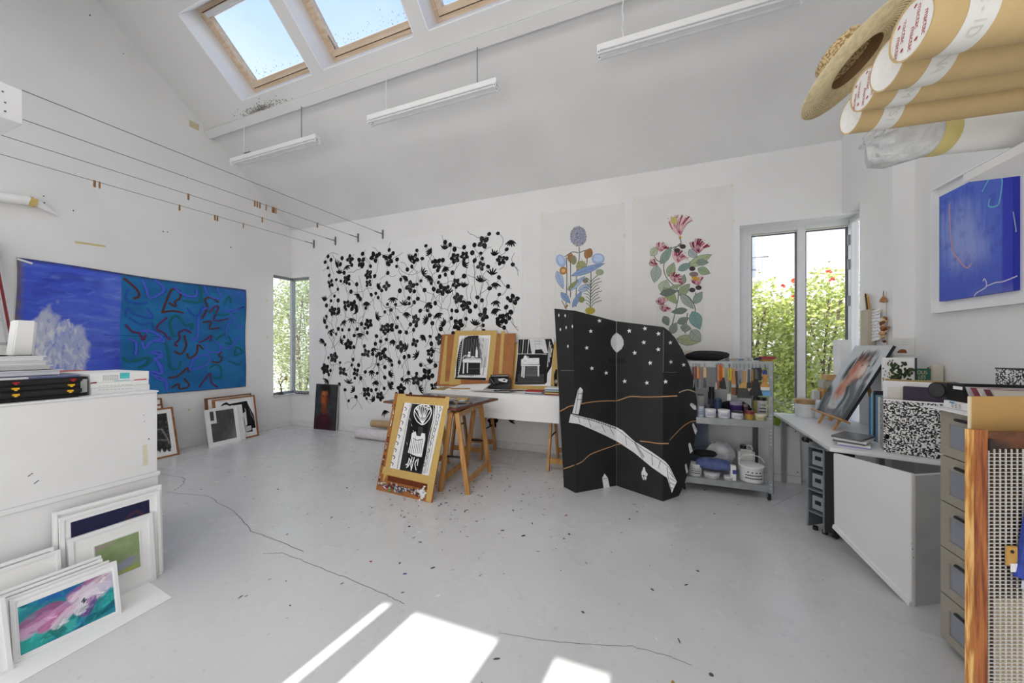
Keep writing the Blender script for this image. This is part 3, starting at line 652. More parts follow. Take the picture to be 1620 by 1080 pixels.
# ------------------------------------------------------------------ white chest and what stands on it
CX, CZ = -3.117, 1.20
t = thing('plan_chest', 'tall white two-part plan chest at the left edge', 'chest', (-3.6, .7, 0))
MB().box(-4.05, CX, .10, 1.385, .05, .622).build('lower_cabinet', M_WHITE, t, bevel=.003); MB().box(-4.03, CX - .02, .12, 1.365, 0, .05).build('plinth', mat('plinth_grey', '#b9b9b9'), t)
MB().box(-4.05, CX + .012, .10, 1.392, .622, .65).build('ledge', M_WHITE, t, bevel=.004); MB().box(-4.05, CX, .10, 1.38, .65, CZ - .012).build('upper_cabinet', M_WHITE, t, bevel=.003)
MB().box(-4.06, CX + .006, .10, 1.386, CZ - .012, CZ).build('top', M_WHITE, t, bevel=.003)
pr = Print(FR((CX, 0, 0), (0, 1, 0), (0, 0, 1)), cB, n0=.0006)
pr.fill([(580, 165), (598, 160), (602, 245), (582, 250)], '#ddd8bd'); pr.line([(113, 292), (133, 278)], .004, '#3a3a3a'); pr.line([(138, 322), (158, 307)], .004, '#3a3a3a')
for x, y, r in ((605, 139, 3), (585, 43, 2), (587, 68, 2)): pr.ell((x, y), r, r, '#333333', n=7)
pr.build('scuffs', t)
M_PORT = mat('black_portfolio_cloth', '#161617', rough=.7, var=.2, bump=.2); M_YEL = mat('yellow_clip', '#e2b21c', rough=.4); M_REDC = mat('red_clip', '#9c1a22', rough=.4)
z = CZ
for k, (h, y1, c) in enumerate(((.022, 1.045, None), (.034, 1.05, M_YEL), (.032, 1.045, M_YEL), (.03, 1.052, M_REDC))):
    pos = ['bottom', 'second', 'third', 'top'][k]
    t = thing('portfolio', 'black cloth portfolio, %s one of the stack on the white chest' % pos, 'portfolio', (-3.5, .7, z), group='black portfolios')
    MB().box(-3.80, -3.16 + .01 * (k % 2), .30, y1, z, z + h).build('cover', M_PORT, t, bevel=.006)
    if c:
        for yy in (.80, .985 + .005 * k): MB().box(-3.162, -3.14, yy, yy + .022, z + h * .4, z + h * .7).cyl((-3.143, yy + .011, z + h * .4), (-3.143, yy + .011, z + h * .4 - .006), .006, n=8).build('clip', c, t)
    z += h + .0005
zb = z
t = thing('document_sleeve', 'bluish grey document sleeve lying on the black portfolios', 'folder', (-3.5, .7, z)); MB().box(-3.75, -3.18, .35, 1.05, z, z + .009).build('sleeve', mat('sleeve_blue', '#6a7196', rough=.5), t); MB().box(-3.20, -3.175, .35, .86, z + .001, z + .010).build('white_spine', M_PAPER, t)
M_BOXW = mat('white_card_box', '#ececeb', rough=.6, var=.02)
z = CZ
for k, h in enumerate((.04, .032, .058)):
    t = thing('flat_box', 'white flat card box, %s of three at the chest end' % ['lowest', 'middle', 'topmost, with label,'][k], 'box', (-3.4, 1.23, z), group='white flat boxes')
    MB().box(-3.62, -3.195 - .004 * k, 1.10, 1.374 - .003 * (k == 1), z, z + h).build('box_body', M_BOXW, t, bevel=.002)
    fb = FR((-3.195 - .004 * k, 0, 0), (0, 1, 0), (0, 0, 1)); pr = Print(fb, cA, n0=.0006)
    if k == 2:
        pr.fill([(683, 755), (738, 752), (738, 785), (683, 788)], '#5cc6c8'); pr.fill([(762, 793), (835, 787), (835, 798), (762, 803)], '#b8262e')
        for i in range(4):
            for j in range(7): pr.line([(585 + j * 13, 772 + i * 8 - j * .6), (595 + j * 13, 771 + i * 8 - j * .6)], .0022, '#444444')
        pr.line([(650, 800), (735, 795)], .004, '#7fd0d0')
        pr.fill([(515, 810), (550, 806), (550, 816), (515, 820)], '#8c1a24')
    else:
        for j in range(9): pr.line([(560 + j * 22, 852 - k * 22 - j), (575 + j * 22, 851 - k * 22 - j)], .0018, '#8a8a8a')
    if pr.mb.v: pr.build('label_print', t)
    z += h + .0005
t = thing('orange_sheet', 'thin orange edged card lying behind the flat boxes', 'card', (-3.75, 1.1, CZ)); 
MB().box(-4.0, -3.66, 1.09, 1.30, CZ, CZ + .125).build('card_stack', mat('orange_card', '#c25a34', rough=.6), t)
t = thing('dark_box', 'small black box with white edge between portfolios and white boxes', 'box', (-3.3, 1.08, CZ)); MB().box(-3.50, -3.22, 1.056, 1.094, CZ, CZ + .115).build('body', M_BLACK, t); MB().box(-3.219, -3.212, 1.062, 1.09, CZ + .02, CZ + .10).build('white_label', mat('grey_label', '#c8cac8'), t)
z = zb + .012
for k, (h, y1, x1) in enumerate(((.030, 1.13, -3.30), (.026, 1.10, -3.36), (.026, 1.085, -3.36), (.028, 1.075, -3.36))):
    t = thing('stacked_frame', 'white shallow frame lying flat, %s of the stack of four beside the ladder' % ['lowest', 'second', 'third', 'topmost'][k], 'frame', (-3.6, .8, z), group='white frames lying flat')
    MB().box(-3.98, x1, .42, y1 - .11 if k else y1 - .12, z, z + h).build('tray', M_WFR, t, bevel=.003); MB().box(-3.99, x1 + .006, .41, (y1 - .10 if k else y1 - .11), z + h - .005, z + h).build('lip', M_WFR, t)
    z += h + .001
t = thing('booklet_pack', 'white pack of stiff paper sheets standing on the flat frames', 'paper pack', (-3.6, .9, z))
MB().hexa([(-3.56, .88, z), (-3.47, .88, z), (-3.47, .955, z), (-3.56, .955, z), (-3.55, .895, z + .21), (-3.46, .895, z + .21), (-3.46, .967, z + .21), (-3.55, .967, z + .21)]).build('sheets', M_PAPER, t, bevel=.006)
MB().hexa([(-3.58, .957, z), (-3.49, .957, z), (-3.49, .965, z), (-3.58, .965, z), (-3.58, .969, z + .20), (-3.49, .969, z + .20), (-3.49, .978, z + .20), (-3.58, .978, z + .20)]).build('back_sheet', M_PAPER, t)

# paintings leaning on the chest
t = thing('paper_sheet', 'large white paper sheet on the floor under the leaning frames', 'paper', (-2.8, 1.0, 0))
MB().prism([(-3.10, .45, .0012), (-2.60, .55, .0012), (-2.64, 1.236, .0012), (-2.90, 1.262, .0012), (-3.10, 1.26, .0012)], (0, 0, .0015)).build('sheet', M_PAPER, t)
def iris(rs):
    rs.blend((rs.noise(6, 5, 3) - .35) * 1.5, '#1d6fa8'); rs.blend((rs.noise(9, 7, 3) - .5) * 2.2, '#0f3f66'); rs.blend((rs.noise(8, 6, 3) - .58) * 2.6, '#5ccfc4')
    for p, wd, c, a in (([(.25, .9), (.45, .93), (.6, .86)], .05, '#2456b4', .8), ([(.05, .72), (.2, .8), (.38, .78)], .05, '#2a8a90', .8), ([(.1, .2), (.3, .28), (.42, .22)], .10, '#45c0b0', .9), ([(.05, .12), (.2, .08)], .06, '#2fa39c', .9), ([(.55, .45), (.62, .38)], .09, '#136a70', .95), ([(.3, .34), (.38, .12)], .05, '#0d4a4c', .8),
                        ([(.7, .1), (.9, .16), (.98, .28)], .04, '#0f5a60', .9), ([(.82, .36), (.95, .5)], .09, '#38b8ac', .8), ([(.9, .62), (.98, .8)], .05, '#2a6fc0', .8), ([(.03, .55), (.08, .62)], .05, '#3aa8a0', .8),
                        ([(.06, .50), (.15, .60), (.30, .66), (.36, .64)], .075, '#b04a88', .95), ([(.03, .42), (.14, .50), (.28, .58)], .05, '#c983b4', .9), ([(.05, .38), (.2, .42), (.3, .40)], .055, '#dcb7d2', .9), ([(.25, .40), (.40, .52), (.55, .60), (.63, .66)], .075, '#d9a3c8', .95), ([(.22, .34), (.36, .44), (.5, .52)], .04, '#c0609c', .9), ([(.36, .30), (.5, .48)], .05, '#efe0ec', .9),
                        ([(.56, .78), (.68, .84), (.80, .92), (.88, .93)], .065, '#c0609a', .95), ([(.55, .74), (.7, .76), (.8, .82)], .05, '#e8cfe2', .9), ([(.84, .90), (.90, .91)], .04, '#a01848', .95), ([(.66, .66), (.80, .74), (.95, .84)], .10, '#ece2ee', .95), ([(.72, .60), (.82, .62), (.88, .70)], .07, '#e2d2e6', .9), ([(.62, .40), (.70, .60), (.75, .66)], .06, '#f0eaf2', .95),
                        ([(.66, .26), (.72, .44), (.74, .54)], .04, '#8a3f9a', .9), ([(.70, .28), (.76, .44)], .03, '#5f2f86', .8)):
        rs.stroke(smooth_path(p, 4), wd, c, a, .22, .6)
    for i in range(130):
        u, v = rs.rng.random(2); an = rs.rng.uniform(-.4, 1.1); l = rs.rng.uniform(.03, .10); j = (min(rs.ny - 1, int(v * rs.ny)), min(rs.nx - 1, int(u * rs.nx))); cc = np.clip(rs.im[j] * rs.rng.uniform(.55, 1.6), 0, .95)
        rs.stroke([(u, v), (u + l * math.cos(an), v + l * 1.5 * math.sin(an))], rs.rng.uniform(.006, .016), tuple(cc), .75, .3, .5)
    rs.stroke([(.63, .56), (.66, .62), (.65, .52), (.68, .58)], .007, '#14304a', 1, .5)
t1, fr, fi, w = lean_frame('framed_painting', 'white framed painting of a pink and teal iris, front left', 'painting', (-2.778, .712, .003), (-2.747, 1.062, .003), .285, .25, .013, .02, M_WFR, 'white framed paintings by the chest')
raster_picture(t1, fi, .02, w - .02, .022, .24, '#2f93a4', iris, 240, 150, 'painting')
for k, (dx, y0, y1, h) in enumerate(((-.030, .70, 1.045, .29), (-.060, .69, 1.03, .30), (-.090, .66, 1.035, .31))):
    lean_frame('framed_painting', 'white frame standing %s behind the iris painting' % ['directly', 'second', 'third'][k], 'painting', (-2.775 + dx, y0, .003), (-2.75 + dx, y1, .003), h, .24 - .015 * k, .013, .02, M_WFR, 'white framed paintings by the chest')
for k, (dx, y0, y1, h) in enumerate(((-.19, .60, .915, .39), (-.225, .58, .90, .405))):
    lean_frame('framed_painting', 'taller white frame leaning on the chest, %s of the pair left of the green picture' % ['nearer', 'farther'][k], 'painting', (-2.775 + dx, y0, 0), (-2.76 + dx, y1, 0), h, .11 - .03 * k, .013, .02, M_WFR, 'white framed paintings by the chest')
lean_frame('framed_painting', 'white frame cut by the left picture edge', 'painting', (-2.735, .46, 0), (-2.738, .70, 0), .33, .28, .014, .02, M_WFR, 'white framed paintings by the chest')
def greenp(rs):
    rs.blend((rs.noise(4, 4, 3) - .35) * 1.4, '#b9bf98'); rs.blend((rs.noise(5, 3, 3) - .5) * 1.6, '#7f9a5c'); rs.blob(.55, .22, .5, .14, '#a7a8c4', .9, .7, .15); rs.blob(.75, .33, .2, .08, '#9a98bc', .8, .7); rs.blob(.2, .40, .2, .1, '#cfd070', .8, .8); rs.blob(.75, .06, .3, .08, '#c6c85c', .8, .8); rs.blob(.1, .93, .4, .06, '#b48aa6', .7, .8)
t1, fr, fi, w = lean_frame('framed_painting', 'white framed soft green landscape painting leaning in front of the dark one', 'painting', (-2.955, .945, 0), (-2.939, 1.297, 0), .425, .12, .02, .022, M_WFR, 'white framed paintings by the chest')
raster_picture(t1, fi, .10, .285, .12, .335, '#94a878', greenp, 90, 100, 'painting')
for q in ((.092, .293, .112, .117), (.092, .293, .338, .343), (.092, .097, .117, .338), (.288, .293, .117, .338)): MB().ob(fi, *q, 0, .004).build('inner_fillet', M_WFR, t1)
def darkp(rs):
    rs.blend((rs.noise(5, 4, 3) - .4), '#1b1d3e'); rs.stroke([(.62, .72), (.72, .85), (.82, .88), (.9, .8), (.92, .7)], .02, '#5f2f3e', .8, .9)
t1, fr, fi, w = lean_frame('framed_painting', 'white framed dark navy painting with a faint arch', 'painting', (-2.998, .925, 0), (-2.972, 1.342, 0), .545, .07, .016, .022, M_WFR, 'white framed paintings by the chest')
raster_picture(t1, fi, .04, w - .05, .10, .505, '#23264a', darkp, 90, 80, 'painting')
lean_frame('framed_painting', 'plain white frame behind the dark navy painting', 'painting', (-3.035, .91, 0), (-3.0, 1.36, 0), .575, .05, .016, .02, M_WFR, 'white framed paintings by the chest')

# ------------------------------------------------------------------ back wall: mural and botanical sheets
fb = FR((0, YB, 0), (1, 0, 0), (0, 0, 1))                 # u = x, v = z, n towards the room
t = thing('ink_mural', 'huge white sheet with black ink flowers, leaves and berries on back wall', 'mural', (-3.6, YB, .3))
MB().ob(fb, -5.60, -1.66, .27, 3.30, .001, .004).build('sheet', mat('mural_paper', '#e8e8e8', rough=.85, var=.01), t)
pr = Print(fb, None, n0=.0045, dn=.0000008); rm = random.Random(21)
uvD = lambda x, y: fb.px(cD(x, y))
S = 1 / 3 / FPX
FLW = [(130, 325), (205, 308), (275, 222), (338, 200), (405, 212), (530, 207), (635, 232), (720, 205), (765, 195), (842, 243), (938, 215), (310, 283), (395, 337), (508, 340), (655, 355), (725, 325), (205, 425), (238, 430), (140, 455), (310, 515), (380, 540), (410, 535), (533, 495), (768, 430), (855, 478), (735, 520), (935, 495), (960, 490), (215, 615), (463, 625), (530, 605), (605, 650), (300, 655), (375, 665), (105, 730), (185, 740), (250, 745), (585, 755), (535, 785), (300, 840), (365, 860), (620, 815), (465, 825), (650, 590), (145, 675), (735, 395), (222, 210), (310, 325), (855, 130), (1000, 400), (900, 980)]
SPK = [(155, 240), (170, 280), (205, 240), (490, 290), (563, 280), (605, 290), (670, 165), (755, 240), (985, 118), (905, 195), (895, 285), (910, 320), (350, 345), (265, 375), (100, 410), (175, 465), (230, 490), (260, 460), (425, 390), (480, 430), (590, 415), (685, 375), (635, 465), (490, 460), (915, 405), (905, 443), (840, 320), (760, 345), (95, 510), (95, 590), (130, 545), (175, 605), (270, 560), (345, 490), (425, 590), (575, 570), (495, 635), (590, 505), (675, 520), (815, 525), (915, 520), (670, 245), (325, 735), (345, 785), (215, 800), (245, 835), (405, 815), (490, 775), (600, 705), (550, 830), (545, 670), (415, 680), (115, 780), (385, 925), (340, 880), (300, 410), (330, 630), (190, 500), (405, 760), (500, 210), (610, 180), (435, 885), (975, 975)]
K1, K2 = '#141414', '#2b2b2d'
def petal(c, a, l, wd, col):
    u, v = c; pts = []
    for i in range(9):
        tt = i / 8; r = wd * math.sin(math.pi * tt) ** .7
        pts.append((tt * l, r))
    pts += [(x, -y) for x, y in pts[-2:0:-1]]
    pr.fill([(u + x * math.cos(a) - y * math.sin(a), v + x * math.sin(a) + y * math.cos(a)) for x, y in pts], col, raw=True)
def inmur(u, v): return -5.58 < u < -1.70 and .35 < v < 3.28 and not (v < .62 and u > -4.6 + .2)
for x, y in FLW:
    u, v = uvD(x, y); k = rm.randint(4, 5); a0 = rm.uniform(0, 6); c = K1 if rm.random() < .8 else K2; sc = rm.uniform(.08, .115)
    for i in range(k): petal((u, v), a0 + i * 2 * math.pi / k + rm.uniform(-.2, .2), sc, sc * .36, c)
    if rm.random() < .6: pr.ell((u, v), .011, .011, '#dcdcdc', n=8)
    for i in range(3): pr.line([(u + rm.uniform(-.04, .04), v + rm.uniform(-.03, .03)), (u + rm.uniform(-.05, .05), v + rm.uniform(-.05, .05))], .003, '#bdbdbd')
for x, y in SPK:
    u, v = uvD(x, y); k = rm.randint(5, 7); a0 = rm.choice([-1.6, -1.2, 1.4, .5, 2.6, -2.2]); sp = rm.uniform(1.6, 2.4)
    for i in range(k): petal((u, v), a0 + (i / (k - 1) - .5) * sp, rm.uniform(.085, .13), .013, K1)
used = [uvD(*p) for p in FLW + SPK]; n = 0
while n < 230:
    u, v = rm.uniform(-5.5, -1.75), rm.uniform(.42, 3.2)
    if not inmur(u, v) or min((u - a) ** 2 + (v - c) ** 2 for a, c in used) < .085 ** 2: continue
    used.append((u, v)); n += 1; r = rm.uniform(.031, .043)
    pr.ell((u, v), r * rm.uniform(.8, 1.), r, K1, rot=rm.uniform(0, 3), n=10)
    q = [(u, v)]; a = rm.choice([-1.57, 1.57, -1.2, -1.9]) + rm.uniform(-.6, .6)
    for i in range(rm.randint(3, 7)):
        a += rm.uniform(-.75, .75); u += .07 * math.cos(a); v += .07 * math.sin(a)
        if not inmur(u, v): break
        q.append((u, v))
    if len(q) > 2: pr.curve(q, .006, '#3a3a3a', k=4)
for x in np.linspace(-5.5, -1.8, 30):
    q = []; u = x + rm.uniform(-.05, .05); v = rm.uniform(1.2, 3.15)
    for i in range(rm.randint(8, 20)):
        q.append((u, v)); u += rm.uniform(-.05, .05); v -= .085
        if not inmur(u, v): break
    if len(q) > 3: pr.curve(q, .006, '#4a4a4a', k=3)
pr.build('ink_drawing', t)

def botanical(label, u0, u1, v0, v1, fn):
    t = thing('botanical_drawing', label, 'drawing', ((u0 + u1) / 2, YB, v0)); MB().ob(fb, u0, u1, v0, v1, .001, .0035).build('sheet', M_CREAM, t)
    pr = Print(fb, cF, n0=.004, dn=.000004); fn(pr); pr.build('plant_drawing', t)
    tp = MB()
    for u, v in ((u0 + .03, v1), (u1 - .02, v1), (u0, v1 - (v1 - v0) * .72), (u1, v1 - .42)):
        MB().ob(fb, u - .014, u + .014, v - .03, v + .012, .0036, .0042).build('tape', mat('pale_tape', '#dedac6'), t)
    return t
def leafp(pr, b, tip, wd, c, vein='#7c8a72', edge='#54605a'):
    (x0, y0), (x1, y1) = b, tip; L_ = math.hypot(x1 - x0, y1 - y0); a = math.atan2(y1 - y0, x1 - x0); pts = []
    for i in range(9):
        tt = i / 8; pts.append((tt * L_, wd * math.sin(math.pi * tt ** .8)))
    pts += [(x, -y) for x, y in pts[-2:0:-1]]
    T = lambda x, y: (x0 + x * math.cos(a) - y * math.sin(a), y0 + x * math.sin(a) + y * math.cos(a))
    rgb = [int(c[i:i + 2], 16) for i in (1, 3, 5)]; c = '#%02x%02x%02x' % tuple(int(v * .86 + 232 * .14) for v in rgb)
    pr.fill([T(*p) for p in pts], c); pr.line([T(*p) for p in pts], .004, edge, close=True); pr.line([T(0, 0), T(L_ * .95, 0)], .004, vein)
    for i in range(1, 5):
        for s in (-1, 1): pr.line([T(L_ * i / 5.5, 0), T(L_ * (i / 5.5 + .14), s * wd * .7 * math.sin(math.pi * i / 5.5))], .0022, vein)
def thistle(pr):
    rt = random.Random(4)
    ST, BL, BL2, OL = '#6a7078', '#9fb4d8', '#7f97c4', '#8a8a4c'
    pr.ell((300, 335), 52, 64, '#9a9cae')
    for i in range(260):
        a = rt.uniform(0, 6.28); r = rt.random() ** .5; x = 300 + 50 * r * math.cos(a); y = 335 + 62 * r * math.sin(a); d = 6
        pr.line([(x, y), (x + d * math.cos(a), y + d * math.sin(a))], .005, rt.choice(['#4e5066', '#8d93b8', '#c9c28a', '#b4b8d8', '#3c3c46']))
    for q in ([(305, 400), (306, 470), (290, 560), (285, 780)], [(225, 470), (228, 600), (222, 790)], [(250, 480), (252, 620), (250, 720)], [(355, 470), (350, 520), (300, 560)], [(380, 560), (380, 660), (375, 800)], [(305, 440), (345, 425), (385, 440)], [(300, 440), (260, 435), (215, 465)]): pr.curve(q, .012, ST)
    pr.ell((190, 490), 30, 42, BL, rot=-.4); pr.ell((190, 485), 18, 28, '#b9c8e6', rot=-.4); pr.ell((425, 478), 42, 36, BL); pr.ell((425, 474), 30, 24, '#bccbe8')
    for c, a, b in (('#a07a58', 250, 470), ('#8f8a70', 270, 485), ('#a5794c', 355, 448), ('#9a7450', 372, 440)): pr.ell((a, b), 20, 30, c)
    pr.ell((205, 552), 24, 26, '#b08450'); pr.ell((205, 552), 12, 12, '#d9b27a'); pr.ell((318, 525), 34, 36, '#a3a67c')
    for i in range(60): x = 318 + rt.gauss(0, 16); y = 520 + rt.gauss(0, 16); pr.line([(x, y), (x + 4, y - 8)], .004, rt.choice(['#6f7048', '#c6c48c', '#54583e']))
    pr.ell((435, 562), 26, 20, '#9aa58c'); pr.ell((345, 615), 18, 18, '#8d8a7c')
    leafp(pr, (255, 585), (470, 505), 22, BL2, '#5f78ac'); leafp(pr, (240, 680), (345, 585), 18, BL, '#5f78ac'); leafp(pr, (165, 555), (205, 670), 22, BL, '#5f78ac'); leafp(pr, (190, 690), (250, 760), 20, BL2, '#5f78ac'); leafp(pr, (262, 785), (325, 675), 17, BL2, '#5f78ac'); leafp(pr, (300, 680), (380, 640), 22, '#a9b8d4', '#7086b0'); leafp(pr, (232, 675), (300, 610), 12, OL)
    for k in range(9): y = 590 + k * 20; pr.curve([(382, y + 30), (405, y + 5), (425 + (k % 3) * 12, y - 10)], .009, '#5f6650'); pr.curve([(380, y + 34), (362, y + 14), (348 - (k % 2) * 14, y + 6)], .008, '#5f6650')
    pr.ell((375, 805), 32, 22, '#b5a446'); pr.ell((320, 735), 20, 20, '#8a9060'); pr.curve([(225, 795), (205, 760), (195, 740)], .01, '#7c5c3c'); pr.curve([(215, 790), (235, 770)], .02, '#9a7648')
    for q in ([(155, 430), (155, 790)], [(425, 540), (425, 810)], [(165, 425), (295, 415), (465, 415), (465, 540)]): pr.line(q, .002, '#c2beb4')
def honey(pr):
    rt = random.Random(5); G1, G2, G3, G4 = '#8fa07c', '#7f9a96', '#a2ad84', '#9aa6a2'; MA, PK, DK = '#7d2f48', '#d8a0aa', '#4a3f48'
    def flower(cx, cy, r, a0, sp, n=9, tip=True):
        for i in range(n):
            a = a0 + (i / (n - 1) - .5) * sp; rr = r * rt.uniform(.85, 1.1); bx, by = cx + rr * .55 * math.cos(a + .2), cy - rr * .55 * math.sin(a + .2); ex, ey = cx + rr * math.cos(a), cy - rr * math.sin(a)
            pr.curve([(cx, cy), (bx, by), (ex, ey)], .020, rt.choice([MA, PK, MA, '#a85a6c'])); pr.line([(bx, by), (ex, ey)], .007, rt.choice(['#f0dcd8', MA]))
            pr.line([(cx, cy), (bx, by)], .005, '#e9d2d0')
        if tip:
            for i in range(14): a = a0 + rt.uniform(-.5, .5) * sp; pr.ell((cx + r * 1.05 * math.cos(a), cy - r * 1.05 * math.sin(a)), 3, 2, rt.choice(['#b48a48', '#7d2f48', '#c9b06a']), n=5)
    flower(943, 330, 125, 1.57, 1.35, 13); pr.ell((905, 235), 22, 24, '#c7b877'); pr.ell((944, 343), 9, 9, '#c99a3c')
    for q in ([(943, 345), (945, 390), (880, 420), (840, 520), (860, 600), (930, 680), (920, 780), (880, 950)], [(945, 380), (900, 420)], [(930, 690), (1000, 720), (1040, 800), (1010, 860)], [(1040, 690), (1045, 760)], [(990, 820), (975, 950)], [(850, 500), (800, 490), (770, 440)], [(1000, 500), (1050, 480)]): pr.curve(q, .011, '#6d7466')
    for b_, tp, wd, c in (((820, 510), (890, 400), 26, '#7d938c'), ((800, 520), (780, 630), 34, G4), ((870, 590), (905, 500), 28, G1), ((930, 550), (1020, 505), 22, '#6f908c'), ((1000, 520), (1145, 450), 30, G3), ((1045, 500), (1125, 500), 20, '#7a8a80'), ((1055, 540), (1135, 570), 26, '#8aa078'), ((1000, 420), (1050, 470), 28, '#a6a9b2'), ((830, 690), (860, 610), 38, '#a9b79a'), ((840, 660), (925, 765), 30, '#90a06a'), ((935, 710), (1005, 635), 28, '#8a9a72'), ((945, 700), (1030, 795), 24, '#98a4a0'),
                          ((1030, 760), (1085, 685), 26, '#7f988c'), ((1020, 810), (1070, 925), 40, '#6f9a98'), ((990, 800), (885, 815), 20, '#66706a'), ((840, 840), (870, 900), 24, '#6e7a70'), ((885, 950), (920, 880), 26, '#7f8a80'), ((925, 885), (1000, 850), 22, '#707d78'), ((945, 910), (1015, 920), 24, '#848d8c'), ((920, 985), (1075, 1000), 34, '#a3ad84'), ((1010, 930), (1075, 1000), 36, '#9aa49a'), ((875, 665), (960, 640), 12, '#97a078'), ((960, 640), (970, 575), 18, '#848f80'), ((760, 460), (800, 400), 24, '#b3ba9c'), ((815, 700), (930, 680), 22, '#5d6660')): leafp(pr, b_, tp, wd, c)
    flower(1060, 440, 85, 1.4, 1.7, 11); flower(925, 500, 75, 1.15, 1.6, 9); flower(820, 430, 55, 1.2, 1.6, 7); flower(800, 515, 50, 2.6, 1.0, 6); flower(905, 620, 55, .9, 2.4, 9); flower(1065, 640, 55, 1.9, 1.6, 8); flower(830, 770, 48, 1.6, 1.8, 8); flower(845, 810, 40, 1.2, 2.2, 7)
    for x, y in ((960, 400), (925, 425), (1020, 540), (1060, 660), (1020, 675)): pr.ell((x, y), 20, 15, DK)
    pr.ell((1040, 600), 28, 12, '#c9a23c', rot=.4); pr.ell((1030, 575), 30, 16, '#8a7a78')
    for q in ([(750, 400), (885, 385)], [(800, 700), (800, 1000)], [(1085, 600), (1085, 1000)], [(1145, 470), (1140, 590)], [(755, 400), (750, 600)]): pr.line(q, .002, '#c2beb4')
botanical('botanical drawing of blue thistles on cream paper, left of the pair', -1.387, -.245, 1.35, 3.375, thistle)
botanical('botanical drawing of pink honeysuckle on cream paper, right of the pair', -.155, .98, 1.05, 3.415, honey)

# ------------------------------------------------------------------ floor along the back wall
def face(rs):
    rs.blend((rs.noise(6, 10, 3) - .4) * 1.2, '#4a4d52'); rs.blend((rs.noise(8, 8, 3) - .55) * 1.5, '#1f2023')
    rs.blob(.42, .14, .5, .26, '#3d1626', 1, .35); rs.blob(.45, .26, .22, .16, '#4a1c2e', 1, .5); rs.blob(.42, .45, .17, .11, '#7c3a24', 1, .5)
    rs.blob(.42, .70, .20, .22, '#a8562a', 1, .4); rs.blob(.38, .80, .10, .06, '#c07c2c', .8, .8); rs.blob(.36, .64, .06, .08, '#b86828', .8, .8); rs.blob(.55, .66, .10, .2, '#5a2a20', .9, .7); rs.blob(.40, .56, .07, .035, '#8c2c22', .9, .7)
    rs.stroke([(.30, .735), (.40, .725)], .02, '#1c1416', .9, .6); rs.stroke([(.48, .725), (.6, .73)], .02, '#1c1416', .9, .6); rs.stroke([(.43, .72), (.44, .62), (.47, .61)], .012, '#4a2018', .8, .7)
    rs.blob(.42, .92, .26, .09, '#17130f', 1, .4); rs.blob(.62, .82, .06, .2, '#17130f', .9, .6); rs.stroke([(.35, .36), (.5, .34), (.6, .40)], .012, '#a84a3c', .7, .7)
t, fr, fi, w = lean_frame('portrait_painting', 'dark oil portrait of a red-lit face on the floor by the corner', 'painting', (-5.66, 4.70, 0), (-5.135, 4.71, 0), .815, .07, 0, .022, mat('canvas_edge', '#b8b4ac'))
raster_picture(t, fi, 0, w, 0, .815, '#33363a', face, 100, 150, 'painted_face')
t = thing('plastic_roll', 'pale plastic wrapped bundle on the floor by the back wall', 'roll', (-3.95, 4.45, 0))
m = MB(); n = 16; prof = [(-4.46, .03), (-4.42, .075), (-4.3, .088), (-4.0, .085), (-3.6, .088), (-3.2, .08), (-3.16, .03)]
for i, (x, r) in enumerate(prof): pass
ringv = []; 
for x, r in prof: ringv += [(x, 4.50 + 1.25 * r * math.cos(2 * math.pi * k / n) * (1 + .06 * math.sin(7 * k + x * 30)), r * 1.0 + r * math.sin(2 * math.pi * k / n) * (1 + .05 * math.sin(5 * k + x * 20))) for k in range(n)]
m.add(ringv, [(i * n + k, i * n + (k + 1) % n, (i + 1) * n + (k + 1) % n, (i + 1) * n + k) for i in range(len(prof) - 1) for k in range(n)] + [tuple(range(n)), tuple(range((len(prof) - 1) * n, len(prof) * n))])
m.build('wrapping', mat('milky_plastic', '#d8d3d6', rough=.3, var=.08, scale=18, bump=.5, bscale=25), t, smooth=True)
t = thing('kraft_roll', 'brown kraft paper roll lying on the pale plastic bundle', 'roll', (-3.8, 4.62, .12)); MB().cyl((-4.27, 4.66, .215), (-3.3, 4.66, .215), .058, n=24).build('paper', mat('kraft_paper', '#b49a72', rough=.7, var=.08), t, smooth=True)
MB().cyl((-4.274, 4.66, .215), (-4.268, 4.66, .215), .03, n=20).build('core', mat('core_card', '#8b7452'), t)

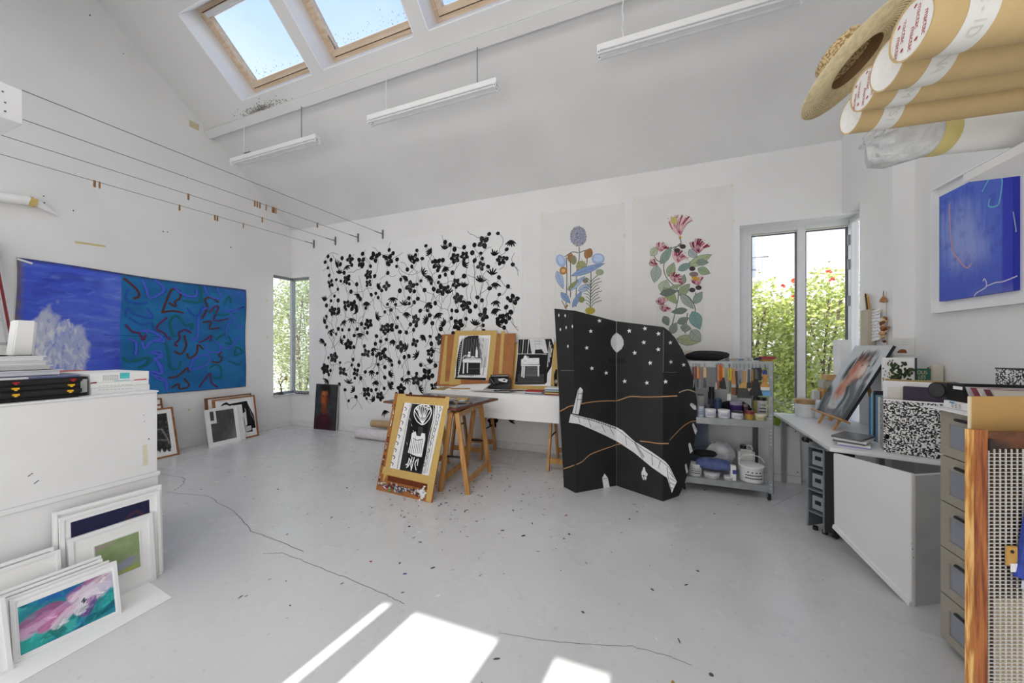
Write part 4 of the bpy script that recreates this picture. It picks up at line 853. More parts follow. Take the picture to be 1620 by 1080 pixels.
# ------------------------------------------------------------------ tables
def trestle(t, fr_, half, h, n='leg', x=None, mw=None, mat_w=None):
    """A-frame in the plane of fr_.U, two legs meeting under the top, foot rail and black brace"""
    mw = mat_w or M_PINE
    for s in (-1, 1):
        MB().bar(fr_.pt(s * half, 0, 0), fr_.pt(s * .05, h, 0), .045, .032, fr_.N).build('leg', mw, t)
    return t
def full_trestle(name, label, c, ang, half, h, spread, group):
    """trestle with two A-frames 'spread' apart; c is floor centre, ang direction of A plane"""
    c = Vector((*c, 0)); U = Vector((math.cos(ang), math.sin(ang), 0)); N = Vector((-U.y, U.x, 0)); t = thing(name, label, 'trestle', c, group=group)
    lower = {}
    for s in (-1, 1):
        for e_ in (-1, 1):
            a = c + U * (s * half) + N * (e_ * spread / 2); bb = c + U * (s * .035) + N * (e_ * spread / 2) + Vector((0, 0, h))
            MB().bar(a, bb, .05, .028, N).build('leg', M_PINE, t)
            lower[(s, e_)] = (a, bb)
        a0, b0 = lower[(s, -1)]; a1, b1 = lower[(s, 1)]
        MB().bar(a0 * .86 + b0 * .14, a1 * .86 + b1 * .14, .022, .06).build('foot_rail', M_PINE, t); MB().bar(a0 * .02 + b0 * .98, a1 * .02 + b1 * .98, .03, .05).build('head_rail', M_PINE, t)
    for e_ in (-1, 1):
        (a0, b0), (a1, b1) = lower[(-1, e_)], lower[(1, e_)]; MB().bar(a0 * .55 + b0 * .45, a1 * .55 + b1 * .45, .012, .02).build('brace', M_BLACK, t)
    return t
TZ = .87
ang = math.radians(-8)
T0 = Vector((-2.83, 3.26, 0)); TU = Vector((math.cos(ang), math.sin(ang), 0)); TN = Vector((-TU.y, TU.x, 0)); TWd, TDp = 1.06, .82
full_trestle('trestle', 'pine trestle under the right end of the palette table', (-1.86, 3.48), math.radians(5), .155, TZ - .052, .66, 'pine trestles')
full_trestle('trestle', 'pine trestle half hidden behind the leaning figure print', (-2.50, 3.58), math.radians(5), .155, TZ - .052, .66, 'pine trestles')
t = thing('palette_table', 'board table top with grey glass palette on pine trestles', 'table', T0 + TU * .5 + TN * .4 + Vector((0, 0, TZ - .022)))
ft = FR(T0 + Vector((0, 0, TZ)), TU, TN)
MB().ob(ft, 0, TWd, 0, TDp, -.022, 0).build('board', wood('table_board', '#7c4a32', '#5f3424', 'x'), t, bevel=.002)
MB().ob(ft, .03, TWd - .03, .03, TDp - .03, .0005, .006).build('glass_palette', mat('palette_glass', '#767c82', rough=.15, var=.25, scale=5), t)
rt = random.Random(9)
for k, (u, v, c, nm, lb) in enumerate(((.80, .22, '#2a2a2c', 'ink_tin', 'small black ink tin on the palette glass'), (.72, .33, '#9a9c9e', 'ink_tin', 'grey metal ink tin lid on the palette glass'), (.86, .36, '#c9cbca', 'ink_tin', 'pale round tin lid near the palette centre'))):
    t = thing(nm, lb, 'tin', ft.pt(u, v, .006)); MB().lathe(ft.pt(u, v, .006), [(.042, 0), (.045, .004), (.045, .018), (.04, .02), (.038, .012), (0, .012)], 18).build('tin', mat('tin_' + c[1:], c, rough=.35, metal=.3), t, smooth=True)
for k, (u, v, a, c, lb) in enumerate(((.74, .26, .4, '#dcdcdc', 'white scraper card on the palette glass'), (.66, .40, -.3, '#cfcfcf', 'grey paper scrap at the back of the palette'), (.80, .45, .2, '#c9a566', 'ochre sponge block on the palette'), (.62, .20, .9, '#5a6a80', 'slate blue rag at the left of the palette'))):
    t = thing('studio_scrap', lb, 'scrap', ft.pt(u, v, .006)); fs = FR(ft.pt(u, v, .006), (math.cos(a), math.sin(a), 0), (-math.sin(a), math.cos(a), 0)); hh = .012 + .014 * (k == 2)
    MB().ob(fs, -.07, .07, -.045, .045, .0005, hh).build('block', mat('scrap_' + c[1:], c), t, bevel=.004)
for k in range(4):
    t = thing('palette_brush', 'brush lying on the glass palette, %s from the figure print' % ORD[k], 'brush', ft.pt(.7, .5, .006), group='brushes on the palette'); u = .70 + .05 * k; v = .13 + .04 * k
    MB().cyl(ft.pt(u, v, .013), ft.pt(u + .16, v + .05, .013), .004, .006, n=8).build('handle', mat('brush_handle_%d' % (k % 2), ['#26262a', '#b98a4c'][k % 2], rough=.4), t); MB().cyl(ft.pt(u + .16, v + .05, .013), ft.pt(u + .19, v + .06, .013), .007, .004, n=8).build('bristles', M_BLACK, t)

# long table covered in white paper
TX0, TX1, TY0, TY1, T2 = -2.74, -.95, 4.10, 4.76, .90
full_trestle('trestle', 'pine trestle under the right end of the long white table', (-.87, 4.36), math.radians(90), .26, T2 - .048, .44, 'pine trestles')
full_trestle('trestle', 'pine trestle under the left half of the long white table', (-2.25, 4.42), math.radians(90), .24, T2 - .048, .45, 'pine trestles')
t = thing('long_table', 'long table top against the back wall covered with white paper', 'table', (-1.85, 4.43, .88)); MB().box(TX0 + .01, TX1 - .01, TY0 + .01, TY1, T2 - .018, T2).build('board', M_MDF, t)
t = thing('table_paper', 'white paper cover draped over the front edge of the long table', 'table cover', (-1.85, 4.1, T2))
m = MB(); m.box(TX0, TX1, TY0 - .004, TY1, T2 + .0008, T2 + .004)
n = 24; vs_ = []
for i in range(n + 1):
    x = TX0 + (TX1 - TX0) * i / n
    for z, o_ in ((T2 + .003, -.004), (T2 - .05, -.012), (.66, -.022), (.598 - .012 * i / n, -.03)): vs_.append((x, TY0 + o_ + .006 * math.sin(x * 5) * (z < .8), z))
m.add(vs_, [(i * 4 + k, (i + 1) * 4 + k, (i + 1) * 4 + k + 1, i * 4 + k + 1) for i in range(n) for k in range(3)])
m.build('cover', M_PAPER, t)
T2c = T2 + .004

def board(name, label, BLp, BRp, TLp, d, z0=T2c, yb=4.5):
    """drawing board leaning on the wall; pixel corners of its face, bottom corners rest at z0"""
    bl = P(*BLp, Z=z0); br = P(*BRp, Z=z0); return bl, br
# drawing board with the table print
def leanb(name, label, x0, x1, y, z0, h, lean, th, m, cat='drawing board'):
    return lean_frame(name, label, cat, (x0, y, z0), (x1, y, z0), h, lean, 0, th, m)
bl = P(690, 609, Y=4.55); br = P(809, 606, Y=4.55); tl = P(700, 522, Y=4.72)
t, fr, fi, w = leanb('drawing_board', 'brown drawing board with a taped print of a table and bottle', bl.x, br.x, 4.56, T2c, .80, .20, .015, M_MDF)
pr = Print(fi, cJ, n0=.0006, dn=.00003)
TP = '#c9a866'
for q in ([(165, 140), (190, 140), (160, 640), (105, 655)], [(270, 85), (320, 85), (265, 640), (205, 650)], [(650, 90), (720, 85), (670, 560), (610, 625)], [(765, 90), (800, 90), (770, 545), (735, 545)], [(270, 90), (720, 85), (715, 132), (300, 140)], [(205, 610), (330, 590), (330, 660), (210, 665)], [(110, 630), (205, 630), (205, 655), (105, 658)]): pr.fill(q, TP)
pr.fill([(315, 140), (650, 135), (605, 620), (262, 600)], '#eeeeee')
pr.fill([(345, 180), (380, 145), (470, 140), (520, 140), (560, 400), (540, 560), (440, 575), (300, 575), (275, 590), (285, 420), (320, 230)], '#2a2a2a')
for i in range(16): pr.line([(365 + i * 14, 160 + (i % 3) * 8), (352 + i * 13, 395)], .006, '#5b5b5b' if i % 2 else '#8a8a8a')
for i in range(10): pr.line([(520 + i * 12, 150 + i * 3), (545 + i * 6, 480)], .005, '#a8a8a8')
pr.curve([(405, 145), (360, 175), (345, 280), (330, 420), (305, 555)], .014, '#e8e8e8'); pr.curve([(300, 565), (430, 575), (560, 575), (575, 470), (590, 380)], .012, '#e8e8e8')
for i in range(14): pr.line([(310 + i * 18, 558), (318 + i * 18, 572)], .009, '#e4e4e4'); pr.line([(335 - i * 2, 230 + i * 23), (325 - i * 2, 240 + i * 23)], .008, '#dcdcdc'); pr.line([(560 + i * 2, 560 - i * 14), (575 + i * 2, 555 - i * 14)], .008, '#222222')
pr.fill([(270, 585), (600, 590), (600, 618), (265, 603)], '#1d1d1d')
pr.fill([(350, 400), (365, 388), (545, 392), (552, 405), (550, 430), (352, 428)], '#ededed')
for q in ([(358, 430), (372, 430), (366, 545), (350, 545)], [(398, 432), (410, 432), (408, 540), (396, 540)], [(540, 430), (550, 430), (545, 545), (536, 545)]): pr.fill(q, '#ededed')
pr.fill([(488, 372), (490, 300), (497, 285), (499, 262), (505, 262), (506, 285), (513, 300), (514, 372)], '#f2f2f2'); pr.fill([(405, 370), (403, 340), (432, 335), (438, 368)], '#efefef'); pr.ell((423, 322), 14, 12, '#efefef'); pr.ell((460, 368), 20, 7, '#f0f0f0'); pr.curve([(350, 385), (375, 355), (400, 360)], .02, '#c9c9c9')
pr.line([(385, 380), (545, 385)], .008, '#f2f2f2'); pr.line([(412, 495), (535, 492)], .004, '#888888')
pr.build('taped_print', t)
for q in ((.0, 1.0),): pass
x0 = P(806, 612, Y=4.6).x
t, fr, fi, w = leanb('drawing_board', 'second drawing board with a taped print of a jug on a table', x0, -.985, 4.60, T2c, .655, .20, .015, mat('ochre_board', '#c4a05a', rough=.6))
pr = Print(fi, cJ, n0=.0006, dn=.00003)
pr.fill([(945, 178), (1325, 172), (1290, 680), (905, 668)], '#ececec'); pr.fill([(948, 180), (1300, 175), (1325, 250), (1300, 470), (1255, 545), (1250, 640), (1225, 660), (930, 665), (905, 660), (925, 480), (940, 330)], '#222222')
for i in range(5): pr.line([(975 + i * 27, 180), (960 + i * 28, 330)], .012, '#d8d8d8' if i % 2 else '#5a5a5a')
for i in range(7): pr.line([(1275 + i * 6, 185 + i * 18), (1250 + i * 8, 500 - i * 26)], .012, '#dedede' if i % 2 else '#444444')
pr.line([(940, 335), (1180, 335), (1250, 340)], .012, '#b8b8b8')
pr.fill([(1062, 178), (1230, 178), (1262, 325), (1222, 330), (1195, 285), (1125, 290), (1120, 338), (1090, 340)], '#d9d9d9'); pr.line([(1110, 200), (1200, 200)], .004, '#777777'); pr.line([(1110, 230), (1200, 228)], .004, '#777777'); pr.line([(1130, 178), (1130, 280)], .003, '#888888'); pr.line([(1170, 178), (1172, 280)], .003, '#888888')
pr.fill([(975, 395), (1000, 382), (1168, 378), (1170, 445), (975, 450)], '#e9e9e9'); pr.line([(975, 460), (1175, 458)], .02, '#e6e6e6')
for q in ([(990, 470), (983, 580)], [(1010, 470), (1003, 590)], [(1160, 465), (1160, 575)]): pr.line(q, .022, '#e6e6e6')
pr.fill([(1005, 365), (1012, 352), (1030, 350), (1035, 365), (1050, 385), (1040, 420), (1020, 445), (1003, 420), (998, 390)], '#f2f2f2'); pr.curve([(1036, 362), (1056, 370), (1045, 390)], .007, '#f2f2f2'); pr.curve([(1005, 395), (1018, 420), (1030, 400)], .004, '#444444')
for j in range(7):
    for i in range(9): pr.line([(1025 + i * 15, 485 + j * 14), (1033 + i * 15, 480 + j * 14)], .006, '#bdbdbd')
for j in range(5):
    for i in range(20): pr.line([(945 + i * 14, 560 + j * 17), (951 + i * 14, 555 + j * 17)], .005, '#a9a9a9')
for i in range(22): pr.line([(918 + i * 14.5, 632), (916 + i * 14.5, 655)], .006, '#6d6d6d')
pr.build('taped_print', t)
x0 = P(772, 614, Y=4.5).x; x1 = P(807, 612, Y=4.5).x
t, fr, fi, w = leanb('small_linocut', 'small black linocut card leaning between the two drawing boards', x0, x1, 4.50, T2c, .165, .25, .006, M_BLACK, 'print')
pr = Print(fi, cJ, n0=.0006); pr.fill([(650, 560), (845, 555), (835, 650), (680, 680), (645, 610)], '#1a1a1a'); pr.fill([(730, 600), (790, 595), (835, 612), (820, 640), (770, 632), (735, 622)], '#e6e6e6'); pr.ell((795, 615), 15, 8, '#222222'); pr.line([(660, 570), (840, 568)], .008, '#cfcfcf'); pr.line([(650, 600), (690, 660)], .006, '#8f8f8f')
for i in range(5): pr.curve([(690 + i * 10, 590), (700 + i * 10, 620), (690 + i * 10, 650)], .003, '#777777')
pr.build('linocut_print', t)
t = thing('standing_print', 'narrow black and white print standing at the right end of the table', 'print', (-1.0, 4.47, T2c)); MB().box(-1.035, -.962, 4.50, 4.506, T2c, T2c + .30).build('card', M_PAPER, t)
pr = Print(FR((0, 4.50, 0), (1, 0, 0), (0, 0, 1)), cJ, n0=.0006); pr.fill([(1325, 560), (1345, 500), (1362, 500), (1362, 690), (1330, 690)], '#1d1d1d'); pr.curve([(1330, 640), (1350, 610), (1345, 650), (1360, 620)], .006, '#e0e0e0'); pr.build('print', t)
# papers, pencils and books on the long table
def sheet_thing(name, label, corners, z, h, m, cat='paper', curl=0.):
    c = sum((Vector(p) for p in corners), Vector((0, 0))) / 4; t = thing(name, label, cat, (c.x, c.y, z))
    p = [Vector((*q, z + .0006)) for q in corners]; p[2].z += curl; p[3].z += curl * .6
    MB().hexa([p[0], p[1], p[2], p[3]] + [q + Vector((0, 0, h)) for q in p]).build('sheets', m, t); return t
g2 = lambda x, y, z=T2c: tuple(P(*cJ(x, y), Z=z)[:2])
sheet_thing('paper_stack', 'loose white drawing sheets curling up below the table print', [(-2.55, 4.16), (-2.02, 4.18), (-2.0, 4.44), (-2.45, 4.42)], T2c, .012, M_PAPER, curl=.07)
sheet_thing('paper_stack', 'flat grey paper sheets on the table edge beside the linocut', [(-2.16, 4.11), (-1.62, 4.16), (-1.60, 4.36), (-1.95, 4.34)], T2c + .014, .006, mat('grey_paper', '#cfd0d2'))
sheet_thing('wood_palette', 'thin ochre wooden palette board at the left end of the white table', [(-2.72, 4.14), (-2.58, 4.13), (-2.56, 4.4), (-2.70, 4.42)], T2c, .012, mat('ochre_ply', '#a98c5a'), 'board')
for k, (x0, y0, x1, y1, c, lb) in enumerate(((-2.42, 4.13, -2.20, 4.22, '#b07a30', 'ochre pencil at the left of the papers'), (-1.78, 4.13, -1.45, 4.26, '#2b2622', 'dark brush with black ferrule at the table edge'), (-1.72, 4.18, -1.40, 4.30, '#7a4a26', 'brown handled tool beside the dark brush'), (-1.98, 4.14, -1.55, 4.30, '#c9cbd0', 'long steel ruler on the grey sheets'))):
    t = thing('drawing_tool', lb, 'tool', (x0, y0, T2c)); zz = T2c + .024
    if k == 3: MB().bar((x0, y0, zz - .003), (x1, y1, zz - .003), .03, .002, (0, 0, 1)).build('ruler', M_STEEL, t)
    else:
        MB().cyl((x0, y0, T2c + .03), (x1, y1, T2c + .03), .008, .006, n=8).build('handle', mat('tool_' + c[1:], c, rough=.4), t); d_ = (Vector((x0, y0, 0)) - Vector((x1, y1, 0))).normalized()
        a = Vector((x0, y0, T2c + .031)); MB().cyl(a, a + d_ * .035, .010, .006, n=8).build('tip', M_BLACK if k else M_PINEX, t)
ZZ = T2c
for k, (x0, x1, y0, y1, h, c, lb) in enumerate(((-1.42, -1.16, 4.18, 4.36, .012, '#6a6f86', 'slate notebook under the red booklet'), (-1.44, -1.20, 4.20, 4.36, .010, '#d7d7dc', 'pale grey booklet between notebook and red booklet'), (-1.42, -1.21, 4.22, 4.38, .014, '#b32a30', 'red booklet on the small pile of the white table'))):
    t = thing('booklet', lb, 'book', ((x0 + x1) / 2, 4.27, ZZ)); MB().box(x0, x1, y0, y1, ZZ + .0003, ZZ + h).build('cover', mat('book_' + c[1:], c, rough=.45), t, bevel=.002); ZZ += h
ZZ = T2c
for k, (h, c) in enumerate(((.018, '#7c2230'), (.014, '#c9c26a'), (.014, '#6d2a3a'), (.014, '#9fb8a0'), (.016, '#6a7fae'), (.014, '#e0e0e0'))):
    t = thing('striped_book', '%s book, %s in the striped stack by the black screen' % (['dark red', 'yellow', 'maroon', 'sage green', 'blue', 'white'][k], ['lowest', 'second', 'third', 'fourth', 'fifth', 'topmost'][k]), 'book', (-1.05, 4.25, ZZ), group='striped book stack')
    MB().box(-1.15, -.955, 4.16, 4.34, ZZ + .0003, ZZ + h).build('cover', mat('book_' + c[1:], c, rough=.45), t, bevel=.0015); MB().box(-1.145, -.962, 4.341, 4.343, ZZ + .002, ZZ + h - .002).build('pages', M_PAPER, t); ZZ += h
t = thing('glue_stick', 'small white bottle behind the red booklet', 'bottle', (-1.12, 4.42, T2c)); MB().lathe((-1.12, 4.42, T2c), [(.016, 0), (.016, .06), (.01, .07), (.01, .085), (0, .085)], 14).build('bottle', M_WHITE, t, smooth=True); MB().cyl((-1.12, 4.42, T2c + .085), (-1.12, 4.42, T2c + .10), .01, n=12).build('cap', mat('green_cap', '#6f9a4a'), t)

# the big board with the figure print leaning against the palette table
t, fr, fi, w = lean_frame('easel_board', 'tall paint-splashed board with a taped black figure print, leaning on the table', 'drawing board', (-2.637, 2.93, 0), (-1.914, 2.865, 0), 1.015, .27, 0, .018, M_MDF)
pr = Print(fi, cI, n0=.0006, dn=.00004)
for q in ([(225, 75), (690, 100), (680, 205), (265, 150)], [(225, 75), (290, 75), (160, 730), (85, 875)], [(630, 110), (692, 100), (520, 1052), (475, 1035), (500, 800)], [(95, 725), (500, 800), (495, 885), (80, 790)]): pr.fill(q, TP)
pr.fill([(290, 75), (655, 97), (650, 112), (300, 92)], '#5c2b1c'); pr.fill([(285, 150), (632, 182), (502, 808), (155, 737)], '#e9e9e9')
pr.fill([(345, 160), (560, 178), (520, 420), (440, 795), (240, 755), (300, 420)], '#2c2c2c'); pr.fill([(380, 165), (530, 175), (500, 350), (470, 640), (420, 780), (300, 750), (330, 420)], '#151515')
for i in range(5): pr.curve([(352 - i * 5, 165), (318 - i * 4, 300), (290 - i * 5, 450), (250 - i * 4, 620), (225 - i * 3, 745)], .004, ['#f0f0f0', '#777777', '#dddddd', '#4d4d4d', '#e8e8e8'][i])
for i in range(7): pr.curve([(548 + i * 11, 180), (540 + i * 10, 300), (505 + i * 9, 450), (480 + i * 8, 620), (448 + i * 7, 790)], .005, ['#e0e0e0', '#555555', '#cccccc', '#3a3a3a', '#f4f4f4', '#888888', '#dcdcdc'][i])
for i in range(9): y = 190 + i * 62; x = 295 - i * 15; pr.curve([(x - 10, y), (x + 8, y + 16), (x - 4, y + 34)], .008, '#222222'); pr.curve([(x + 310 - i * 3, y), (x + 322 - i * 3, y + 20), (x + 306 - i * 3, y + 40)], .006, '#333333')
for a in range(6):
    th = 2.75 - a * .47; x, y = 448, 345; pr.curve([(x, y), (x + 60 * math.cos(th) * 1.05, y - 80 - 40 * math.sin(th)), (x + 78 * math.cos(th), y - 110 - 62 * math.sin(th)), (x + 40 * math.cos(th + .25), y - 125 - 20 * math.sin(th)), (x + 22 * math.cos(th), y - 60)], .008, '#f1f1f1')
    pr.ell((x + 58 * math.cos(th), y - 118 - 44 * math.sin(th)), 8, 12, '#d0d0d0', n=8)
pr.curve([(440, 350), (400, 320), (372, 260), (385, 200), (440, 172), (500, 178), (528, 225), (512, 290), (470, 340), (440, 350)], .010, '#f4f4f4')
pr.fill([(410, 370), (450, 370), (455, 455), (400, 460)], '#3c3c3c')
pr.fill([(345, 470), (352, 425), (385, 410), (395, 450), (430, 455), (440, 425), (470, 430), (472, 480), (455, 560), (440, 640), (395, 635), (315, 600), (330, 540)], '#ececec')
for i in range(7): pr.curve([(350 + i * 17, 480 + (i % 2) * 6), (343 + i * 16, 540), (330 + i * 17, 610)], .006, '#2b2b2b')
pr.curve([(360, 470), (400, 490), (450, 478)], .006, '#1d1d1d')
for q in ([(375, 640), (360, 700), (345, 762)], [(355, 640), (345, 690), (345, 760)], [(330, 650), (315, 700), (295, 710)], [(400, 660), (380, 700), (390, 760)], [(410, 655), (400, 720)], [(320, 690), (310, 735)], [(325, 650), (340, 680), (320, 720), (300, 735)]): pr.curve(q, .011, '#ededed')
for i in range(8): pr.line([(330 + (i % 4) * 22 - i * 6, 290 + i * 55), (338 + (i % 4) * 22 - i * 6, 310 + i * 55)], .006, '#bdbdbd')
pr.fill([(140, 805), (492, 885), (488, 935), (130, 852)], '#6a3218')
rr = random.Random(3)
for i in range(170):
    tt = rr.random(); x = 75 + tt * 400 + rr.gauss(0, 6); y = 890 + tt * 85 + rr.gauss(0, 14); pr.ell((x, y), rr.uniform(5, 16), rr.uniform(4, 9), rr.choice(['#c9c9cc', '#8e2c34', '#3a3a42', '#b8bac4', '#d9d9da', '#5a4a52', '#7c7f90', '#44342c']), rot=rr.uniform(0, 2), n=8)
pr.ell((158, 942), 14, 8, '#3f9a5c'); pr.fill([(85, 875), (100, 860), (130, 870), (120, 880)], TP)
for i in range(34): pr.ell((452 + rr.gauss(0, 14), 965 + rr.gauss(0, 22)), 11, 8, '#e3e3e3', n=7)
for i in range(40): tt = rr.random(); pr.ell((205 - tt * 150, 170 + tt * 720), rr.uniform(3, 7), rr.uniform(6, 16), rr.choice(['#b8b8ba', '#8e2c34', '#d9d9d9', '#3a2a26']), n=7)
pr.build('taped_print', t)

# ------------------------------------------------------------------ black folding screen
t = thing('folding_screen', 'tall black folding screen painted with stars, moon and a white bridge', 'screen', (-.2, 3.75, 0))
M_SCR = mat('black_board', '#1b1b1c', rough=.6, var=.25, scale=5, bump=.05, bscale=200)
SA_, SB_, SC_, SD_, SE_ = (Vector((*p, 0)) for p in ((-.812, 3.70), (-.662, 3.585), (-.285, 3.93), (.165, 3.69), (.33, 3.875)))
def panel(a, c, outline, nm='panel'):
    f = FR(a, c - a, (0, 0, 1))
    if f.N.y > 0: f.N = -f.N
    pts = [f.px(p) for p in outline]; pts = [(u, max(0.001, v)) for u, v in pts]
    MB().prism([f.pt(u, v, 0) for u, v in pts], -f.N * .008).build(nm, M_SCR, t); return f
pA = panel(SA_, SB_, [(877, 488), (907.5, 491), (910.5, 780), (892, 771)])
pB = panel(SB_, SC_, [(909, 491), (975, 508), (975, 769), (911, 780)])
pC = panel(SC_, SD_, [(975.5, 508), (1049, 517), (1048.5, 793), (975.5, 769)])
pD = panel(SD_, SE_, [(1049.5, 517), (1058, 523), (1068, 534), (1079, 552), (1090, 576), (1098, 602), (1103, 636), (1102.5, 670), (1098, 706), (1090, 742), (1082, 768), (1074, 784), (1049, 793)])
PR = {k: Print(f, cG, n0=.0008, dn=.00003) for k, f in (('A', pA), ('B', pB), ('C', pC), ('D', pD))}
WH, OC = '#e9e9ea', '#b58a62'
def star(pr, x, y, r):
    pts = []
    for i in range(10):
        a = math.pi / 2 + i * math.pi / 5 + .15; q = r if i % 2 == 0 else r * .42; pts.append((x + q * math.cos(a), y - q * math.sin(a)))
    pr.fill(pts, WH)
for x, y in ((289, 122), (244, 176), (223, 262), (250, 368), (324, 392)): star(PR['B'], x, y, 12)
for x, y in ((444, 174), (525, 162), (595, 189), (519, 234), (472, 288), (594, 270), (552, 340), (420, 435), (535, 443), (632, 437)): star(PR['C'], x, y, 13)
for x, y in ((656, 235), (659, 335), (725, 350)): star(PR['D'], x, y, 12)
for x, y in ((79, 93), (112, 95), (87, 167), (117, 157), (149, 151), (126, 254)): PR['A'].fill([(x, y - 10), (x + 4, y), (x, y + 10), (x - 4, y)], WH)
moon = [(380, 182), (402, 200), (414, 222), (415, 245), (405, 268), (380, 288), (360, 268), (348, 245), (348, 222), (358, 200)]
PR['B'].fill([p for p in [(377.5, 183)] + moon[5:] if p[0] <= 380] + [], '#cfcfcf') if False else None
PR['B'].fill([(377, 183), (377, 287), (360, 268), (348, 245), (347, 224), (358, 200)], '#c9c9ca'); PR['C'].fill([(378, 183), (400, 198), (414, 222), (415, 246), (404, 268), (378, 288)], '#c9c9ca')
PR['A'].curve([(82, 592), (105, 580), (130, 566), (155, 560)], .010, OC); PR['B'].curve([(195, 552), (240, 543), (290, 538), (340, 536), (377, 536)], .010, OC); PR['C'].curve([(379, 536), (410, 526), (450, 514), (520, 516), (600, 515), (692, 510)], .010, OC); PR['D'].curve([(700, 494), (730, 482), (755, 480), (790, 494)], .009, '#c9b9a0')
PR['A'].curve([(103, 888), (135, 878), (160, 868)], .010, OC); PR['B'].curve([(168, 866), (200, 850), (240, 815), (300, 790), (345, 775), (377, 762)], .010, OC); PR['C'].curve([(379, 762), (398, 760)], .010, OC); PR['C'].curve([(498, 744), (550, 750), (600, 757), (648, 757)], .010, OC); PR['D'].curve([(652, 740), (680, 710), (720, 670), (760, 645), (795, 640)], .010, OC)
# bridge
PR['B'].fill([(148, 600), (165, 530), (178, 480), (190, 464), (203, 480), (196, 540), (180, 606)], WH); PR['B'].fill([(140, 604), (260, 632), (377, 672), (377, 745), (320, 716), (240, 680), (185, 657), (130, 648)], WH)
PR['C'].fill([(378, 672), (410, 690), (470, 745), (560, 800), (630, 850), (650, 872), (690, 955), (664, 1012), (640, 935), (560, 880), (470, 805), (410, 765), (378, 745)], WH)
for q in ([(150, 612), (260, 640), (376, 682)], [(180, 620), (188, 650)], [(230, 628), (245, 672)], [(300, 660), (320, 700)], [(340, 668), (365, 715)], [(165, 600), (182, 480)], [(185, 600), (198, 490)], [(178, 500), (200, 498)], [(172, 530), (196, 528)], [(130, 652), (190, 662), (270, 700), (377, 752)]): PR['B'].line(q, .005, '#1c1c1c')
for q in ([(380, 684), (440, 730), (520, 790), (600, 840), (650, 880), (672, 930)], [(470, 750), (490, 790), (515, 838)], [(560, 808), (565, 870)], [(605, 845), (595, 885)], [(640, 878), (645, 930), (662, 1000)], [(648, 905), (680, 940)], [(652, 935), (684, 955)], [(655, 960), (680, 972)], [(660, 985), (672, 990)], [(425, 715), (430, 765)]): PR['C'].line(q, .005, '#1c1c1c')
for i in range(16): PR['B'].line([(188 + i * 12, 608 + i * 4.2), (192 + i * 12, 616 + i * 4.2)], .006, '#1c1c1c'); PR['C'].line([(470 + i * 3, 752 + i * 5), (478 + i * 3, 750 + i * 5)], .005, '#1c1c1c')
PR['B'].fill([(303, 935), (315, 912), (332, 935), (342, 985), (310, 990)], WH); PR['B'].line([(305, 940), (330, 936)], .004, '#1c1c1c')
for q in ([(517, 885), (525, 885), (528, 900), (540, 915), (535, 928), (520, 920), (508, 922), (506, 908)], [(515, 922), (522, 945), (516, 945), (508, 925)], [(525, 922), (535, 935), (528, 948), (520, 930)]): PR['C'].fill(q, WH)
PR['C'].ell((520, 885), 5, 6, WH)
for q in ([(755, 555), (765, 547), (788, 560), (790, 583), (775, 580)], [(768, 660), (775, 650), (795, 690), (785, 712)], [(748, 760), (758, 752), (773, 795), (758, 810)], [(730, 870), (738, 860), (748, 900), (740, 915)]): PR['D'].fill(q, WH); PR['D'].line([q[0], q[2]], .003, '#333333')
GL = '#4a4a4b'
PR['A'].line([(154, 60), (158, 380)], .004, GL) if False else None
PR['B'].line([(88, 380), (158, 380)], .004, '#8c8c8c'); PR['C'].line([(620, 388), (622, 170)], .005, '#777777'); PR['D'].line([(628, 388), (690, 388)], .004, '#777777'); PR['D'].line([(715, 390), (690, 560), (650, 750)], .003, GL)
PR['C'].fill([(380, 316), (425, 318), (428, 340), (380, 340)], '#262627'); PR['B'].fill([(336, 318), (376, 316), (376, 340), (334, 342)], '#262627')
for k, p in PR.items(): p.build('painted_motifs', t)

# ------------------------------------------------------------------ steel cart with brushes and paint
KX0, KX1, KY0, KY1 = .36, 1.165, 4.06, 4.60
t = thing('steel_cart', 'galvanised steel shelf cart on casters beside the black screen', 'shelf cart', (.73, 4.33, 0))
for x, sx in ((KX0, 1), (KX1, -1)):
    for y, sy in ((KY0, 1), (KY1, -1)):
        m = MB().box(min(x, x + sx * .042), max(x, x + sx * .042), min(y, y + sy * .003), max(y, y + sy * .003), .075, 1.352).box(min(x, x + sx * .003), max(x, x + sx * .003), min(y, y + sy * .042), max(y, y + sy * .042), .075, 1.352)
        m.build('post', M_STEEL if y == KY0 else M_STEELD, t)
        c = (x + sx * .03, y + sy * .03); w_ = MB().cyl((c[0] - .011, c[1], .032), (c[0] + .011, c[1], .032), .031, n=18).build('caster', M_BLACK, t, smooth=True)
        MB().box(c[0] - .016, c[0] - .013, c[1] - .014, c[1] + .014, .03, .078).box(c[0] + .013, c[0] + .016, c[1] - .014, c[1] + .014, .03, .078).build('fork', M_STEEL, w_)
g = MB()
for z in (.12, .16, .55, .585, .62, .655, .69, .80, .835, 1.0, 1.2): g.cyl((KX1 - .022, KY0 - .0015, z), (KX1 - .022, KY0 + .0005, z), .006, n=8)
g.build('post_holes', mat('hole_pale', '#dfe1e2'), t, kind='stuff')
for z0, z1 in ((.085, .145), (.708, .772), (1.29, 1.352)):
    nm = MB().box(KX0 + .003, KX1 - .042, KY0 + .004, KY1 - .004, z1 - .006, z1 - .001).build('shelf', M_STEEL, t)
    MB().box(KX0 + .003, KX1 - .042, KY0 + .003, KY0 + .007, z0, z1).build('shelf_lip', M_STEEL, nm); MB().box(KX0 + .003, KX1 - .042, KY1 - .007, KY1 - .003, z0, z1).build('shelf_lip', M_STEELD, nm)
za = crop(1080, 540, .12966); zc = crop(1080, 660, .12966)
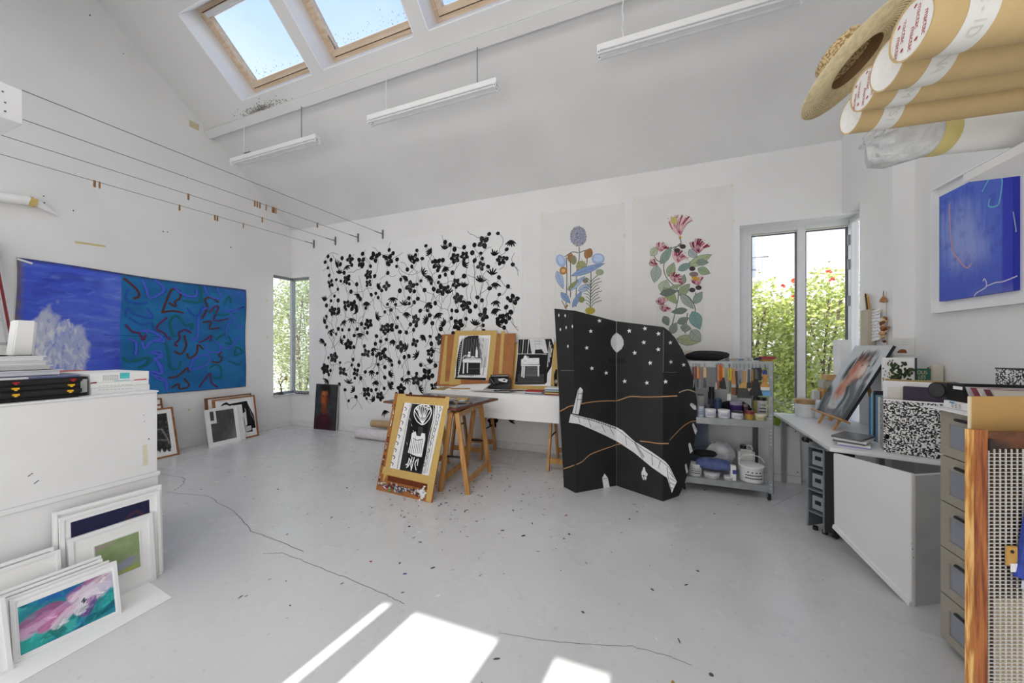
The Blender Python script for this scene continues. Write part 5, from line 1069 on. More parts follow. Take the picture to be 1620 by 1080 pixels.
HY0 = KY0 - .012; HCNT = [0]
def hang(label, cat, x, y0, y1, parts, nm='hanging_tool', tilt=0.):
    """parts: (kind, y_from, y_to, w_from, w_to, colour, thickness) in crop pixels"""
    HCNT[0] += 1; HY = HY0 - .017 * (HCNT[0] % 2)
    top = P(*za(x, y0), Y=HY); t = thing(nm, label, cat, top, group='tools hooked on the cart rail')
    MB().tube([(top.x, HY0 + .011, 1.325), (top.x, HY - .004, 1.322), (top.x, HY - .004, top.z + .012), (top.x, HY, top.z), (top.x, HY + .004, top.z + .008)], .0022, n=5).build('hook', M_STEELD, t)
    for nmp, ya, yb_, wa, wb_, c, th in parts:
        a = P(*za(x + tilt * (ya - y0), ya), Y=HY); b2 = P(*za(x + tilt * (yb_ - y0), yb_), Y=HY); s_ = .12966 * 3.5 / FPX
        wa, wb_ = wa * s_ / 2, wb_ * s_ / 2; z0, z1 = b2.z, a.z; h = th / 2
        MB().hexa([(b2.x - wb_, HY - h, z0), (b2.x + wb_, HY - h, z0), (b2.x + wb_, HY + h, z0), (b2.x - wb_, HY + h, z0), (a.x - wa, HY - h, z1), (a.x + wa, HY - h, z1), (a.x + wa, HY + h, z1), (a.x - wa, HY + h, z1)]).build(nmp, mat('tool_' + c[1:], c, rough=.5), t, bevel=.0015)
    return t
TAN, BLK, GRY = '#b98a50', '#222224', '#85898c'
hang('small dark red handled brush at the left end of the rail', 'brush', 128, 300, 560, [('handle', 310, 470, 16, 20, '#5c1f24', .008), ('bristles', 470, 560, 22, 16, GRY, .008)])
hang('crimson handled brush, second on the rail', 'brush', 160, 290, 600, [('handle', 300, 450, 14, 22, '#8a2030', .008), ('bristles', 450, 600, 22, 14, '#5f6468', .008)])
hang('yellow handled brush among the red ones', 'brush', 185, 300, 560, [('handle', 310, 450, 14, 18, '#c9a030', .008), ('bristles', 450, 560, 20, 12, '#3d4246', .008)])
hang('white and red handled brush near the rail start', 'brush', 208, 310, 580, [('handle', 320, 460, 12, 16, '#c25a50', .008), ('bristles', 460, 580, 18, 12, GRY, .008)])
hang('single palette knife with pale wooden handle', 'palette knife', 270, 300, 565, [('handle', 315, 440, 30, 36, '#c9a67c', .012), ('blade', 440, 565, 18, 40, '#4a4d50', .002)])
hang('thin blue handled brush left of the orange ones', 'brush', 408, 300, 580, [('handle', 310, 500, 12, 14, '#4a5f8a', .007), ('bristles', 500, 580, 16, 20, '#b9bcbf', .007)])
hang('tall orange and black brush on the cart rail', 'brush', 436, 270, 590, [('handle', 280, 480, 20, 26, '#b87a38', .012), ('bristles', 480, 590, 26, 18, '#8a4a2a', .01)])
hang('bright orange handled brush beside the tall one', 'brush', 466, 270, 570, [('handle', 280, 480, 22, 26, '#c2541c', .012), ('bristles', 480, 570, 30, 44, '#2b2b2d', .01)])
hang('wooden handled spreader with a black angled blade', 'spreader', 495, 305, 580, [('handle', 320, 440, 24, 26, '#c79a54', .012), ('blade', 440, 580, 22, 62, '#202022', .003)], tilt=.02)
hang('yellow and black snap-off cutter', 'cutter', 574, 310, 625, [('handle', 325, 480, 46, 36, '#c4b42c', .014), ('blade', 480, 625, 24, 20, '#62666a', .003)])
hang('tan handled flat brush with brown bristles', 'brush', 622, 320, 650, [('handle', 330, 520, 22, 46, '#b57a44', .012), ('ferrule', 520, 560, 46, 46, '#a9a9a9', .012), ('bristles', 560, 650, 46, 42, '#7a4a2c', .012)])
hang('dark flat brush with black bristles', 'brush', 655, 340, 655, [('handle', 360, 520, 22, 34, '#3b3d42', .012), ('bristles', 520, 655, 40, 46, BLK, .012)])
hang('grey metal pliers on the rail', 'pliers', 700, 345, 520, [('handle', 350, 470, 26, 36, '#7d8084', .012), ('jaws', 470, 520, 30, 14, '#54575a', .01)])
hang('very wide tan brush with black bristles', 'brush', 752, 350, 690, [('handle', 360, 500, 34, 30, TAN, .014), ('head', 500, 568, 60, 124, '#c2985e', .014), ('bristles', 568, 690, 128, 156, '#3e3f40', .014)])
hang('black round brush with a pale tip', 'brush', 808, 330, 605, [('handle', 340, 500, 24, 28, '#54555a', .012), ('bristles', 500, 570, 34, 40, '#2c2c2e', .02), ('tip', 570, 605, 32, 12, '#c9a88c', .02)])
hang('ochre handled brush beside the trowel', 'brush', 850, 330, 560, [('handle', 345, 480, 18, 24, '#9a7a34', .01), ('bristles', 480, 560, 30, 34, '#6e4a3a', .01)])
hang('black plasterer trowel on the rail', 'trowel', 895, 330, 660, [('handle', 340, 460, 26, 24, '#5d5750', .014), ('blade', 450, 660, 36, 136, '#242527', .003)])
hang('short navy handled scraper', 'scraper', 943, 310, 475, [('handle', 320, 475, 30, 30, '#1f2740', .012)])
hang('large tan brush with a blue tipped handle', 'brush', 1004, 320, 595, [('handle_tip', 345, 400, 24, 50, '#27408c', .016), ('handle', 400, 500, 48, 34, '#b8854a', .016), ('head', 500, 555, 50, 92, '#c2924e', .016), ('ferrule', 555, 595, 92, 86, '#d9d9d9', .016)])
hang('light blue sponge card at the right end of the rail', 'sponge', 1008, 590, 665, [('sponge', 600, 665, 112, 118, '#6fa3cc', .01)])
hang('pair of ochre pencils hanging low', 'pencil', 565, 440, 720, [('handle', 460, 640, 10, 10, '#8d8a4a', .007), ('tag', 640, 720, 40, 40, '#c9ccc8', .003)])
# paint tins on the middle shelf
def tub(label, cr, x0, x1, y0, y1, Yc, zb, body, lid, nm='paint_tub', band=None, square=True, lidh=.22, group='paint tubs on the cart', text=None):
    xm = (x0 + x1) / 2; a = P(*cr(x0, y1), Y=Yc); b2 = P(*cr(x1, y1), Y=Yc); top = P(*cr(xm, y0), Y=Yc); r = (b2.x - a.x) / 2; cx = (a.x + b2.x) / 2; h = max(.03, top.z - zb)
    cy = Yc + r * .9; t = thing(nm, label, 'paint tub', (cx, cy, zb), group=group); n = 24
    hl = h * lidh
    MB().lathe((cx, cy, zb), [(r * .93, 0), (r * .97, .004), (r, h - hl)], n).build('body', mat('tub_' + body[1:], body, rough=.35), t, smooth=True)
    MB().lathe((cx, cy, zb), [(r * 1.03, h - hl), (r * 1.03, h - .003), (r * .95, h)], n).build('lid', mat('tub_' + lid[1:], lid, rough=.35), t, smooth=True)
    if band: MB().lathe((cx, cy, zb), [(r * .985, h * .12), (r * 1.006, (h - hl) * .88)], n).build('label_band', mat('tub_' + band[1:], band, rough=.5), t, smooth=True)
    if text:
        g = MB()
        for i in range(-4, 5):
            for j in range(2 + (i % 2)):
                an = -math.pi / 2 + i * .16; zz = zb + (h - hl) * (.3 + .2 * j); d_ = Vector((math.cos(an), math.sin(an), 0)); s_ = Vector((-d_.y, d_.x, 0)); c = Vector((cx, cy, zz)) + d_ * (r * 1.012)
                g.add([c - s_ * r * .07, c + s_ * r * .07, c + s_ * r * .07 + Vector((0, 0, h * .06)), c - s_ * r * .07 + Vector((0, 0, h * .06))], [(0, 1, 2, 3)])
        g.build('label_print', ink(text), t, kind='stuff')
    return t
ZM = .7712
tub('white acrylic tub with violet outlined label, front row left', za, 278, 415, 828, 935, 4.09, ZM, '#e3e3e4', '#ececec', band='#dcdbe4', text='#3d3a78')
tub('white acrylic tub, second of the front row', za, 440, 590, 838, 945, 4.09, ZM, '#e6e6e7', '#efefef', band='#dedde6', text='#3d3a78')
tub('white acrylic tub with dark lid in the front row', za, 606, 755, 855, 950, 4.09, ZM, '#e0e0e1', '#2b2b2e', band='#dedde6', text='#3d3a78')
tub('ochre glass jar with dark red lid', za, 768, 880, 852, 955, 4.09, ZM, '#a98a3c', '#7c2a34', lidh=.35)
tub('low pale yellow tub at the right of the front row', za, 892, 1040, 895, 965, 4.09, ZM, '#cfc9a4', '#d9d4bc', text='#6a6030')
tub('pale blue tall tin at the left end', za, 192, 265, 795, 925, 4.09, ZM, '#b9c2d4', '#c6ccd8', lidh=.08, text='#33384e')
t_ = tub('white paint-stained tin standing behind the pale blue one', za, 180, 265, 648, 820, 4.36, ZM, '#d9d6d6', '#8a6a68', lidh=.06)
tub('navy blue paint tin with light label', za, 388, 485, 700, 812, 4.36, ZM, '#2f4062', '#4d5f84', lidh=.10, band='#43587e')
tub('violet ink tub with transparent lid', za, 588, 738, 738, 842, 4.32, ZM, '#4a2f7c', '#b9b4c8', lidh=.25)
tub('small maroon jar between violet tub and black rag', za, 742, 800, 770, 842, 4.36, ZM, '#6a4858', '#9a8890', lidh=.2)
tub('white labelled glue pot with black lid at right', za, 918, 1040, 682, 862, 4.30, ZM, '#d6d6d2', '#1d1d1f', lidh=.17, band='#cfd0cc', text='#3a3a44')
tub('mustard labelled pot half behind the glue pot', za, 868, 930, 690, 850, 4.44, ZM, '#b9a95c', '#26262a', lidh=.15)
tub('grey metal cup beside the navy tin', za, 270, 345, 775, 830, 4.40, ZM, '#7b7f88', '#9aa0a6', lidh=.1)
t = thing('black_bottle', 'tall black bottle behind the navy paint tin', 'bottle', (.72, 4.52, ZM)); a = P(*za(357, 780), Y=4.50); MB().lathe((a.x, 4.52, ZM), [(.035, 0), (.037, .01), (.037, .20), (.028, .22), (.028, .27), (0, .27)], 20).build('bottle', M_BLACK, t, smooth=True); MB().lathe((a.x, 4.52, ZM), [(.0375, .05), (.0375, .14)], 20).build('label_band', mat('bottle_label', '#4c5060'), t)
def blob(name, label, cat, c, rx, ry, rz, m, seed, amp=.2, part='cloth', flat=True, zb=None):
    t = thing(name, label, cat, (c[0], c[1], zb if zb is not None else c[2] - rz)); rr = random.Random(seed); ph = [rr.uniform(0, 6.3) for _ in range(8)]
    n, k = 20, 10; vs = []; fs = []
    for j in range(k + 1):
        th = math.pi * j / k
        for i in range(n):
            a = 2 * math.pi * i / n; q = 1 + amp * (math.sin(3 * a + ph[0]) * math.sin(2 * th + ph[1]) + .6 * math.sin(5 * a + ph[2] + 2 * th) + .4 * math.sin(9 * a + ph[3]) * math.sin(4 * th)) * math.sin(th)
            z = c[2] + rz * math.cos(th) * q
            if zb is not None: z = max(z, zb + .001)
            vs.append((c[0] + rx * math.sin(th) * math.cos(a) * q, c[1] + ry * math.sin(th) * math.sin(a) * q, z))
    fs = [(j * n + i, j * n + (i + 1) % n, (j + 1) * n + (i + 1) % n, (j + 1) * n + i) for j in range(k) for i in range(n)]
    MB().add(vs, fs).build(part, m, t, smooth=True); return t
M_BLKC = mat('black_cloth', '#17171a', rough=.9, var=.2, bump=.3)
blob('black_rag', 'crumpled black rag behind the violet tub', 'rag', (.93, 4.50, ZM + .06), .15, .08, .065, M_BLKC, 5, zb=ZM)
ZT = 1.3515
a = P(*za(260, 200), Y=4.3)
blob('black_garment', 'folded black cloth on top of the cart', 'cloth', (.62, 4.28, ZT + .05), .21, .13, .055, M_BLKC, 8, .12, zb=ZT)
sheet_thing('beige_board', 'beige card lying behind the black cloth on the cart', [(.42, 4.42), (.78, 4.42), (.80, 4.56), (.44, 4.58)], ZT, .10, mat('beige_card', '#d6cdb8'), 'card')
t = thing('wire_tray', 'low clear tray of small parts on the cart top', 'tray', (.93, 4.3, ZT)); MB().box(.82, 1.02, 4.18, 4.42, ZT, ZT + .004).build('tray_base', mat('clear_plastic', '#c3cad0', rough=.2), t)
g = [MB().box(x, x + .045, 4.22 + .03 * i, 4.26 + .03 * i, ZT + .0045, ZT + .02 + .006 * (i % 2)).build('small_part', mat('part_%d' % i, ['#b8946a', '#9aa0a6', '#6d7a90', '#c9c2b0'][i]), t) for i, x in enumerate((.83, .87, .92, .965))]
MB().box(.82, .824, 4.18, 4.42, ZT + .004, ZT + .035).box(1.016, 1.02, 4.18, 4.42, ZT + .004, ZT + .035).build('tray_rim', mat('clear_plastic', '#c3cad0'), t)
t = thing('red_hand_brush', 'red bristled hand brush with dark handle on the cart top', 'brush', (1.08, 4.2, ZT)); MB().bar((1.03, 4.16, ZT + .02), (1.09, 4.18, ZT + .03), .03, .02).build('handle', mat('navy_handle', '#2a3050'), t, bevel=.004); MB().bar((1.09, 4.18, ZT + .012), (1.19, 4.22, ZT + .012), .05, .02).build('wood_back', M_PINEX, t); MB().bar((1.09, 4.18, ZT + .038), (1.21, 4.225, ZT + .034), .06, .026).build('bristles', mat('red_bristles', '#a8404c', bump=.6, bscale=120), t)
# bottom shelf
ZL = .1442
tub('white bucket at the left of the bottom shelf', zc, 75, 245, 575, 745, 4.10, ZL, '#dedede', '#ececec', nm='bucket', lidh=.12, text='#3a3a3e', group='white buckets on the cart')
tub('low white tub under the blue cloth', zc, 265, 470, 690, 775, 4.09, ZL, '#e4e4e4', '#dcdcdc', nm='bucket', lidh=.15, group='white buckets on the cart', text='#888888')
tub('small white tub with dark lettering beside the blue cloth', zc, 512, 628, 728, 795, 4.09, ZL, '#e6e6e6', '#e2e2e2', nm='bucket', lidh=.2, group='white buckets on the cart', text='#222222')
bk = tub('large white bucket with wire handle and framed label', zc, 716, 1030, 610, 850, 4.09, ZL, '#e2e2e2', '#f0f0f0', nm='bucket', lidh=.09, group='white buckets on the cart', text='#2c2c44')
bx_, by_, bz_ = bk.location; br_ = .105
MB().tube([(bx_ - .11 + .0, by_ - .01, bz_ + .15), (bx_ - .115, by_ - .03, bz_ + .21), (bx_ - .08, by_ - .05, bz_ + .26), (bx_, by_ - .06, bz_ + .275), (bx_ + .07, by_ - .05, bz_ + .25), (bx_ + .11, by_ - .01, bz_ + .19)], .004).build('handle', M_WHITE, bk)
t = thing('carton', 'narrow white carton with violet label', 'carton', (.83, 4.13, ZL)); MB().box(.815, .862, 4.10, 4.15, ZL, ZL + .15).build('carton', M_PAPER, t, bevel=.002); MB().box(.83, .861, 4.097, 4.0995, ZL + .07, ZL + .11).build('label', mat('violet_label', '#4a4a9a'), t)
blob('blue_cloth', 'crumpled denim blue cloth over the low white tub', 'cloth', (.67, 4.17, ZL + .125), .17, .085, .062, mat('denim_cloth', '#5a6796', rough=.9, var=.2, scale=12, bump=.4), 12, .16, zb=ZL + .08)
blob('black_bag', 'black crumpled cloth on top of the blue one', 'cloth', (.60, 4.24, ZL + .215), .11, .06, .035, M_BLKC, 15, .12)
blob('plastic_bag', 'pale translucent plastic bag behind the blue cloth', 'bag', (.77, 4.44, ZL + .16), .135, .09, .155, mat('pale_plastic_bag', '#c6c8cb', rough=.25, var=.2, scale=14, bump=.8, bscale=18), 17, .14, zb=ZL, part='bag')
t = thing('jerrycan', 'white jerrycan with black cap on the bottom shelf', 'jerrycan', (1.0, 4.44, ZL)); MB().box(.945, 1.10, 4.39, 4.51, ZL, ZL + .25).build('body', mat('milky_can', '#dcdcda', rough=.35), t, bevel=.025, smooth=True); MB().cyl((1.0, 4.45, ZL + .249), (1.0, 4.45, ZL + .285), .03, n=18).build('cap', M_BLACK, t); MB().tube([(1.03, 4.45, ZL + .25), (1.035, 4.45, ZL + .285), (1.075, 4.45, ZL + .285), (1.085, 4.45, ZL + .245)], .009).build('grip', mat('milky_can', '#dcdcda'), t)
t, fr, fi, w = lean_frame('painted_canvas', 'grey-blue painted canvas standing behind the cart', 'canvas', (.42, 4.66, 0), (.70, 4.66, 0), .72, .06, 0, .02, mat('greyblue_paint', '#8593a8', rough=.7, var=.18, scale=5))
t, fr, fi, w = lean_frame('leaning_board', 'white board leaning below the tall window', 'board', (1.17, 4.70, 0), (1.60, 4.70, 0), .60, .07, 0, .018, M_WHITE); MB().ob(fr, 0, w, .075, .079, 0, .001).build('rail_line', mat('rail_grey', '#aaa69c'), t)  # grey line across the foot of the board
for u, v in ((w - .04, .56), (w - .03, .12)): MB().cyl(fr.pt(u, v, 0), fr.pt(u, v, .003), .007, n=8).build('screw', M_STEELD, t)
for k, (x, c, lb) in enumerate(((1.41, '#8fae32', 'lime green pot on the window sill behind the cart'), (1.53, '#c2562c', 'orange pot on the window sill under the desk edge'))):
    t = thing('sill_pot', lb, 'pot', (x, 4.76, .604)); MB().lathe((x, 4.86, .602), [(.045, 0), (.055, .08), (.05, .08), (.04, .01), (0, .01)], 20).build('pot', mat('pot_' + c[1:], c, rough=.4), t, smooth=True)
    for i in range(3): MB().cyl((x - .02 + .02 * i, 4.86, .615), (x - .04 + .03 * i, 4.86, .73), .004, n=6).build('pen', M_BLACK if i % 2 else mat('pen_blue', '#3a5a7a'), t)

# ------------------------------------------------------------------ desk by the right wall
DZ = .75
t = thing('desk', 'white angled desk top along the right wall under the window', 'desk', (1.7, 3.9, 0))
MB().prism([(1.365, 4.78, DZ - .028), (1.285, 3.265, DZ - .028), (1.80, 3.125, DZ - .028), (2.125, 3.10, DZ - .028), (2.125, 3.96, DZ - .028), (1.982, 3.96, DZ - .028), (1.982, 4.78, DZ - .028)], (0, 0, .028)).build('desk_top', M_WHITE, t, bevel=.003)
for x, y in ((1.44, 4.70), (1.92, 4.70), (2.05, 3.2), (1.9, 3.95)): MB().box(x - .02, x + .02, y - .02, y + .02, 0, DZ - .028).build('leg', M_STEEL, t)
MB().bar((1.40, 4.4, DZ - .045), (1.33, 3.4, DZ - .045), .03, .03).build('edge_rail', M_STEEL, t)
# tilted white board and case standing in front of the desk
t = thing('tilted_board', 'white laminated board case standing askew in front of the desk', 'board', (1.45, 2.95, 0))
A = [Vector(p) for p in ((1.44, 2.71, 0.0), (1.305, 3.255, .165), (1.30, 3.255, .715), (1.44, 2.71, .765))]; off = Vector((.022, .006, 0))
MB().hexa([A[0], A[0] + off, A[1] + off, A[1], A[3], A[3] + off, A[2] + off, A[2]]).build('front_board', M_WHITE, t, bevel=.003)
e0, e1 = A[0], A[1]; MB().bar(e0 + Vector((-.004, 0, .012)), e1 + Vector((-.004, 0, .012)), .012, .03).build('edge_strip', M_WFR, t)
sd = Vector((.20, .11, 0)); MB().hexa([A[0] + off, A[0] + off + sd, A[0] + off + sd + Vector((-.01, .02, 0)), A[0] + off + Vector((-.01, .02, 0))] + [q + Vector((0, 0, .755)) for q in (A[0] + off, A[0] + off + sd, A[0] + off + sd + Vector((-.01, .02, 0)), A[0] + off + Vector((-.01, .02, 0)))]).build('side_board', mat('grey_laminate', '#c6c7c8', rough=.4), t)
pr = Print(FR(A[0] + off, sd, (0, 0, 1)), crop(1220, 620, 1 / 3), n0=-.0008, dn=-.00004)
for x, y, r in ((745, 876, 4), (750, 908, 3), (672, 745, 3), (678, 785, 3), (668, 720, 2), (680, 862, 2), (740, 420, 4)): pr.ell((x, y), r, r, '#3c3a38', n=7)
pr.build('screw_holes', t)
# grey drawer rack under the desk corner
t = thing('metal_rack', 'grey metal rack with three open bays under the desk corner', 'rack', (1.45, 3.6, 0))
fr = FR((1.25, 3.56, .03), (.57, -.82, 0), (0, 0, 1)); fr.N = Vector((-.82, -.57, 0))
wR, dR, hR = .13, .24, .66
M_RACK = mat('rack_grey', '#7f868c', rough=.4, metal=.3); M_DRK = mat('rack_black', '#1b1c1e', rough=.5)
for u0, u1 in ((0, .012), (wR - .012, wR)): MB().ob(fr, u0, u1, 0, hR, -dR, 0).build('side', M_RACK, t)
MB().ob(fr, .012, wR - .012, 0, hR, -dR, -dR + .01).build('back', M_DRK, t)
for v in (0.12, .30, .48, .648): MB().ob(fr, .012, wR - .012, v, v + .012, -dR + .01, 0).build('shelf', M_RACK, t)
for v in (.135, .315, .495):
    q = MB().ob(fr, .02, wR - .02, v + .01, v + .12, -.10, -.03).build('tray', mat('tray_grey', '#9aa1a7', rough=.35, metal=.2), t); MB().ob(fr, .045, wR - .045, v + .055, v + .085, -.03, -.022).build('tray_pull', M_DRK, q)
for u in (.03, wR - .03): MB().cyl(fr.pt(u, 0, -.05), fr.pt(u, -.028, -.05), .018, n=10).build('foot', M_DRK, t)
t = thing('black_tower', 'tall narrow black case beside the grey rack', 'case', (1.40, 3.45, 0)); f2_ = FR((1.3265, 3.449, 0), (.57, -.82, 0), (0, 0, 1)); f2_.N = Vector((-.82, -.57, 0))
MB().ob(f2_, 0, .065, .05, .69, -.22, 0).build('case', M_DRK, t, bevel=.004); MB().cyl(f2_.pt(.02, .0255, -.06), f2_.pt(.045, .0255, -.06), .025, n=14).build('caster', M_BLACK, t)
t = thing('desk_clamp', 'black ball clamp fixed to the desk edge', 'clamp', (1.28, 3.62, DZ - .05)); c = Vector((1.275, 3.66, DZ - .035)); 
MB().lathe(c - Vector((0, 0, .025)), [(0, 0), (.018, .004), (.026, .015), (.026, .03), (.018, .045), (0, .05)], 18).build('knob', M_BLACK, t, smooth=True); MB().bar(c + Vector((.02, 0, -.02)), c + Vector((.07, -.10, -.035)), .02, .02).build('arm', M_STEEL, t); MB().box(1.285, 1.315, 3.64, 3.68, DZ - .06, DZ - .03).build('jaw', M_BLACK, t)

# portrait on a small easel
BLc, BRc, UPc = Vector((1.606, 4.38, .87)), Vector((1.609, 3.83, .87)), Vector((.3165, .002, .639))
t = thing('table_easel', 'small pine table easel on the desk', 'easel', (1.65, 4.1, DZ)); fr = FR(BLc, BRc - BLc, UPc); w, hC = (BRc - BLc).length, UPc.length
if fr.N.x > 0: fr.N = -fr.N
MB().ob(fr, -.02, w + .02, -.018, -.004, -.04, .03).build('ledge', M_PINEY, t)
dn = -UPc.normalized()
for u in (.13, w - .13):
    a = fr.pt(u, .55, -.03); bb = fr.pt(u, 0, -.03); k = (DZ + .006 - bb.z) / dn.z; MB().bar(a, bb + dn * k, .022, .016, fr.N).build('leg', M_PINE, t)
a = fr.pt(w / 2, .50, -.04); MB().bar(a, (1.93, a.y - .06, DZ + .008), .022, .016, (0, 1, 0)).build('rear_leg', M_PINE, t); MB().ob(fr, w / 2 - .02, w / 2 + .02, -.05, -.02, -.04, -.02).build('clip', M_PINEY, t)
t = thing('portrait_canvas', 'canvas with a blurred portrait of a dark haired woman on the easel', 'painting', BLc)
MB().ob(fr, 0, w, 0, hC, -.022, 0).build('canvas_edge', mat('dark_canvas_edge', '#1e1e20'), t)
rs = Raster(130, 180, '#c4ccd0', w, hC); nz = rs.noise(14, 5, 3)
rs.blend(np.clip((.62 - rs.V) * 1.4, 0, 1) * .7, '#a3b6c2'); rs.blend(np.clip((rs.V - .75) * 2, 0, .6), '#cfc8c4')
rs.blob(.53, .66, .32, .25, '#1f1b1a', 1, .3, ntex=rs.noise(22, 5, 3)); rs.blob(.50, .80, .27, .10, '#6a3a30', .8, .6, ntex=rs.noise(26, 5, 3)); rs.blob(.62, .88, .2, .07, '#3a2a28', .7, .6, ntex=rs.noise(26, 5, 3)); rs.blob(.25, .62, .09, .22, '#1c1a1a', .9, .5, ntex=rs.noise(18, 5, 3)); rs.blob(.84, .55, .10, .14, '#4a2a2a', .8, .6, ntex=rs.noise(22, 5, 3))
rs.blob(.53, .62, .23, .23, '#cf9f8a', 1, .45, ntex=rs.noise(10, 8, 2) * .5 + .25); rs.blob(.42, .66, .09, .16, '#c25a40', .85, .7); rs.blob(.66, .66, .12, .13, '#e6d2c8', .95, .7); rs.blob(.60, .50, .10, .08, '#a84a38', .7, .8); rs.blob(.36, .50, .08, .10, '#8c3a30', .7, .8); rs.blob(.56, .72, .05, .02, '#3a2020', .8, .8); rs.blob(.74, .72, .05, .02, '#3a2020', .8, .8); rs.blob(.66, .60, .03, .06, '#e0b8a8', .8, .8)
rs.blob(.40, .36, .20, .20, '#c48c72', 1, .5); rs.blob(.36, .32, .08, .16, '#a84c3a', .7, .8)
for p, c, a, wd in (([(.0, .36), (.14, .28), (.24, .1), (.26, .0)], '#2b2c2e', 1, .10), ([(.02, .30), (.1, .12), (.15, 0)], '#1a1a1c', 1, .12), ([(.62, .44), (.78, .30), (.80, .0)], '#4a4c50', 1, .16), ([(.90, .44), (.95, .25), (.95, 0)], '#161618', 1, .12), ([(.55, .40), (.64, .25), (.60, .05)], '#0e0e10', .95, .07), ([(.30, .02), (.5, .06), (.8, .02)], '#6c6e72', 1, .14), ([(.34, .12), (.45, .10), (.55, .12)], '#d9d4cc', .8, .06), ([(.20, .22), (.24, .10), (.36, .05)], '#8b8d90', .9, .05), ([(.70, .30), (.74, .15), (.82, .05)], '#a3a5a8', .7, .03), ([(.36, .26), (.42, .16)], '#c9b4a8', .8, .06)): rs.stroke(smooth_path(p, 4), wd, c, a, .7, .25)
rs.build('painted_face', fr, t, 0, 0, .001)

# pots and boxes by the window
def pot(name, label, cat, px, pyb, wpx, hpx, body, top=None, Z=DZ, lidh=.25, group=None):
    p = P(px, pyb, Z=Z); d_ = (-SA * p.x + CA * p.y); r = wpx * d_ / FPX / 2; h = hpx * d_ / FPX; cy = p.y + r * .6
    cx, cy = p.x, min(cy, 4.70 - r) ; t = thing(name, label, cat, (cx, cy, Z), group=group)
    MB().lathe((cx, cy, Z), [(r * .92, 0), (r, h * .06), (r, h * (1 - lidh))], 22).build('body', mat('pot_' + body[1:], body, rough=.45), t, smooth=True)
    MB().lathe((cx, cy, Z), [(r * 1.05, h * (1 - lidh)), (r * 1.05, h * .98), (r * .98, h)], 22).build('rim', mat('pot_' + (top or body)[1:], top or body, rough=.45), t, smooth=True); return t
pot('lidded_pot', 'white pot with ochre lid at the window end of the desk', 'pot', 1271.5, 658, 25, 28, '#dedfe0', '#a9865a')
pot('lidded_pot', 'white paint bucket without lid beside the ochre-lidded pot', 'pot', 1301, 661, 27, 27, '#d6d7d8', '#e4e4e4', lidh=.1)
def dbox(name, label, cat, x0, x1, y0, y1, z0, z1, c, bev=.003, mt=None):
    t = thing(name, label, cat, ((x0 + x1) / 2, (y0 + y1) / 2, z0)); MB().box(x0, x1, y0, y1, z0, z1).build('body', mt or mat('box_' + c[1:], c, rough=.6), t, bevel=bev); return t
dbox('storage_box', 'ochre cardboard box, lowest of three behind the portrait', 'box', 1.775, 1.895, 4.64, 4.77, DZ, DZ + .30, '#b98a4a'); dbox('storage_box', 'greige round-cornered box, middle of three behind the portrait', 'box', 1.77, 1.90, 4.635, 4.772, DZ + .301, DZ + .39, '#a9a494', .012); dbox('storage_box', 'tan box, topmost of three behind the portrait', 'box', 1.80, 1.898, 4.65, 4.772, DZ + .391, DZ + .45, '#c09c64')
dbox('notebook_row', 'pale grey notebooks standing by the window frame', 'book', 1.715, 1.77, 4.71, 4.772, DZ, DZ + .27, '#c9cacc')
dbox('white_box', 'tall white box behind the portrait by the window', 'box', 1.903, 1.976, 4.60, 4.772, DZ, 1.57, '#dcdcdc')
dbox('gift_tube', 'beige rectangular paper bag standing on the shelf behind the portrait', 'bag', 1.936, 1.988, 4.20, 4.33, 1.40, 1.845, '#b5ab98')
t = thing('wall_ledge', 'narrow white ledge on the pier behind the portrait', 'shelf', (1.93, 4.3, 1.38)); MB().box(1.93, 1.991, 4.05, 4.40, 1.382, 1.3995).build('board', M_WHITE, t)
for k, (y, c, h, lb) in enumerate(((4.31, '#e9e2cc', .26, 'white handled brush standing in the beige bag'), (4.27, '#3a2a1c', .21, 'dark tipped ochre brush standing in the beige bag'), (4.24, '#b98a3c', .20, 'ochre brush standing in the beige bag'))):
    t = thing('standing_brush', lb, 'brush', (1.96, y, 1.845)); MB().cyl((1.962, y, 1.846), (1.96, y + .02, 1.845 + h * .6), .008, n=8).build('handle', mat('sb_' + c[1:], c), t); MB().cyl((1.96, y + .02, 1.845 + h * .6), (1.959, y + .03, 1.845 + h * .75), .010, .004, n=8).build('bristles', mat('sbt_%d' % k, ['#e6e0d4', '#1b1714', '#c9a45c'][k]), t)
# printed card, dried flowers and small pictures on the pier
fp = FR((XP, 0, 0), (0, -1, 0), (0, 0, 1))
if fp.N.x > 0: fp.N = -fp.N
def wallcard(name, label, px4, m, fr_, cat='card', th=.002, n0=.002):
    q = [fr_.px(p) for p in px4]; c = fr_.pt(sum(a for a, _ in q) / 4, min(b_ for _, b_ in q)); t = thing(name, label, cat, c); MB().prism([fr_.pt(u, v, n0) for u, v in q], fr_.N * th).build('card', m, t); return t
t = wallcard('handwritten_card', 'white card with brown handwriting leaning on the pier', [(1383, 541), (1401, 536), (1399, 487), (1387, 491)], M_PAPER, fp, n0=.03); pr = Print(fp, None, n0=.0325)
rr = random.Random(2)
for i in range(9):
    for j in range(6):
        a, b_ = fp.px((1386.5 + j * 2.1 + rr.uniform(-.4, .4), 494 + i * 5 - j * .3)); pr.line([(a, b_), (a + rr.uniform(.008, .02), b_ + rr.uniform(-.012, .012))], .005 if i < 2 else .0035, rr.choice(['#4a3a32', '#8a4a38', '#2e2a28']))
pr.build('handwriting', t)
t = thing('dried_flowers', 'bunch of brown dried flowers hanging on the pier edge', 'dried flowers', fp.pt(*fp.px((1408, 530)), .02))
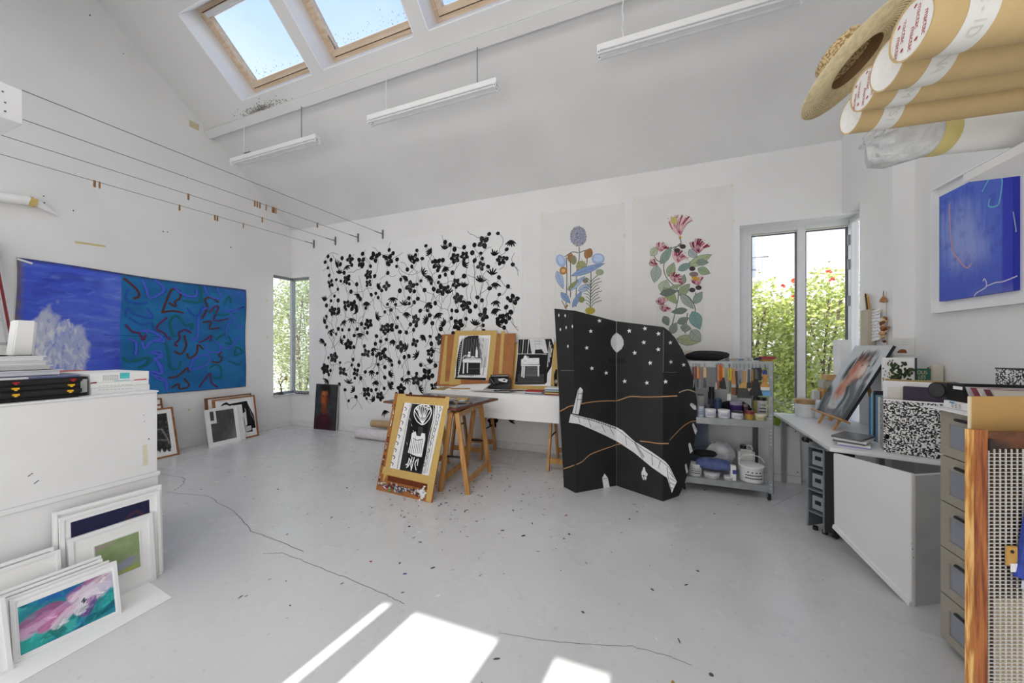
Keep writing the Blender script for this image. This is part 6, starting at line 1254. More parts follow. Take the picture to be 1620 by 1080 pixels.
for i in range(26):
    u, v = fp.px((1406 + rr.gauss(0, 2.0), 515 + rr.gauss(0, 10))); c = fp.pt(u, v, .03 + rr.uniform(-.01, .02)); r = rr.uniform(.012, .022)
    MB().lathe(c, [(0, -r), (r * .8, -r * .4), (r, r * .2), (0, r * .8)], 7, (rr.uniform(-1, 1), rr.uniform(-1, 0), rr.uniform(-1, 1))).build('petal', mat('dry_%d' % (i % 4), ['#8a5a34', '#c9a274', '#6a3a24', '#dcc8a8'][i % 4]), t)
MB().cyl(fp.pt(*fp.px((1404.5, 461)), .012), fp.pt(*fp.px((1406, 545)), .012), .002, n=5).build('string', mat('twine', '#b9a890'), t)
t = thing('seed_pod', 'single brown dried seed pod pinned above the bunch', 'seed pod', fp.pt(*fp.px((1404, 475)), .01)); q = fp.px((1403.5, 475)); MB().lathe(fp.pt(q[0], q[1] - .02, .025), [(0, 0), (.028, .008), (.022, .03), (.005, .06), (.003, .10), (0, .11)], 10).build('pod', mat('pod', '#a8794c', var=.3, scale=20), t, smooth=True)
fy = FR((0, 3.97, 0), (1, 0, 0), (0, 0, 1))
if fy.N.y > 0: fy.N = -fy.N
t = wallcard('mushroom_card', 'pale card with a brown semicircle on the pier', [(1413.5, 562), (1446, 562), (1446, 535), (1413.5, 535)], mat('grey_card', '#d8d8d6'), fy); pr = Print(fy, lambda x, y: (x, y), n0=.0045)
pr.fill([(1418, 558), (1420, 555), (1424, 552.5), (1428, 552), (1432, 553), (1434, 556), (1434, 558.5)], '#8c5230'); pr.line([(1424, 541), (1440, 541)], .003, '#b8b6ae'); pr.line([(1424, 545), (1438, 545)], .003, '#b8b6ae'); pr.build('print', t)
t = thing('leaf_print', 'framed print of dark green leaves standing on the desk', 'picture', (2.0, 3.75, DZ)); fl_ = FR((0, 3.72, 0), (1, 0, 0), (0, 0, 1)); fl_.N = Vector((0, -1, 0))
a = fl_.px((1397, 603)); b_ = fl_.px((1447, 566)); MB().ob(fl_, a[0], b_[0], DZ, b_[1], -.02, 0).build('board', M_PAPER, t); MB().ob(fl_, b_[0], b_[0] + .012, DZ, b_[1], -.02, .004).build('frame_edge', mat('dark_frame', '#3a3a3c'), t)
pr = Print(fl_, lambda x, y: (x, y), n0=.001)
for i in range(60):
    x, y = rr.uniform(1409, 1445), rr.uniform(574, 606); pr.ell((x, y), rr.uniform(2.5, 4.5), rr.uniform(1.5, 3), rr.choice(['#2f3a26', '#3c4a30', '#24301e', '#4a5438']), rot=rr.uniform(0, 3), n=9)
for i in range(22): pr.ell((rr.uniform(1396, 1414), rr.uniform(567, 603)), rr.uniform(.8, 1.8), rr.uniform(.8, 1.8), rr.choice(['#6a4a20', '#b98a3c', '#3a3a32', '#55602c']), n=7)
pr.build('leaf_motif', t)
t = thing('green_book', 'dark green book with pale capitals standing by the right wall', 'book', (2.05, 3.5, DZ)); fg = FR((0, 3.52, 0), (1, 0, 0), (0, 0, 1)); fg.N = Vector((0, -1, 0)); a = fg.px((1453, 616)); b_ = fg.px((1473, 583))
MB().ob(fg, a[0], min(b_[0], 2.10), DZ + .30, b_[1], -.02, 0).build('cover', mat('green_cover', '#1f5a50', rough=.4), t, bevel=.002); pr = Print(fg, None, n0=.001)
mx_ = (a[0] + min(b_[0], 2.10)) / 2
for i, s_ in enumerate(('OUS', 'LES', 'RBRES')): text_on(pr, s_, mx_ - .015 + .012 * (i == 2), b_[1] - .03 - .034 * i, .036, '#c9b98a', sx=.8)
pr.build('title', t)
t = thing('book_support', 'white magazine box under the green book', 'box', (2.05, 3.5, DZ)); MB().box(1.93, 2.12, 3.50, 3.62, DZ, DZ + .2995).build('box', M_BOXW, t)
for k, c in enumerate(('#c9c3b4', '#b8a878', '#4a4640')): dbox('slim_book', '%s slim book standing beside the green book' % ['cream', 'straw', 'dark brown'][k], 'book', 2.055, 2.118, 3.64 + .02 * k, 3.657 + .02 * k, DZ, 1.36 - .01 * k, c)
# vertical books behind the easel, magazine pile and the marbled file box
for k, (c, h) in enumerate((('#3f6f9a', .34), ('#79a9bc', .38), ('#22242a', .40), ('#5c86a0', .37), ('#cfd2d4', .36))): dbox('tall_book', '%s tall book, %s of the row left of the marbled box' % (['blue', 'pale blue', 'black', 'steel blue', 'white'][k], ORD[k]), 'book', 1.70, 1.86, 3.66 - .03 * k, 3.688 - .03 * k, DZ, DZ + h, c)
ZZ = DZ
for k, (c, h, dx) in enumerate((('#8f93c8', .008, 0), ('#e3e3e3', .016, .01), ('#4a4a52', .010, -.01), ('#dadada', .016, .012), ('#55565c', .014, 0))):
    t = thing('magazine', '%s magazine, %s in the pile below the easel' % (['lilac', 'white', 'dark grey', 'pale', 'charcoal'][k], ['lowest', 'second', 'third', 'fourth', 'topmost'][k]), 'magazine', (1.53, 3.45, ZZ), group='magazine pile'); a = math.radians(20 + 5 * k); f_ = FR((1.50 + dx, 3.45, ZZ), (math.cos(a), -math.sin(a), 0), (math.sin(a), math.cos(a), 0)); MB().ob(f_, -.09, .085, -.13, .13, .0004, h).build('cover', mat('mag_' + c[1:], c, rough=.3), t); MB().ob(f_, -.0925, -.0902, -.128, .128, .001, h - .001).build('page_edge', M_PAPER, t); ZZ += h + .0006
M_MARB = speckle('marbled_paper', '#0d0d0e', '#ecebea', 95)
t = thing('file_box', 'black and white marbled cardboard file box on the desk corner', 'file box', (1.75, 3.35, DZ)); fB = FR((1.592, 3.275, DZ + .001), (.2325, -.089, 0), (0, 0, 1)); fB.N = Vector((-.36, -.93, 0)).normalized()
wB, dB, hB = .36, .20, .375
MB().ob(fB, 0, wB, 0, hB, -.006, 0).build('front', M_MARB, t); MB().ob(fB, 0, .006, 0, hB, -dB, -.006).build('side', M_MARB, t); MB().ob(fB, wB - .006, wB, 0, hB, -dB, -.006).build('side', M_MARB, t); MB().ob(fB, .006, wB - .006, 0, hB, -dB, -dB + .006).build('back', M_MARB, t); MB().ob(fB, .006, wB - .006, 0, .006, -dB + .006, -.006).build('bottom', M_MARB, t)
MB().ob(fB, -.001, wB + .001, hB - .008, hB + .001, -.008, .001).build('white_edge', M_PAPER, t)
pr = Print(fB, None, n0=.001); pr.ell((.02, .11), .010, .018, '#0a0a0a'); pr.ell((.335, .24), .018, .026, '#101010'); pr.build('finger_hole', t)
for k, (n0, u0, u1, v1, c, nm, lb, th) in enumerate(((-.035, .10, .34, .47, '#35283f', 'folder', 'dark purple folder in the marbled box', .03), (-.075, .03, .30, .455, '#dedad2', 'paper_file', 'cream papers in the marbled box behind the purple folder', .012), (-.10, .0, .28, .50, '#e8e8e8', 'paper_file', 'tall white folder in the marbled box', .012), (-.14, .02, .35, .51, '#a88c58', 'paper_file', 'patterned ochre edged folder at the back of the marbled box', .01), (-.17, .02, .20, .50, '#d9c9a4', 'paper_file', 'straw coloured folder at the back left of the marbled box', .01))):
    t = thing(nm, lb, 'folder', fB.pt((u0 + u1) / 2, .01, n0)); MB().ob(fB, max(u0, .008), min(u1, wB - .008), .008, v1, n0 - th, n0).build('cover', mat('file_' + c[1:], c, rough=.5), t, bevel=.003)

# ------------------------------------------------------------------ drawer unit at the right edge
t = thing('drawer_unit', 'tall greige five-drawer unit at the right edge', 'drawer unit', (1.62, 2.2, 0)); DX, Dy0, Dy1, DH = 1.41, 1.96, 2.435, 1.185
M_GREI = mat('greige_lacquer', '#a39d90', rough=.45, var=.06); M_INS = mat('grey_inset_glass', '#9296a0', rough=.3, var=.06); M_HAN = mat('dark_bar_handle', '#4d5054', rough=.3, metal=.6)
MB().box(DX + .022, 1.86, Dy0, Dy1, .03, DH).build('carcass', M_GREI, t, bevel=.002); MB().box(DX + .03, 1.85, Dy0 + .01, Dy1 - .01, 0, .03).build('plinth', M_DRK, t)
lv = [.03, .262, .493, .724, .955, DH]
for i in range(5):
    z0, z1 = lv[i] + .003, lv[i + 1] - .003; d_ = MB().box(DX + .004, DX + .021, Dy0 + .002, Dy1 - .002, z0, z1).build('drawer', M_GREI, t)
    for q in ((Dy0 + .002, Dy1 - .002, z0, z0 + .045), (Dy0 + .002, Dy1 - .002, z1 - .06, z1), (Dy1 - .055, Dy1 - .002, z0 + .045, z1 - .06), (Dy0 + .002, Dy0 + .055, z0 + .045, z1 - .06)): MB().box(DX - .006, DX + .004, *q).build('drawer_border', M_GREI, d_)
    MB().box(DX, DX + .004, Dy0 + .055, Dy1 - .055, z0 + .045, z1 - .06).build('inset_panel', M_INS, d_)
    h_ = MB().bar((DX - .03, Dy1 - .13, z1 - .03), (DX - .03, Dy0 + .13, z1 - .03), .016, .014).build('handle', M_HAN, d_, bevel=.004)
ZU = DH
sheet_thing('card_sheet', 'white card sheet overhanging the top of the drawer unit', [(1.36, 2.00), (1.83, 2.00), (1.83, 2.47), (1.375, 2.50)], ZU, .006, M_PAPER, 'card'); ZU += .008
t = thing('catalogue', 'thick white catalogue with grey print on the drawer unit', 'book', (1.6, 2.25, ZU)); MB().box(1.425, 1.74, 2.0, 2.45, ZU, ZU + .036).build('pages', M_BOXW, t, bevel=.002); pr = Print(FR((1.425, 0, 0), (0, -1, 0), (0, 0, 1)), None, n0=.0008); pr.fr.N = Vector((-1, 0, 0))
for j in range(4):
    for i in range(8): pr.line([(-2.40 + i * .022 + .06 * (i // 3), ZU + .008 + j * .006), (-2.386 + i * .022 + .06 * (i // 3), ZU + .008 + j * .006)], .002, '#55585c')
pr.fill([(-2.41, ZU + .027), (-2.38, ZU + .027), (-2.38, ZU + .033), (-2.41, ZU + .033)], '#4a9ac4', raw=True); pr.fill([(-2.20, ZU + .004), (-2.185, ZU + .003), (-2.183, ZU + .03), (-2.197, ZU + .03)], '#c9c22c', raw=True); pr.build('spine_print', t)
ZU += .0365
t = thing('magazine_holder', 'black slanted magazine holder on the catalogue', 'magazine holder', (1.6, 2.3, ZU)); MB().prism([(1.44, 2.455, ZU), (1.44, 2.13, ZU), (1.44, 2.13, ZU + .012), (1.44, 2.34, ZU + .02), (1.44, 2.37, ZU + .085), (1.44, 2.455, ZU + .085)], (.012, 0, 0)).build('side', M_BLACK, t); MB().box(1.452, 1.72, 2.443, 2.455, ZU, ZU + .085).build('end', M_BLACK, t); MB().box(1.452, 1.72, 2.13, 2.443, ZU, ZU + .006).build('base', M_BLACK, t)
MB().box(1.436, 1.4395, 2.36, 2.41, ZU + .06, ZU + .075).build('label_slot', M_PAPER, t)
t = thing('round_speaker', 'small black round speaker at the left end of the magazine holder', 'speaker', (1.43, 2.51, ZU)); MB().cyl((1.432, 2.505, ZU + .042), (1.52, 2.535, ZU + .042), .042, n=26).build('body', M_BLACK, t, smooth=True); MB().cyl((1.429, 2.504, ZU + .042), (1.4325, 2.505, ZU + .042), .036, n=26).build('grille', mat('grille', '#3a3b3d', bump=.6, bscale=300), t)
for k, c in enumerate(('#c9c4c8', '#8a4450', '#d8d2cc', '#6a3a42', '#c2b9ac')):
    y = 2.33 - k * .035; t = thing('leaning_magazine', '%s magazine, %s of the row slanting in the black holder' % (['pale', 'dusty red', 'white', 'maroon', 'sand'][k], ORD[k]), 'magazine', (1.6, y, ZU), group='slanting magazines'); MB().hexa([(1.453, y, ZU + .0065), (1.70, y, ZU + .0065), (1.70, y - .01, ZU + .0065), (1.453, y - .01, ZU + .0065), (1.453, y + .045, ZU + .075), (1.70, y + .045, ZU + .075), (1.70, y + .035, ZU + .075), (1.453, y + .035, ZU + .075)]).build('cover', mat('lm_' + c[1:], c, rough=.3), t)
t = thing('card_file', 'row of assorted index cards in a long white box', 'card box', (1.75, 2.7, 0)); MB().box(1.80, 1.90, 2.32, 2.43, ZU - .03, ZU + .02).build('box', M_BOXW, t) if False else MB().box(1.745, 1.85, 2.02, 2.43, ZU - .036, ZU + .07).build('box', M_BOXW, t, bevel=.002)
for i in range(9): MB().box(1.74, 1.845, 2.06 + i * .04, 2.075 + i * .04, ZU + .0705, ZU + .082).build('card', mat('ic_%d' % (i % 5), ['#c9a23c', '#8a8f96', '#d8d4cc', '#7a4a44', '#4e7a78'][i % 5]), t)
t = thing('white_column', 'white storage column behind the drawer unit', 'cabinet', (1.98, 2.85, 0)); MB().box(1.87, 2.12, 2.62, 3.08, 0, 1.255).build('body', M_WHITE, t, bevel=.003); MB().box(1.866, 1.87, 2.64, 3.06, .02, 1.24).build('door', M_WHITE, t)
t = thing('marbled_box', 'black and white marbled box on the white storage column', 'box', (2.0, 2.9, 1.2555)); MB().box(1.93, 2.11, 2.72, 2.935, 1.2555, 1.37).build('box', speckle('marbled_paper_fine', '#0d0d0e', '#ecebea', 110), t); MB().box(1.928, 2.112, 2.718, 2.937, 1.37, 1.376).build('lid_edge', M_BLACK, t)
t = thing('white_tray', 'shallow white tray in front of the marbled box', 'tray', (1.95, 2.72, 1.2555)); MB().hexa([(1.89, 2.635, 1.2555), (2.08, 2.635, 1.2555), (2.08, 2.70, 1.2555), (1.89, 2.70, 1.2555), (1.88, 2.63, 1.31), (2.10, 2.63, 1.31), (2.10, 2.715, 1.31), (1.88, 2.715, 1.31)]).build('tray', M_WHITE, t)

# ------------------------------------------------------------------ near right: wooden mesh screen, cardboard, towel
RV = Vector((CA, SA, 0)); FV = Vector((-SA, CA, 0))
def near(px, py, d): return P(px, py, d=d)
t = thing('mesh_screen', 'reddish wooden frame with white wire mesh at the right edge', 'mesh screen', near(1590, 1300, .86) * 1)
o0 = near(1541, 680, .86); fs = FR((o0.x, o0.y, 0), RV, (0, 0, 1)); fs.N = -FV; HS = o0.z; WS = .46
M_YEW = wood('red_wood', '#b8703a', '#7c3c18', 'z', scale=22, lo=.38, hi=.62); M_YEW2 = wood('sap_wood', '#e2b56c', '#a8682c', 'z', scale=30, lo=.4, hi=.6); M_DKW = wood('dark_burnt_wood', '#7a4822', '#2b1a10', 'x', scale=6)
MB().ob(fs, -.002, -.0001, 0, HS, -.016, 0).build('edge_strip', M_YEW2, t); MB().ob(fs, 0, .034, 0, HS, -.016, 0).build('stile', M_YEW, t); MB().ob(fs, WS - .05, WS, 0, HS, -.016, 0).build('stile', M_YEW, t)
MB().ob(fs, .0345, WS - .05, HS - .045, HS - .006, -.016, -.001).build('top_rail', M_DKW, t); MB().ob(fs, .0345, WS - .05, .05, .10, -.016, -.001).build('bottom_rail', M_DKW, t)
MB().ob(fs, .0345, .042, HS - .05, HS - .022, -.001, .003).build('knot', M_BLACK, t)
mm = MB(); x = .042; k = 0
while x < WS - .052: mm.ob(fs, x - .0009, x + .0009, .10, HS - .048, -.006, -.0036); x += .0142
z = .105
while z < HS - .05: mm.ob(fs, .035, WS - .052, z - .0007, z + .0007, -.0036, -.0014); z += .0092
mm.build('wire_mesh', mat('white_wire', '#dcdcda', rough=.5), t, kind='stuff')
MB().tube([fs.pt(.118, HS - .10, .001), fs.pt(.125, HS - .115, .006), fs.pt(.12, HS - .13, .004), fs.pt(.128, HS - .14, .002)], .0014, n=5).build('loose_wire', mat('white_wire', '#dcdcda'), t)
MB().ob(fs, .0345, WS - .05, .10, HS - .046, -.0155, -.0125).build('backing', mat('brown_backing', '#4a3218', rough=.8, var=.35, scale=7), t)
t = thing('pale_sheet', 'pale sheet stuck inside the mesh screen lower down', 'paper', fs.pt(.25, .12, -.0115)); MB().ob(fs, .065, WS - .07, .12, HS - .42, -.0122, -.0105).build('sheet', mat('ochre_sheet', '#b9a78a', rough=.8, var=.1), t)
t = thing('cardboard_sheet', 'tan cardboard sheet standing behind the mesh screen', 'cardboard', near(1560, 900, .93)); oc = near(1535.5, 627, .93); fc = FR((oc.x, oc.y, 0), RV, (0, 0, 1)); fc.N = -FV
MB().ob(fc, 0, .50, 0, oc.z, -.005, 0).build('sheet', mat('tan_cardboard', '#c0995c', rough=.7, var=.05), t); MB().ob(fc, -.001, .002, 0, oc.z, -.0055, .0005).build('cut_edge', mat('cut_card', '#d9c9a8'), t)
t = thing('denim_towel', 'blue denim cloth with pale hem hanging over the mesh screen', 'cloth', fs.pt(.2, .9, .02))
ft_ = FR(fs.O, fs.U, fs.V); ft_.N = fs.N
tw = [ft_.px((1628, 760)), ft_.px((1612, 820)), ft_.px((1603, 880)), ft_.px((1598, 915)), ft_.px((1640, 935))]
vs_ = []; rows = [(1640, 700, 0), (1622, 780, .1), (1612, 830, .2), (1604, 880, .3), (1598, 908, .4)]
mb = MB(); prof = []
for (px, py, _) in rows:
    u, v = ft_.px((px, py)); prof.append([(u + .012 * i, v - .0025 * i, .012 + .012 * math.sin(i * 1.1)) for i in range(12)])
vs_ = [ft_.pt(*p) for r_ in prof for p in r_] + [ft_.pt(p[0], p[1], p[2] - .008) for r_ in prof for p in r_]; n = 12; R_ = len(rows); B_ = n * R_
fcs = [(j * n + i, j * n + i + 1, (j + 1) * n + i + 1, (j + 1) * n + i) for j in range(R_ - 1) for i in range(n - 1)]; fcs += [tuple(B_ + q for q in reversed(f)) for f in fcs]
rim = [i for i in range(n)] + [j * n + n - 1 for j in range(1, R_)] + [(R_ - 1) * n + i for i in range(n - 2, -1, -1)] + [j * n for j in range(R_ - 2, 0, -1)]
fcs += [(rim[i], rim[(i + 1) % len(rim)], B_ + rim[(i + 1) % len(rim)], B_ + rim[i]) for i in range(len(rim))]
mb.add(vs_, fcs).build('cloth', mat('denim_blue', '#34469a', rough=.9, var=.25, scale=30, bump=.5, bscale=120), t, smooth=True)
u, v = ft_.px((1596, 908)); m = MB()
for i in range(11): m.add([ft_.pt(u + .012 * i, v - .0025 * i, .022 + .012 * math.sin(i * 1.1)), ft_.pt(u + .012 * (i + 1), v - .0025 * (i + 1), .022 + .012 * math.sin((i + 1) * 1.1)), ft_.pt(u + .012 * (i + 1), v - .0025 * (i + 1) - .02, .022 + .012 * math.sin((i + 1) * 1.1)), ft_.pt(u + .012 * i - .002, v - .0025 * i - .02, .022 + .012 * math.sin(i * 1.1))], [(0, 1, 2, 3)])
m.build('hem', mat('pale_hem', '#b6bccb', bump=.5, bscale=150), t)
t = thing('wooden_tag', 'small wooden tag with a dark hole hanging on the mesh', 'tag', ft_.pt(*ft_.px((1597, 905)), 0)); a = ft_.px((1589, 892)); b_ = ft_.px((1604, 862)); MB().ob(ft_, a[0], b_[0], a[1], b_[1], .001, .007).build('tag', mat('tag_wood', '#c79a50'), t, bevel=.001); MB().cyl(ft_.pt((a[0] + b_[0]) / 2 - .003, b_[1] - .012, .007), ft_.pt((a[0] + b_[0]) / 2 - .003, b_[1] - .012, .0085), .004, n=12).build('hole', M_BLACK, t); MB().ob(ft_, a[0] + .004, b_[0], a[1] - .014, a[1] + .006, .0075, .0085).build('paper_label', M_PAPER, t)

# ------------------------------------------------------------------ high shelf with kraft tubes, wrapped roll and straw hat
t = thing('wall_shelf', 'white high shelf on the right wall carrying the tubes', 'shelf', (1.7, 1.3, 2.10)); MB().box(1.10, XR - .001, .85, 1.80, 2.105, 2.135).build('board', M_WHITE, t)
for y in (.95, 1.70): MB().prism([(XR - .002, y, 1.88), (XR - .002, y, 2.104), (1.25, y, 2.104)], (0, .02, 0)).build('bracket', M_WHITE, t)
DT = Vector((.99, .126, .02)).normalized(); M_KRAFT = mat('kraft_tube', '#c2a878', rough=.6, var=.06, scale=10); M_TAPEW = mat('white_tape', '#dcdcd8', rough=.5); M_CAP = mat('white_cap', '#e6e4e0', rough=.35)
TUB = [((1440, 47), .76, 'mactac', 'nearest'), ((1403, 103), .89, 'plain', 'second'), ((1366, 142), 1.0, 'mactac', 'third'), ((1346, 182), 1.11, 'plain', 'farthest')]
for k, (pp, d_, kind, nm) in enumerate(TUB):
    c = P(*pp, d=d_); r = .058 if k < 2 else .054; t = thing('kraft_tube', 'brown kraft shipping tube with %s white end, %s of four on the high shelf' % ('red lettered' if kind == 'mactac' else 'plain', nm), 'tube', c, group='kraft tubes on the high shelf'); e_ = c + DT * .95
    MB().lathe(c, [(r - .004, .05), (r - .004, 0), (r, 0), (r, .95), (0, .95)], 36, DT, False).build('tube', M_KRAFT, t, smooth=True)
    MB().lathe(c, [(r + .0006, .055), (r + .0006, .105)], 36, DT, False).build('tape_band', M_TAPEW, t, smooth=True)
    x_ = DT.cross(Vector((0, 0, 1))).normalized(); fcap = FR(c + DT * (.002 if kind == 'mactac' else .018), x_, (0, 0, 1)); fcap.N = -DT
    if kind == 'mactac':
        MB().lathe(c, [(0, .002), (r - .004, .002), (r - .004, .03)], 32, DT, False).build('end_cap', M_CAP, t)
        pr = Print(fcap, None, n0=.0006)
        for i, (u, v, rr_) in enumerate(((-.018, .012, -1.78), (.0, -.02, -1.78), (.018, .014, -1.78), (.034, -.012, -1.78), (-.036, -.012, -1.78))): text_on(pr, 'mactac', u, v, .0165, '#a8262c', rot=rr_)
        for u, v in ((-.024, -.026), (.012, .04), (.012, -.03), (-.03, .03)): pr.ell((u, v), .0045, .0025, '#a8262c', rot=.6, n=10)
        pr.build('lettering', t)
    else:
        cp = MB().lathe(c, [(r - .004, .0), (r - .008, .012), (.030, .014), (.028, .020), (.016, .020), (.014, .026), (0, .026)], 32, DT, False).build('end_cap', M_CAP, t, smooth=True)
    ft2 = FR(c + DT * .08, DT, (0, 0, 1)); g = MB()      # lettering pressed into the tape
    for i, ch_ in enumerate(('DI-ESPA', 'ANTITA', 'MINUT', 'IST')[k]):
        an = -1.0 + i * .30; nn = (-x_ * 0 + Vector((0, 0, 1)) * math.sin(an) - FV * math.cos(an)).normalized(); nn = (nn - DT * nn.dot(DT)).normalized(); up = DT.cross(nn); f3 = FR(c + DT * .08 + nn * (r + .0012), up, DT); f3.N = nn
        vs2, fs2 = text2d(ch_, .03); g.add([f3.pt(x, y, 0) for x, y in vs2], fs2)
    g.build('pressed_lettering', mat('pressed_grey', '#c9c9c4'), t, kind='stuff')
t = thing('wrapped_roll', 'white roll in crumpled plastic with yellow tape under the kraft tubes', 'roll', P(1440, 225, d=1.3)); c = P(1437, 218, d=1.27); DR = Vector((.985, .15, .01)).normalized()
MB().lathe(c, [(0, 0), (.06, .0), (.068, .02), (.068, .95), (0, .95)], 28, DR).build('roll', mat('roll_white', '#e0e0de', rough=.5), t, smooth=True)
MB().lathe(c, [(.0695, .055), (.0705, .06), (.0705, .10), (.0695, .105)], 28, DR, False).build('tape_band', mat('yellow_tape', '#cdbf7c', rough=.5), t, smooth=True)
n = 22; rings = []; rr = random.Random(11); x_ = DR.cross(Vector((0, 0, 1))).normalized(); y_ = DR.cross(x_)
for s_, r_, am in ((.05, .072, 0), (.0, .080, .08), (-.05, .085, .14), (-.09, .075, .25), (-.115, .05, .4), (-.12, .02, .5)):
    for i in range(n): a = 2 * math.pi * i / n; q = r_ * (1 + am * rr.uniform(-1, 1)); rings.append(c + DR * (s_ + am * .03 * rr.uniform(-1, 1)) + x_ * q * math.cos(a) + y_ * q * math.sin(a))
MB().add(rings, [(j * n + i, j * n + (i + 1) % n, (j + 1) * n + (i + 1) % n, (j + 1) * n + i) for j in range(5) for i in range(n)] + [tuple(range(5 * n, 6 * n))]).build('plastic_wrap', mat('frosted_wrap', '#d3d5d6', rough=.25, var=.1, scale=30, bump=.6, bscale=40), t, smooth=True)
# hat
hc = P(1354, 98, d=1.20); NH = Vector((.593, -.197, -.781)).normalized()
t = thing('straw_hat', 'wide brimmed pale straw hat hanging on the tube ends', 'hat', hc)
prof = []; nr = 34
for i in range(nr + 1):
    q = i / nr; r = .188 - q * .108; prof.append((r, .012 * math.sin(q * 3.0) + .0026 * (i % 2)))
M_STRAW = mat('straw', '#d9cba6', rough=.75, var=.12, scale=60); M_STRAWD = mat('straw_shade', '#a8865a', rough=.8, var=.35, scale=90)
mb = MB()
for i in range(nr): mb.mi(i % 2).lathe(hc, prof[i:i + 2], 64, NH, False)  # every other brim ring darker, groove shade put into the straw colour
mb.build('brim', [M_STRAW, mat('straw_ring_shade', '#bfae88', rough=.8, var=.15, scale=60)], t)
MB().lathe(hc, [(.080, .004), (.079, -.01), (.078, -.03)], 40, NH, False).build('sweatband', mat('sweatband', '#7a5a38', rough=.7, bump=.6, bscale=150), t, smooth=True)
MB().lathe(hc, [(.081, .003), (.081, -.05), (.076, -.075), (.05, -.088), (0, -.088)], 40, NH, False).build('crown', mat('straw_weave', '#c9b58a', rough=.8, col2='#8a6a40', scale=140, lo=.45, hi=.6), t, smooth=True)

# ------------------------------------------------------------------ blue painting on the right wall
fw2 = FR((XR, 0, 0), (0, -1, 0), (0, 0, 1)); fw2.N = Vector((-1, 0, 0))
t = thing('framed_canvas', 'deep blue painting in a white box frame on the right wall', 'painting', (XR, 3.35, 1.76))
u0, u1, v0, v1 = -3.725, -2.99, 1.758, 2.722
MB().ob(fw2, u0, u1, v0, v1, .001, .008).build('back_panel', M_WFR, t)
for q in ((u0, u1, v0, v0 + .012), (u0, u1, v1 - .012, v1), (u0, u0 + .012, v0 + .012, v1 - .012), (u1 - .012, u1, v0 + .012, v1 - .012)): MB().ob(fw2, *q, .008, .045).build('frame_bar', M_WFR, t)
c0, c1, w0, w1 = -3.648, -3.075, 1.842, 2.638; MB().ob(fw2, c0, c1, w0, w1, .008, .036).build('stretched_canvas', mat('ultramarine_edge', '#2a35b0', rough=.6), t)
rs = Raster(130, 180, '#5570d8', c1 - c0, w1 - w0); rs.blend((rs.noise(22, 5, 4) - .4) * 1.5, '#5f78d6'); rs.blob(.30, .60, .40, .36, '#93a6e6', .95, .8, ntex=rs.noise(30, 5, 3) * .6 + .2); rs.blob(.45, .40, .35, .25, '#9aa8e6', .8, .8, ntex=rs.noise(30, 5, 3) * .6 + .2); rs.blend((rs.noise(12, 14, 3) - .58) * 1.3, '#3040b4'); rs.blend(np.clip((.35 - rs.V) * 2, 0, .6), '#3a52c0'); rs.blend(np.clip((rs.U - .86) * 30, 0, 1) * .9, '#2f35c4'); rs.blend(np.clip((.04 - rs.U) * 25, 0, 1) * .6, '#35549c'); rs.blend(np.clip((.10 - rs.V) * 9, 0, 1) * np.clip((rs.U - .4) * 4, 0, 1) * .5, '#7f88c0')
rs.build('painted_face', fw2, t, c0, w0, .0375); pr = Print(fw2, cH, n0=.0385)
pr.fr = FR(fw2.pt(0, 0, .038), fw2.U, fw2.V); pr.fr.N = fw2.N; pr.n = .0006
pr.curve([(723, 272), (750, 220), (780, 175), (800, 165), (835, 190), (840, 225), (828, 310), (815, 350), (785, 362), (760, 355), (768, 312)], .010, '#6fb4d8'); pr.curve([(530, 340), (532, 430), (538, 540), (550, 620), (575, 660), (630, 720), (660, 695)], .010, '#c99aa8'); pr.curve([(675, 890), (690, 868), (740, 838), (748, 810), (735, 785), (728, 800)], .008, '#c9c4e0'); pr.curve([(745, 830), (800, 808), (850, 800), (930, 768)], .008, '#c9c4e0'); pr.curve([(905, 390), (920, 480), (922, 510)], .006, '#a9c0d8')
pr.build('line_marks', t)

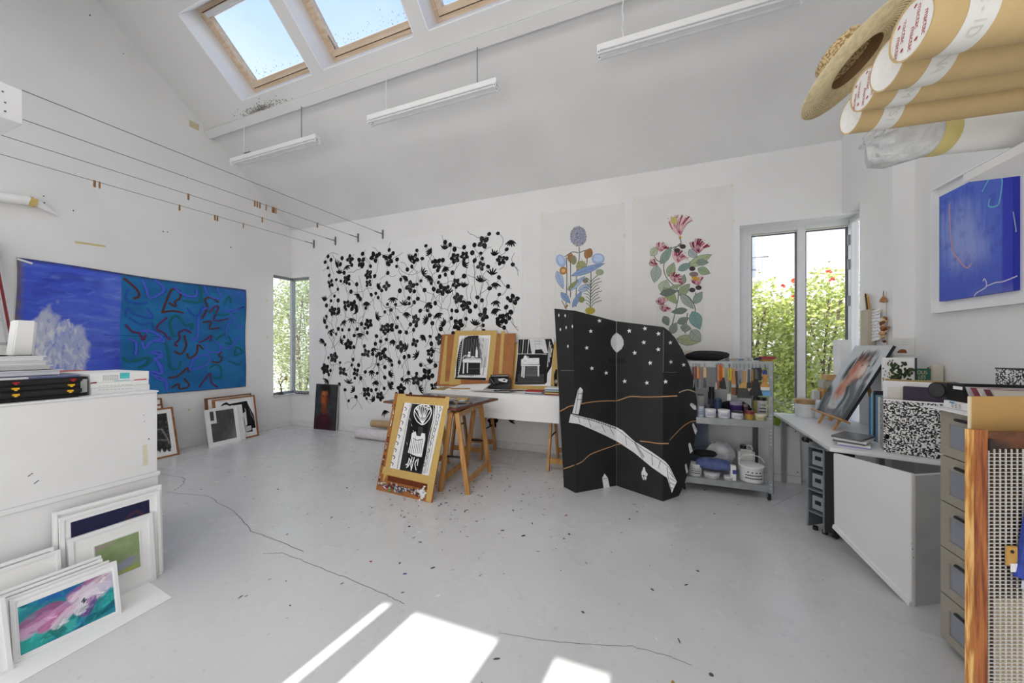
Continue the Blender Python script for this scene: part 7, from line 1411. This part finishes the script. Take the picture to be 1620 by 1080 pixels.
# ------------------------------------------------------------------ hanging fluorescent lamps
YL = 3.42
for k, (p0, p1, xs, nm) in enumerate((((368, 263), (503, 219), (386, 477), 'leftmost'), ((584, 197), (787, 134), (611, 755), 'middle'), ((945, 92), (1232, 0), (985, 1300), 'rightmost'))):
    a = P(*p0, Y=YL); b_ = P(*p1, Y=YL); z = (a.z + b_.z) / 2 + .02; t = thing('fluorescent_lamp', 'white twin-tube fluorescent lamp hanging from the slope, %s of three' % nm, 'lamp', (a.x, YL, z), group='fluorescent lamps'); x0, x1 = a.x, (b_.x if k < 2 else a.x + 1.62)
    MB().hexa([(x0, YL - .03, z), (x1, YL - .03, z), (x1, YL + .03, z), (x0, YL + .03, z), (x0, YL - .045, z + .05), (x1, YL - .045, z + .05), (x1, YL + .045, z + .05), (x0, YL + .045, z + .05)]).build('channel', M_WHITE, t, bevel=.003)
    for s_ in (-1, 1):
        MB().cyl((x0 + .03, YL + s_ * .035, z - .034), (x1 - .03, YL + s_ * .035, z - .034), .012, n=14).build('tube', mat('lamp_tube', '#d8dadb', rough=.3), t, smooth=True)
        for xx in (x0 + .004, x1 - .03): so_ = MB().box(xx, xx + .026, YL + s_ * .035 - .014, YL + s_ * .035 + .014, z - .05, z + .002).build('socket', M_WFR, t, bevel=.003); MB().cyl((xx + .013, YL + s_ * .035 - .0145, z - .028), (xx + .013, YL + s_ * .035 + .0145, z - .028), .007, n=8).build('contact', M_STEELD, so_)
    for i, px in enumerate(xs):
        r_ = ray(px, 150); xx = r_.x * YL / r_.y; zt_ = roofz(YL + .02) - .07
        if xx > XR - .1: continue
        if i == 0:
            pts = [(xx + .006 * math.sin(j * 1.7), YL + .004 * math.cos(j * 2), z + .05 + (zt_ - z - .05) * j / 9) for j in range(10)]; MB().tube(pts, .0055).build('cable', M_WFR, t); MB().lathe((xx, YL, z + .05), [(.014, 0), (.008, .018), (0, .02)], 10).build('cable_gland', M_BLACK, t)
        else: MB().cyl((xx, YL, z + .05), (xx, YL, zt_), .006, n=8).build('rod', mat('rod_grey', '#8b8e90', rough=.4, metal=.4), t)
    if k == 0: MB().bar((x0 + .33, YL - .046, z + .06), (x0 + .46, YL - .046, z + .06), .01, .008).build('bracket', M_STEELD, t)

# dried plant ornament on the corner sill
t = thing('sill_ornament', 'small bonsai-like dried twig with orange blossoms on the corner sill', 'ornament', (XL - .0, 4.62, .603))
tb = MB(); base = Vector((XL - .012, 4.60, .604)); tb.lathe(base, [(.05, 0), (.035, .02), (.012, .05), (.01, .12)], 8).tube([base + Vector((0, 0, .1)), base + Vector((0, -.02, .18)), base + Vector((0, .03, .26)), base + Vector((0, .10, .30))], .008).tube([base + Vector((0, -.02, .18)), base + Vector((0, -.05, .27))], .006); tb.build('twig', mat('dark_twig', '#3a2a20'), t)
rr = random.Random(6)
for i in range(14): c = base + Vector((rr.uniform(-.012, .02), rr.uniform(-.06, .13), rr.uniform(.23, .34))); MB().lathe(c, [(0, -.012), (.014, 0), (0, .012)], 7).build('blossom', mat('blossom_%d' % (i % 2), ['#b4603a', '#8c4a30'][i % 2]), t)
t = thing('sill_tray', 'dark shallow tray of pebbles on the corner window sill', 'tray', (-6.1, YB + .01, .603)); MB().box(-6.22, -5.95, YB - .028, YB + .035, .603, .613).build('tray', M_DRK, t)
for i in range(7): MB().lathe((-6.20 + i * .038, YB + .004, .6135), [(.012, 0), (.015, .008), (0, .018)], 8).build('pebble', mat('pebble_%d' % (i % 2), ['#b9b8b4', '#5c5a56'][i % 2]), t)

# ------------------------------------------------------------------ garden outside
M_LEAF = None
def leaf_mat(name, a, c):
    m, t, b = base_mat(name); rp, nz = noise_mix(t, C(a), C(c), 9, lo=.38, hi=.62); t.links.new(rp.outputs[0], b.inputs['Base Color']); b.inputs['Roughness'].default_value = .5
    tr = t.nodes.new('ShaderNodeBsdfTranslucent'); t.links.new(rp.outputs[0], tr.inputs[0]); mx = t.nodes.new('ShaderNodeMixShader'); mx.inputs[0].default_value = .4
    o = t.nodes['Material Output']; t.links.new(b.outputs[0], mx.inputs[1]); t.links.new(tr.outputs[0], mx.inputs[2]); t.links.new(mx.outputs[0], o.inputs[0]); return m
L3 = leaf_mat('leaf_grey', '#b9bf94', '#848f66')
L1, L2 = leaf_mat('leaf_light', '#d4d88a', '#9fae58'), leaf_mat('leaf_mid', '#b4bd66', '#7f9248')
def shrub(label, c, rx, ry, h, n, m, seed, size=.08, blossoms=0, cat='shrub', name='garden_shrub', group='garden shrubs', z0=0.):
    rr = random.Random(seed); t = thing(name, label, cat, (c[0], c[1], 0), group=group); mb = MB(); cz = z0 + (h - z0) / 2; rz = (h - z0) / 2
    for i in range(n):
        a = rr.uniform(0, 6.283); ct = rr.uniform(-1, 1); s_ = math.sqrt(1 - ct * ct); q = rr.uniform(.55, 1.04) * (1 + .10 * math.sin(5 * a + seed) * math.sin(4 * ct))
        p = Vector((c[0] + rx * q * s_ * math.cos(a), c[1] + ry * q * s_ * math.sin(a), max(.05, cz + rz * q * ct))); d1 = Vector((rr.uniform(-1, 1), rr.uniform(-1, 1), rr.uniform(-.7, .5))).normalized(); d2 = d1.cross(Vector((rr.uniform(-1, 1), rr.uniform(-1, 1), rr.uniform(-1, 1)))).normalized(); l = size * rr.uniform(.7, 1.3); w_ = l * .32
        mb.add([p, p + d1 * l * .5 + d2 * w_, p + d1 * l, p + d1 * l * .5 - d2 * w_], [(0, 1, 2, 3)])
    mb.build('foliage', m, t, kind='stuff')
    st_ = MB()
    for i in range(5): a = rr.uniform(0, 6.28); st_.tube([(c[0] + .08 * math.cos(a), c[1] + .08 * math.sin(a), 0), (c[0] + rx * .3 * math.cos(a), c[1] + ry * .3 * math.sin(a), h * .4), (c[0] + rx * .6 * math.cos(a + .3), c[1] + ry * .6 * math.sin(a + .3), h * .8)], .018, n=6)
    st_.build('stems', mat('bark', '#6a5c48', rough=.9, var=.3), t, kind='stuff')
    if blossoms:
        g = MB()
        for i in range(blossoms):
            a = rr.uniform(-2.6, -.5); p = Vector((c[0] + rx * .75 * math.cos(a), c[1] + ry * .9 * math.sin(a), h * rr.uniform(.84, .97)))
            for j in range(7): d1 = Vector((rr.uniform(-1, 1), rr.uniform(-1, .2), rr.uniform(-.6, .8))).normalized() * .05; d2 = d1.cross(Vector((0, 1, .3))) * .5; g.add([p, p + d1 * .6 + d2, p + d1, p + d1 * .6 - d2], [(0, 1, 2, 3)])
        g.build('blossoms', mat('red_blossom', '#d8583c'), t, kind='stuff')
    return t
tag(MB().box(-16, 14, YB + .45, 30, -.14, -.02).build('garden_ground', mat('gravel', '#b4b0a6', rough=.95, var=.12, scale=8)), 'pale gravel ground of the garden outside the windows', 'ground'); bpy.data.objects['garden_ground']['kind'] = 'structure'
shrub('sunlit green garden shrub behind the left pane of the tall window', (1.75, 7.5), .95, .6, 2.75, 6500, L1, 1, blossoms=5)
shrub('sunlit green garden shrub behind the right pane of the tall window', (3.0, 7.6), 1.0, .6, 2.85, 7000, L1, 2, blossoms=6)
shrub('light green garden shrub at the far right of the tall window', (4.3, 7.6), .9, .6, 2.7, 3500, L2, 3)
shrub('tall leafy bush seen through the left side of the corner window', (-8.9, 7.0), 1.1, .8, 3.6, 6500, L3, 4, size=.07)
shrub('bright bush directly behind the corner window post', (-10.2, 8.1), 1.3, .9, 3.9, 6000, L2, 5, size=.075)
shrub('pale misty bush behind the narrow back pane of the corner window', (-8.9, 8.9), 1.2, .8, 3.2, 4500, L3, 6, size=.07)
t = thing('garden_wall', 'grey rendered garden wall behind the shrubs', 'wall', (0, 9.4, 0)); MB().box(-2.0, 8.0, 9.3, 9.55, -.02, 2.35).build('wall', mat('render_grey', '#a8a8a4', rough=.9, var=.1), t); MB().box(-2.05, 8.05, 9.25, 9.6, 2.35, 2.41).build('coping', mat('coping_stone', '#c2c0ba'), t)
t = thing('neighbour_house', 'pale house with a balcony seen through the tall window', 'house', (1.0, 19, 0)); MB().box(-3.5, 4.72, 18, 24, -.02, 11).build('wall', mat('pale_render', '#eceae6', rough=.9, var=.03), t)
for x, z in ((3.55, 4.4), (1.2, 4.4), (3.55, 7.6), (1.2, 7.6)):
    wi = MB().box(x, x + .95, 17.97, 18.0, z, z + 2.1).build('window', mat('far_pane', '#8f98a6', rough=.2), t); MB().box(x - .1, x + 1.05, 17.94, 17.97, z + 2.1, z + 2.2).build('lintel', mat('lintel', '#d5d3ce'), wi)
    b_ = MB().box(x - .35, x + 1.3, 17.5, 18, z - .12, z).build('balcony', mat('lintel', '#d5d3ce'), t); g = MB()
    for i in range(16): g.box(x - .33 + i * .107, x - .32 + i * .107, 17.52, 17.54, z, z + .85)
    g.box(x - .35, x + 1.3, 17.51, 17.55, z + .85, z + .89); g.build('railing', mat('railing_iron', '#54575c'), b_, kind='stuff')
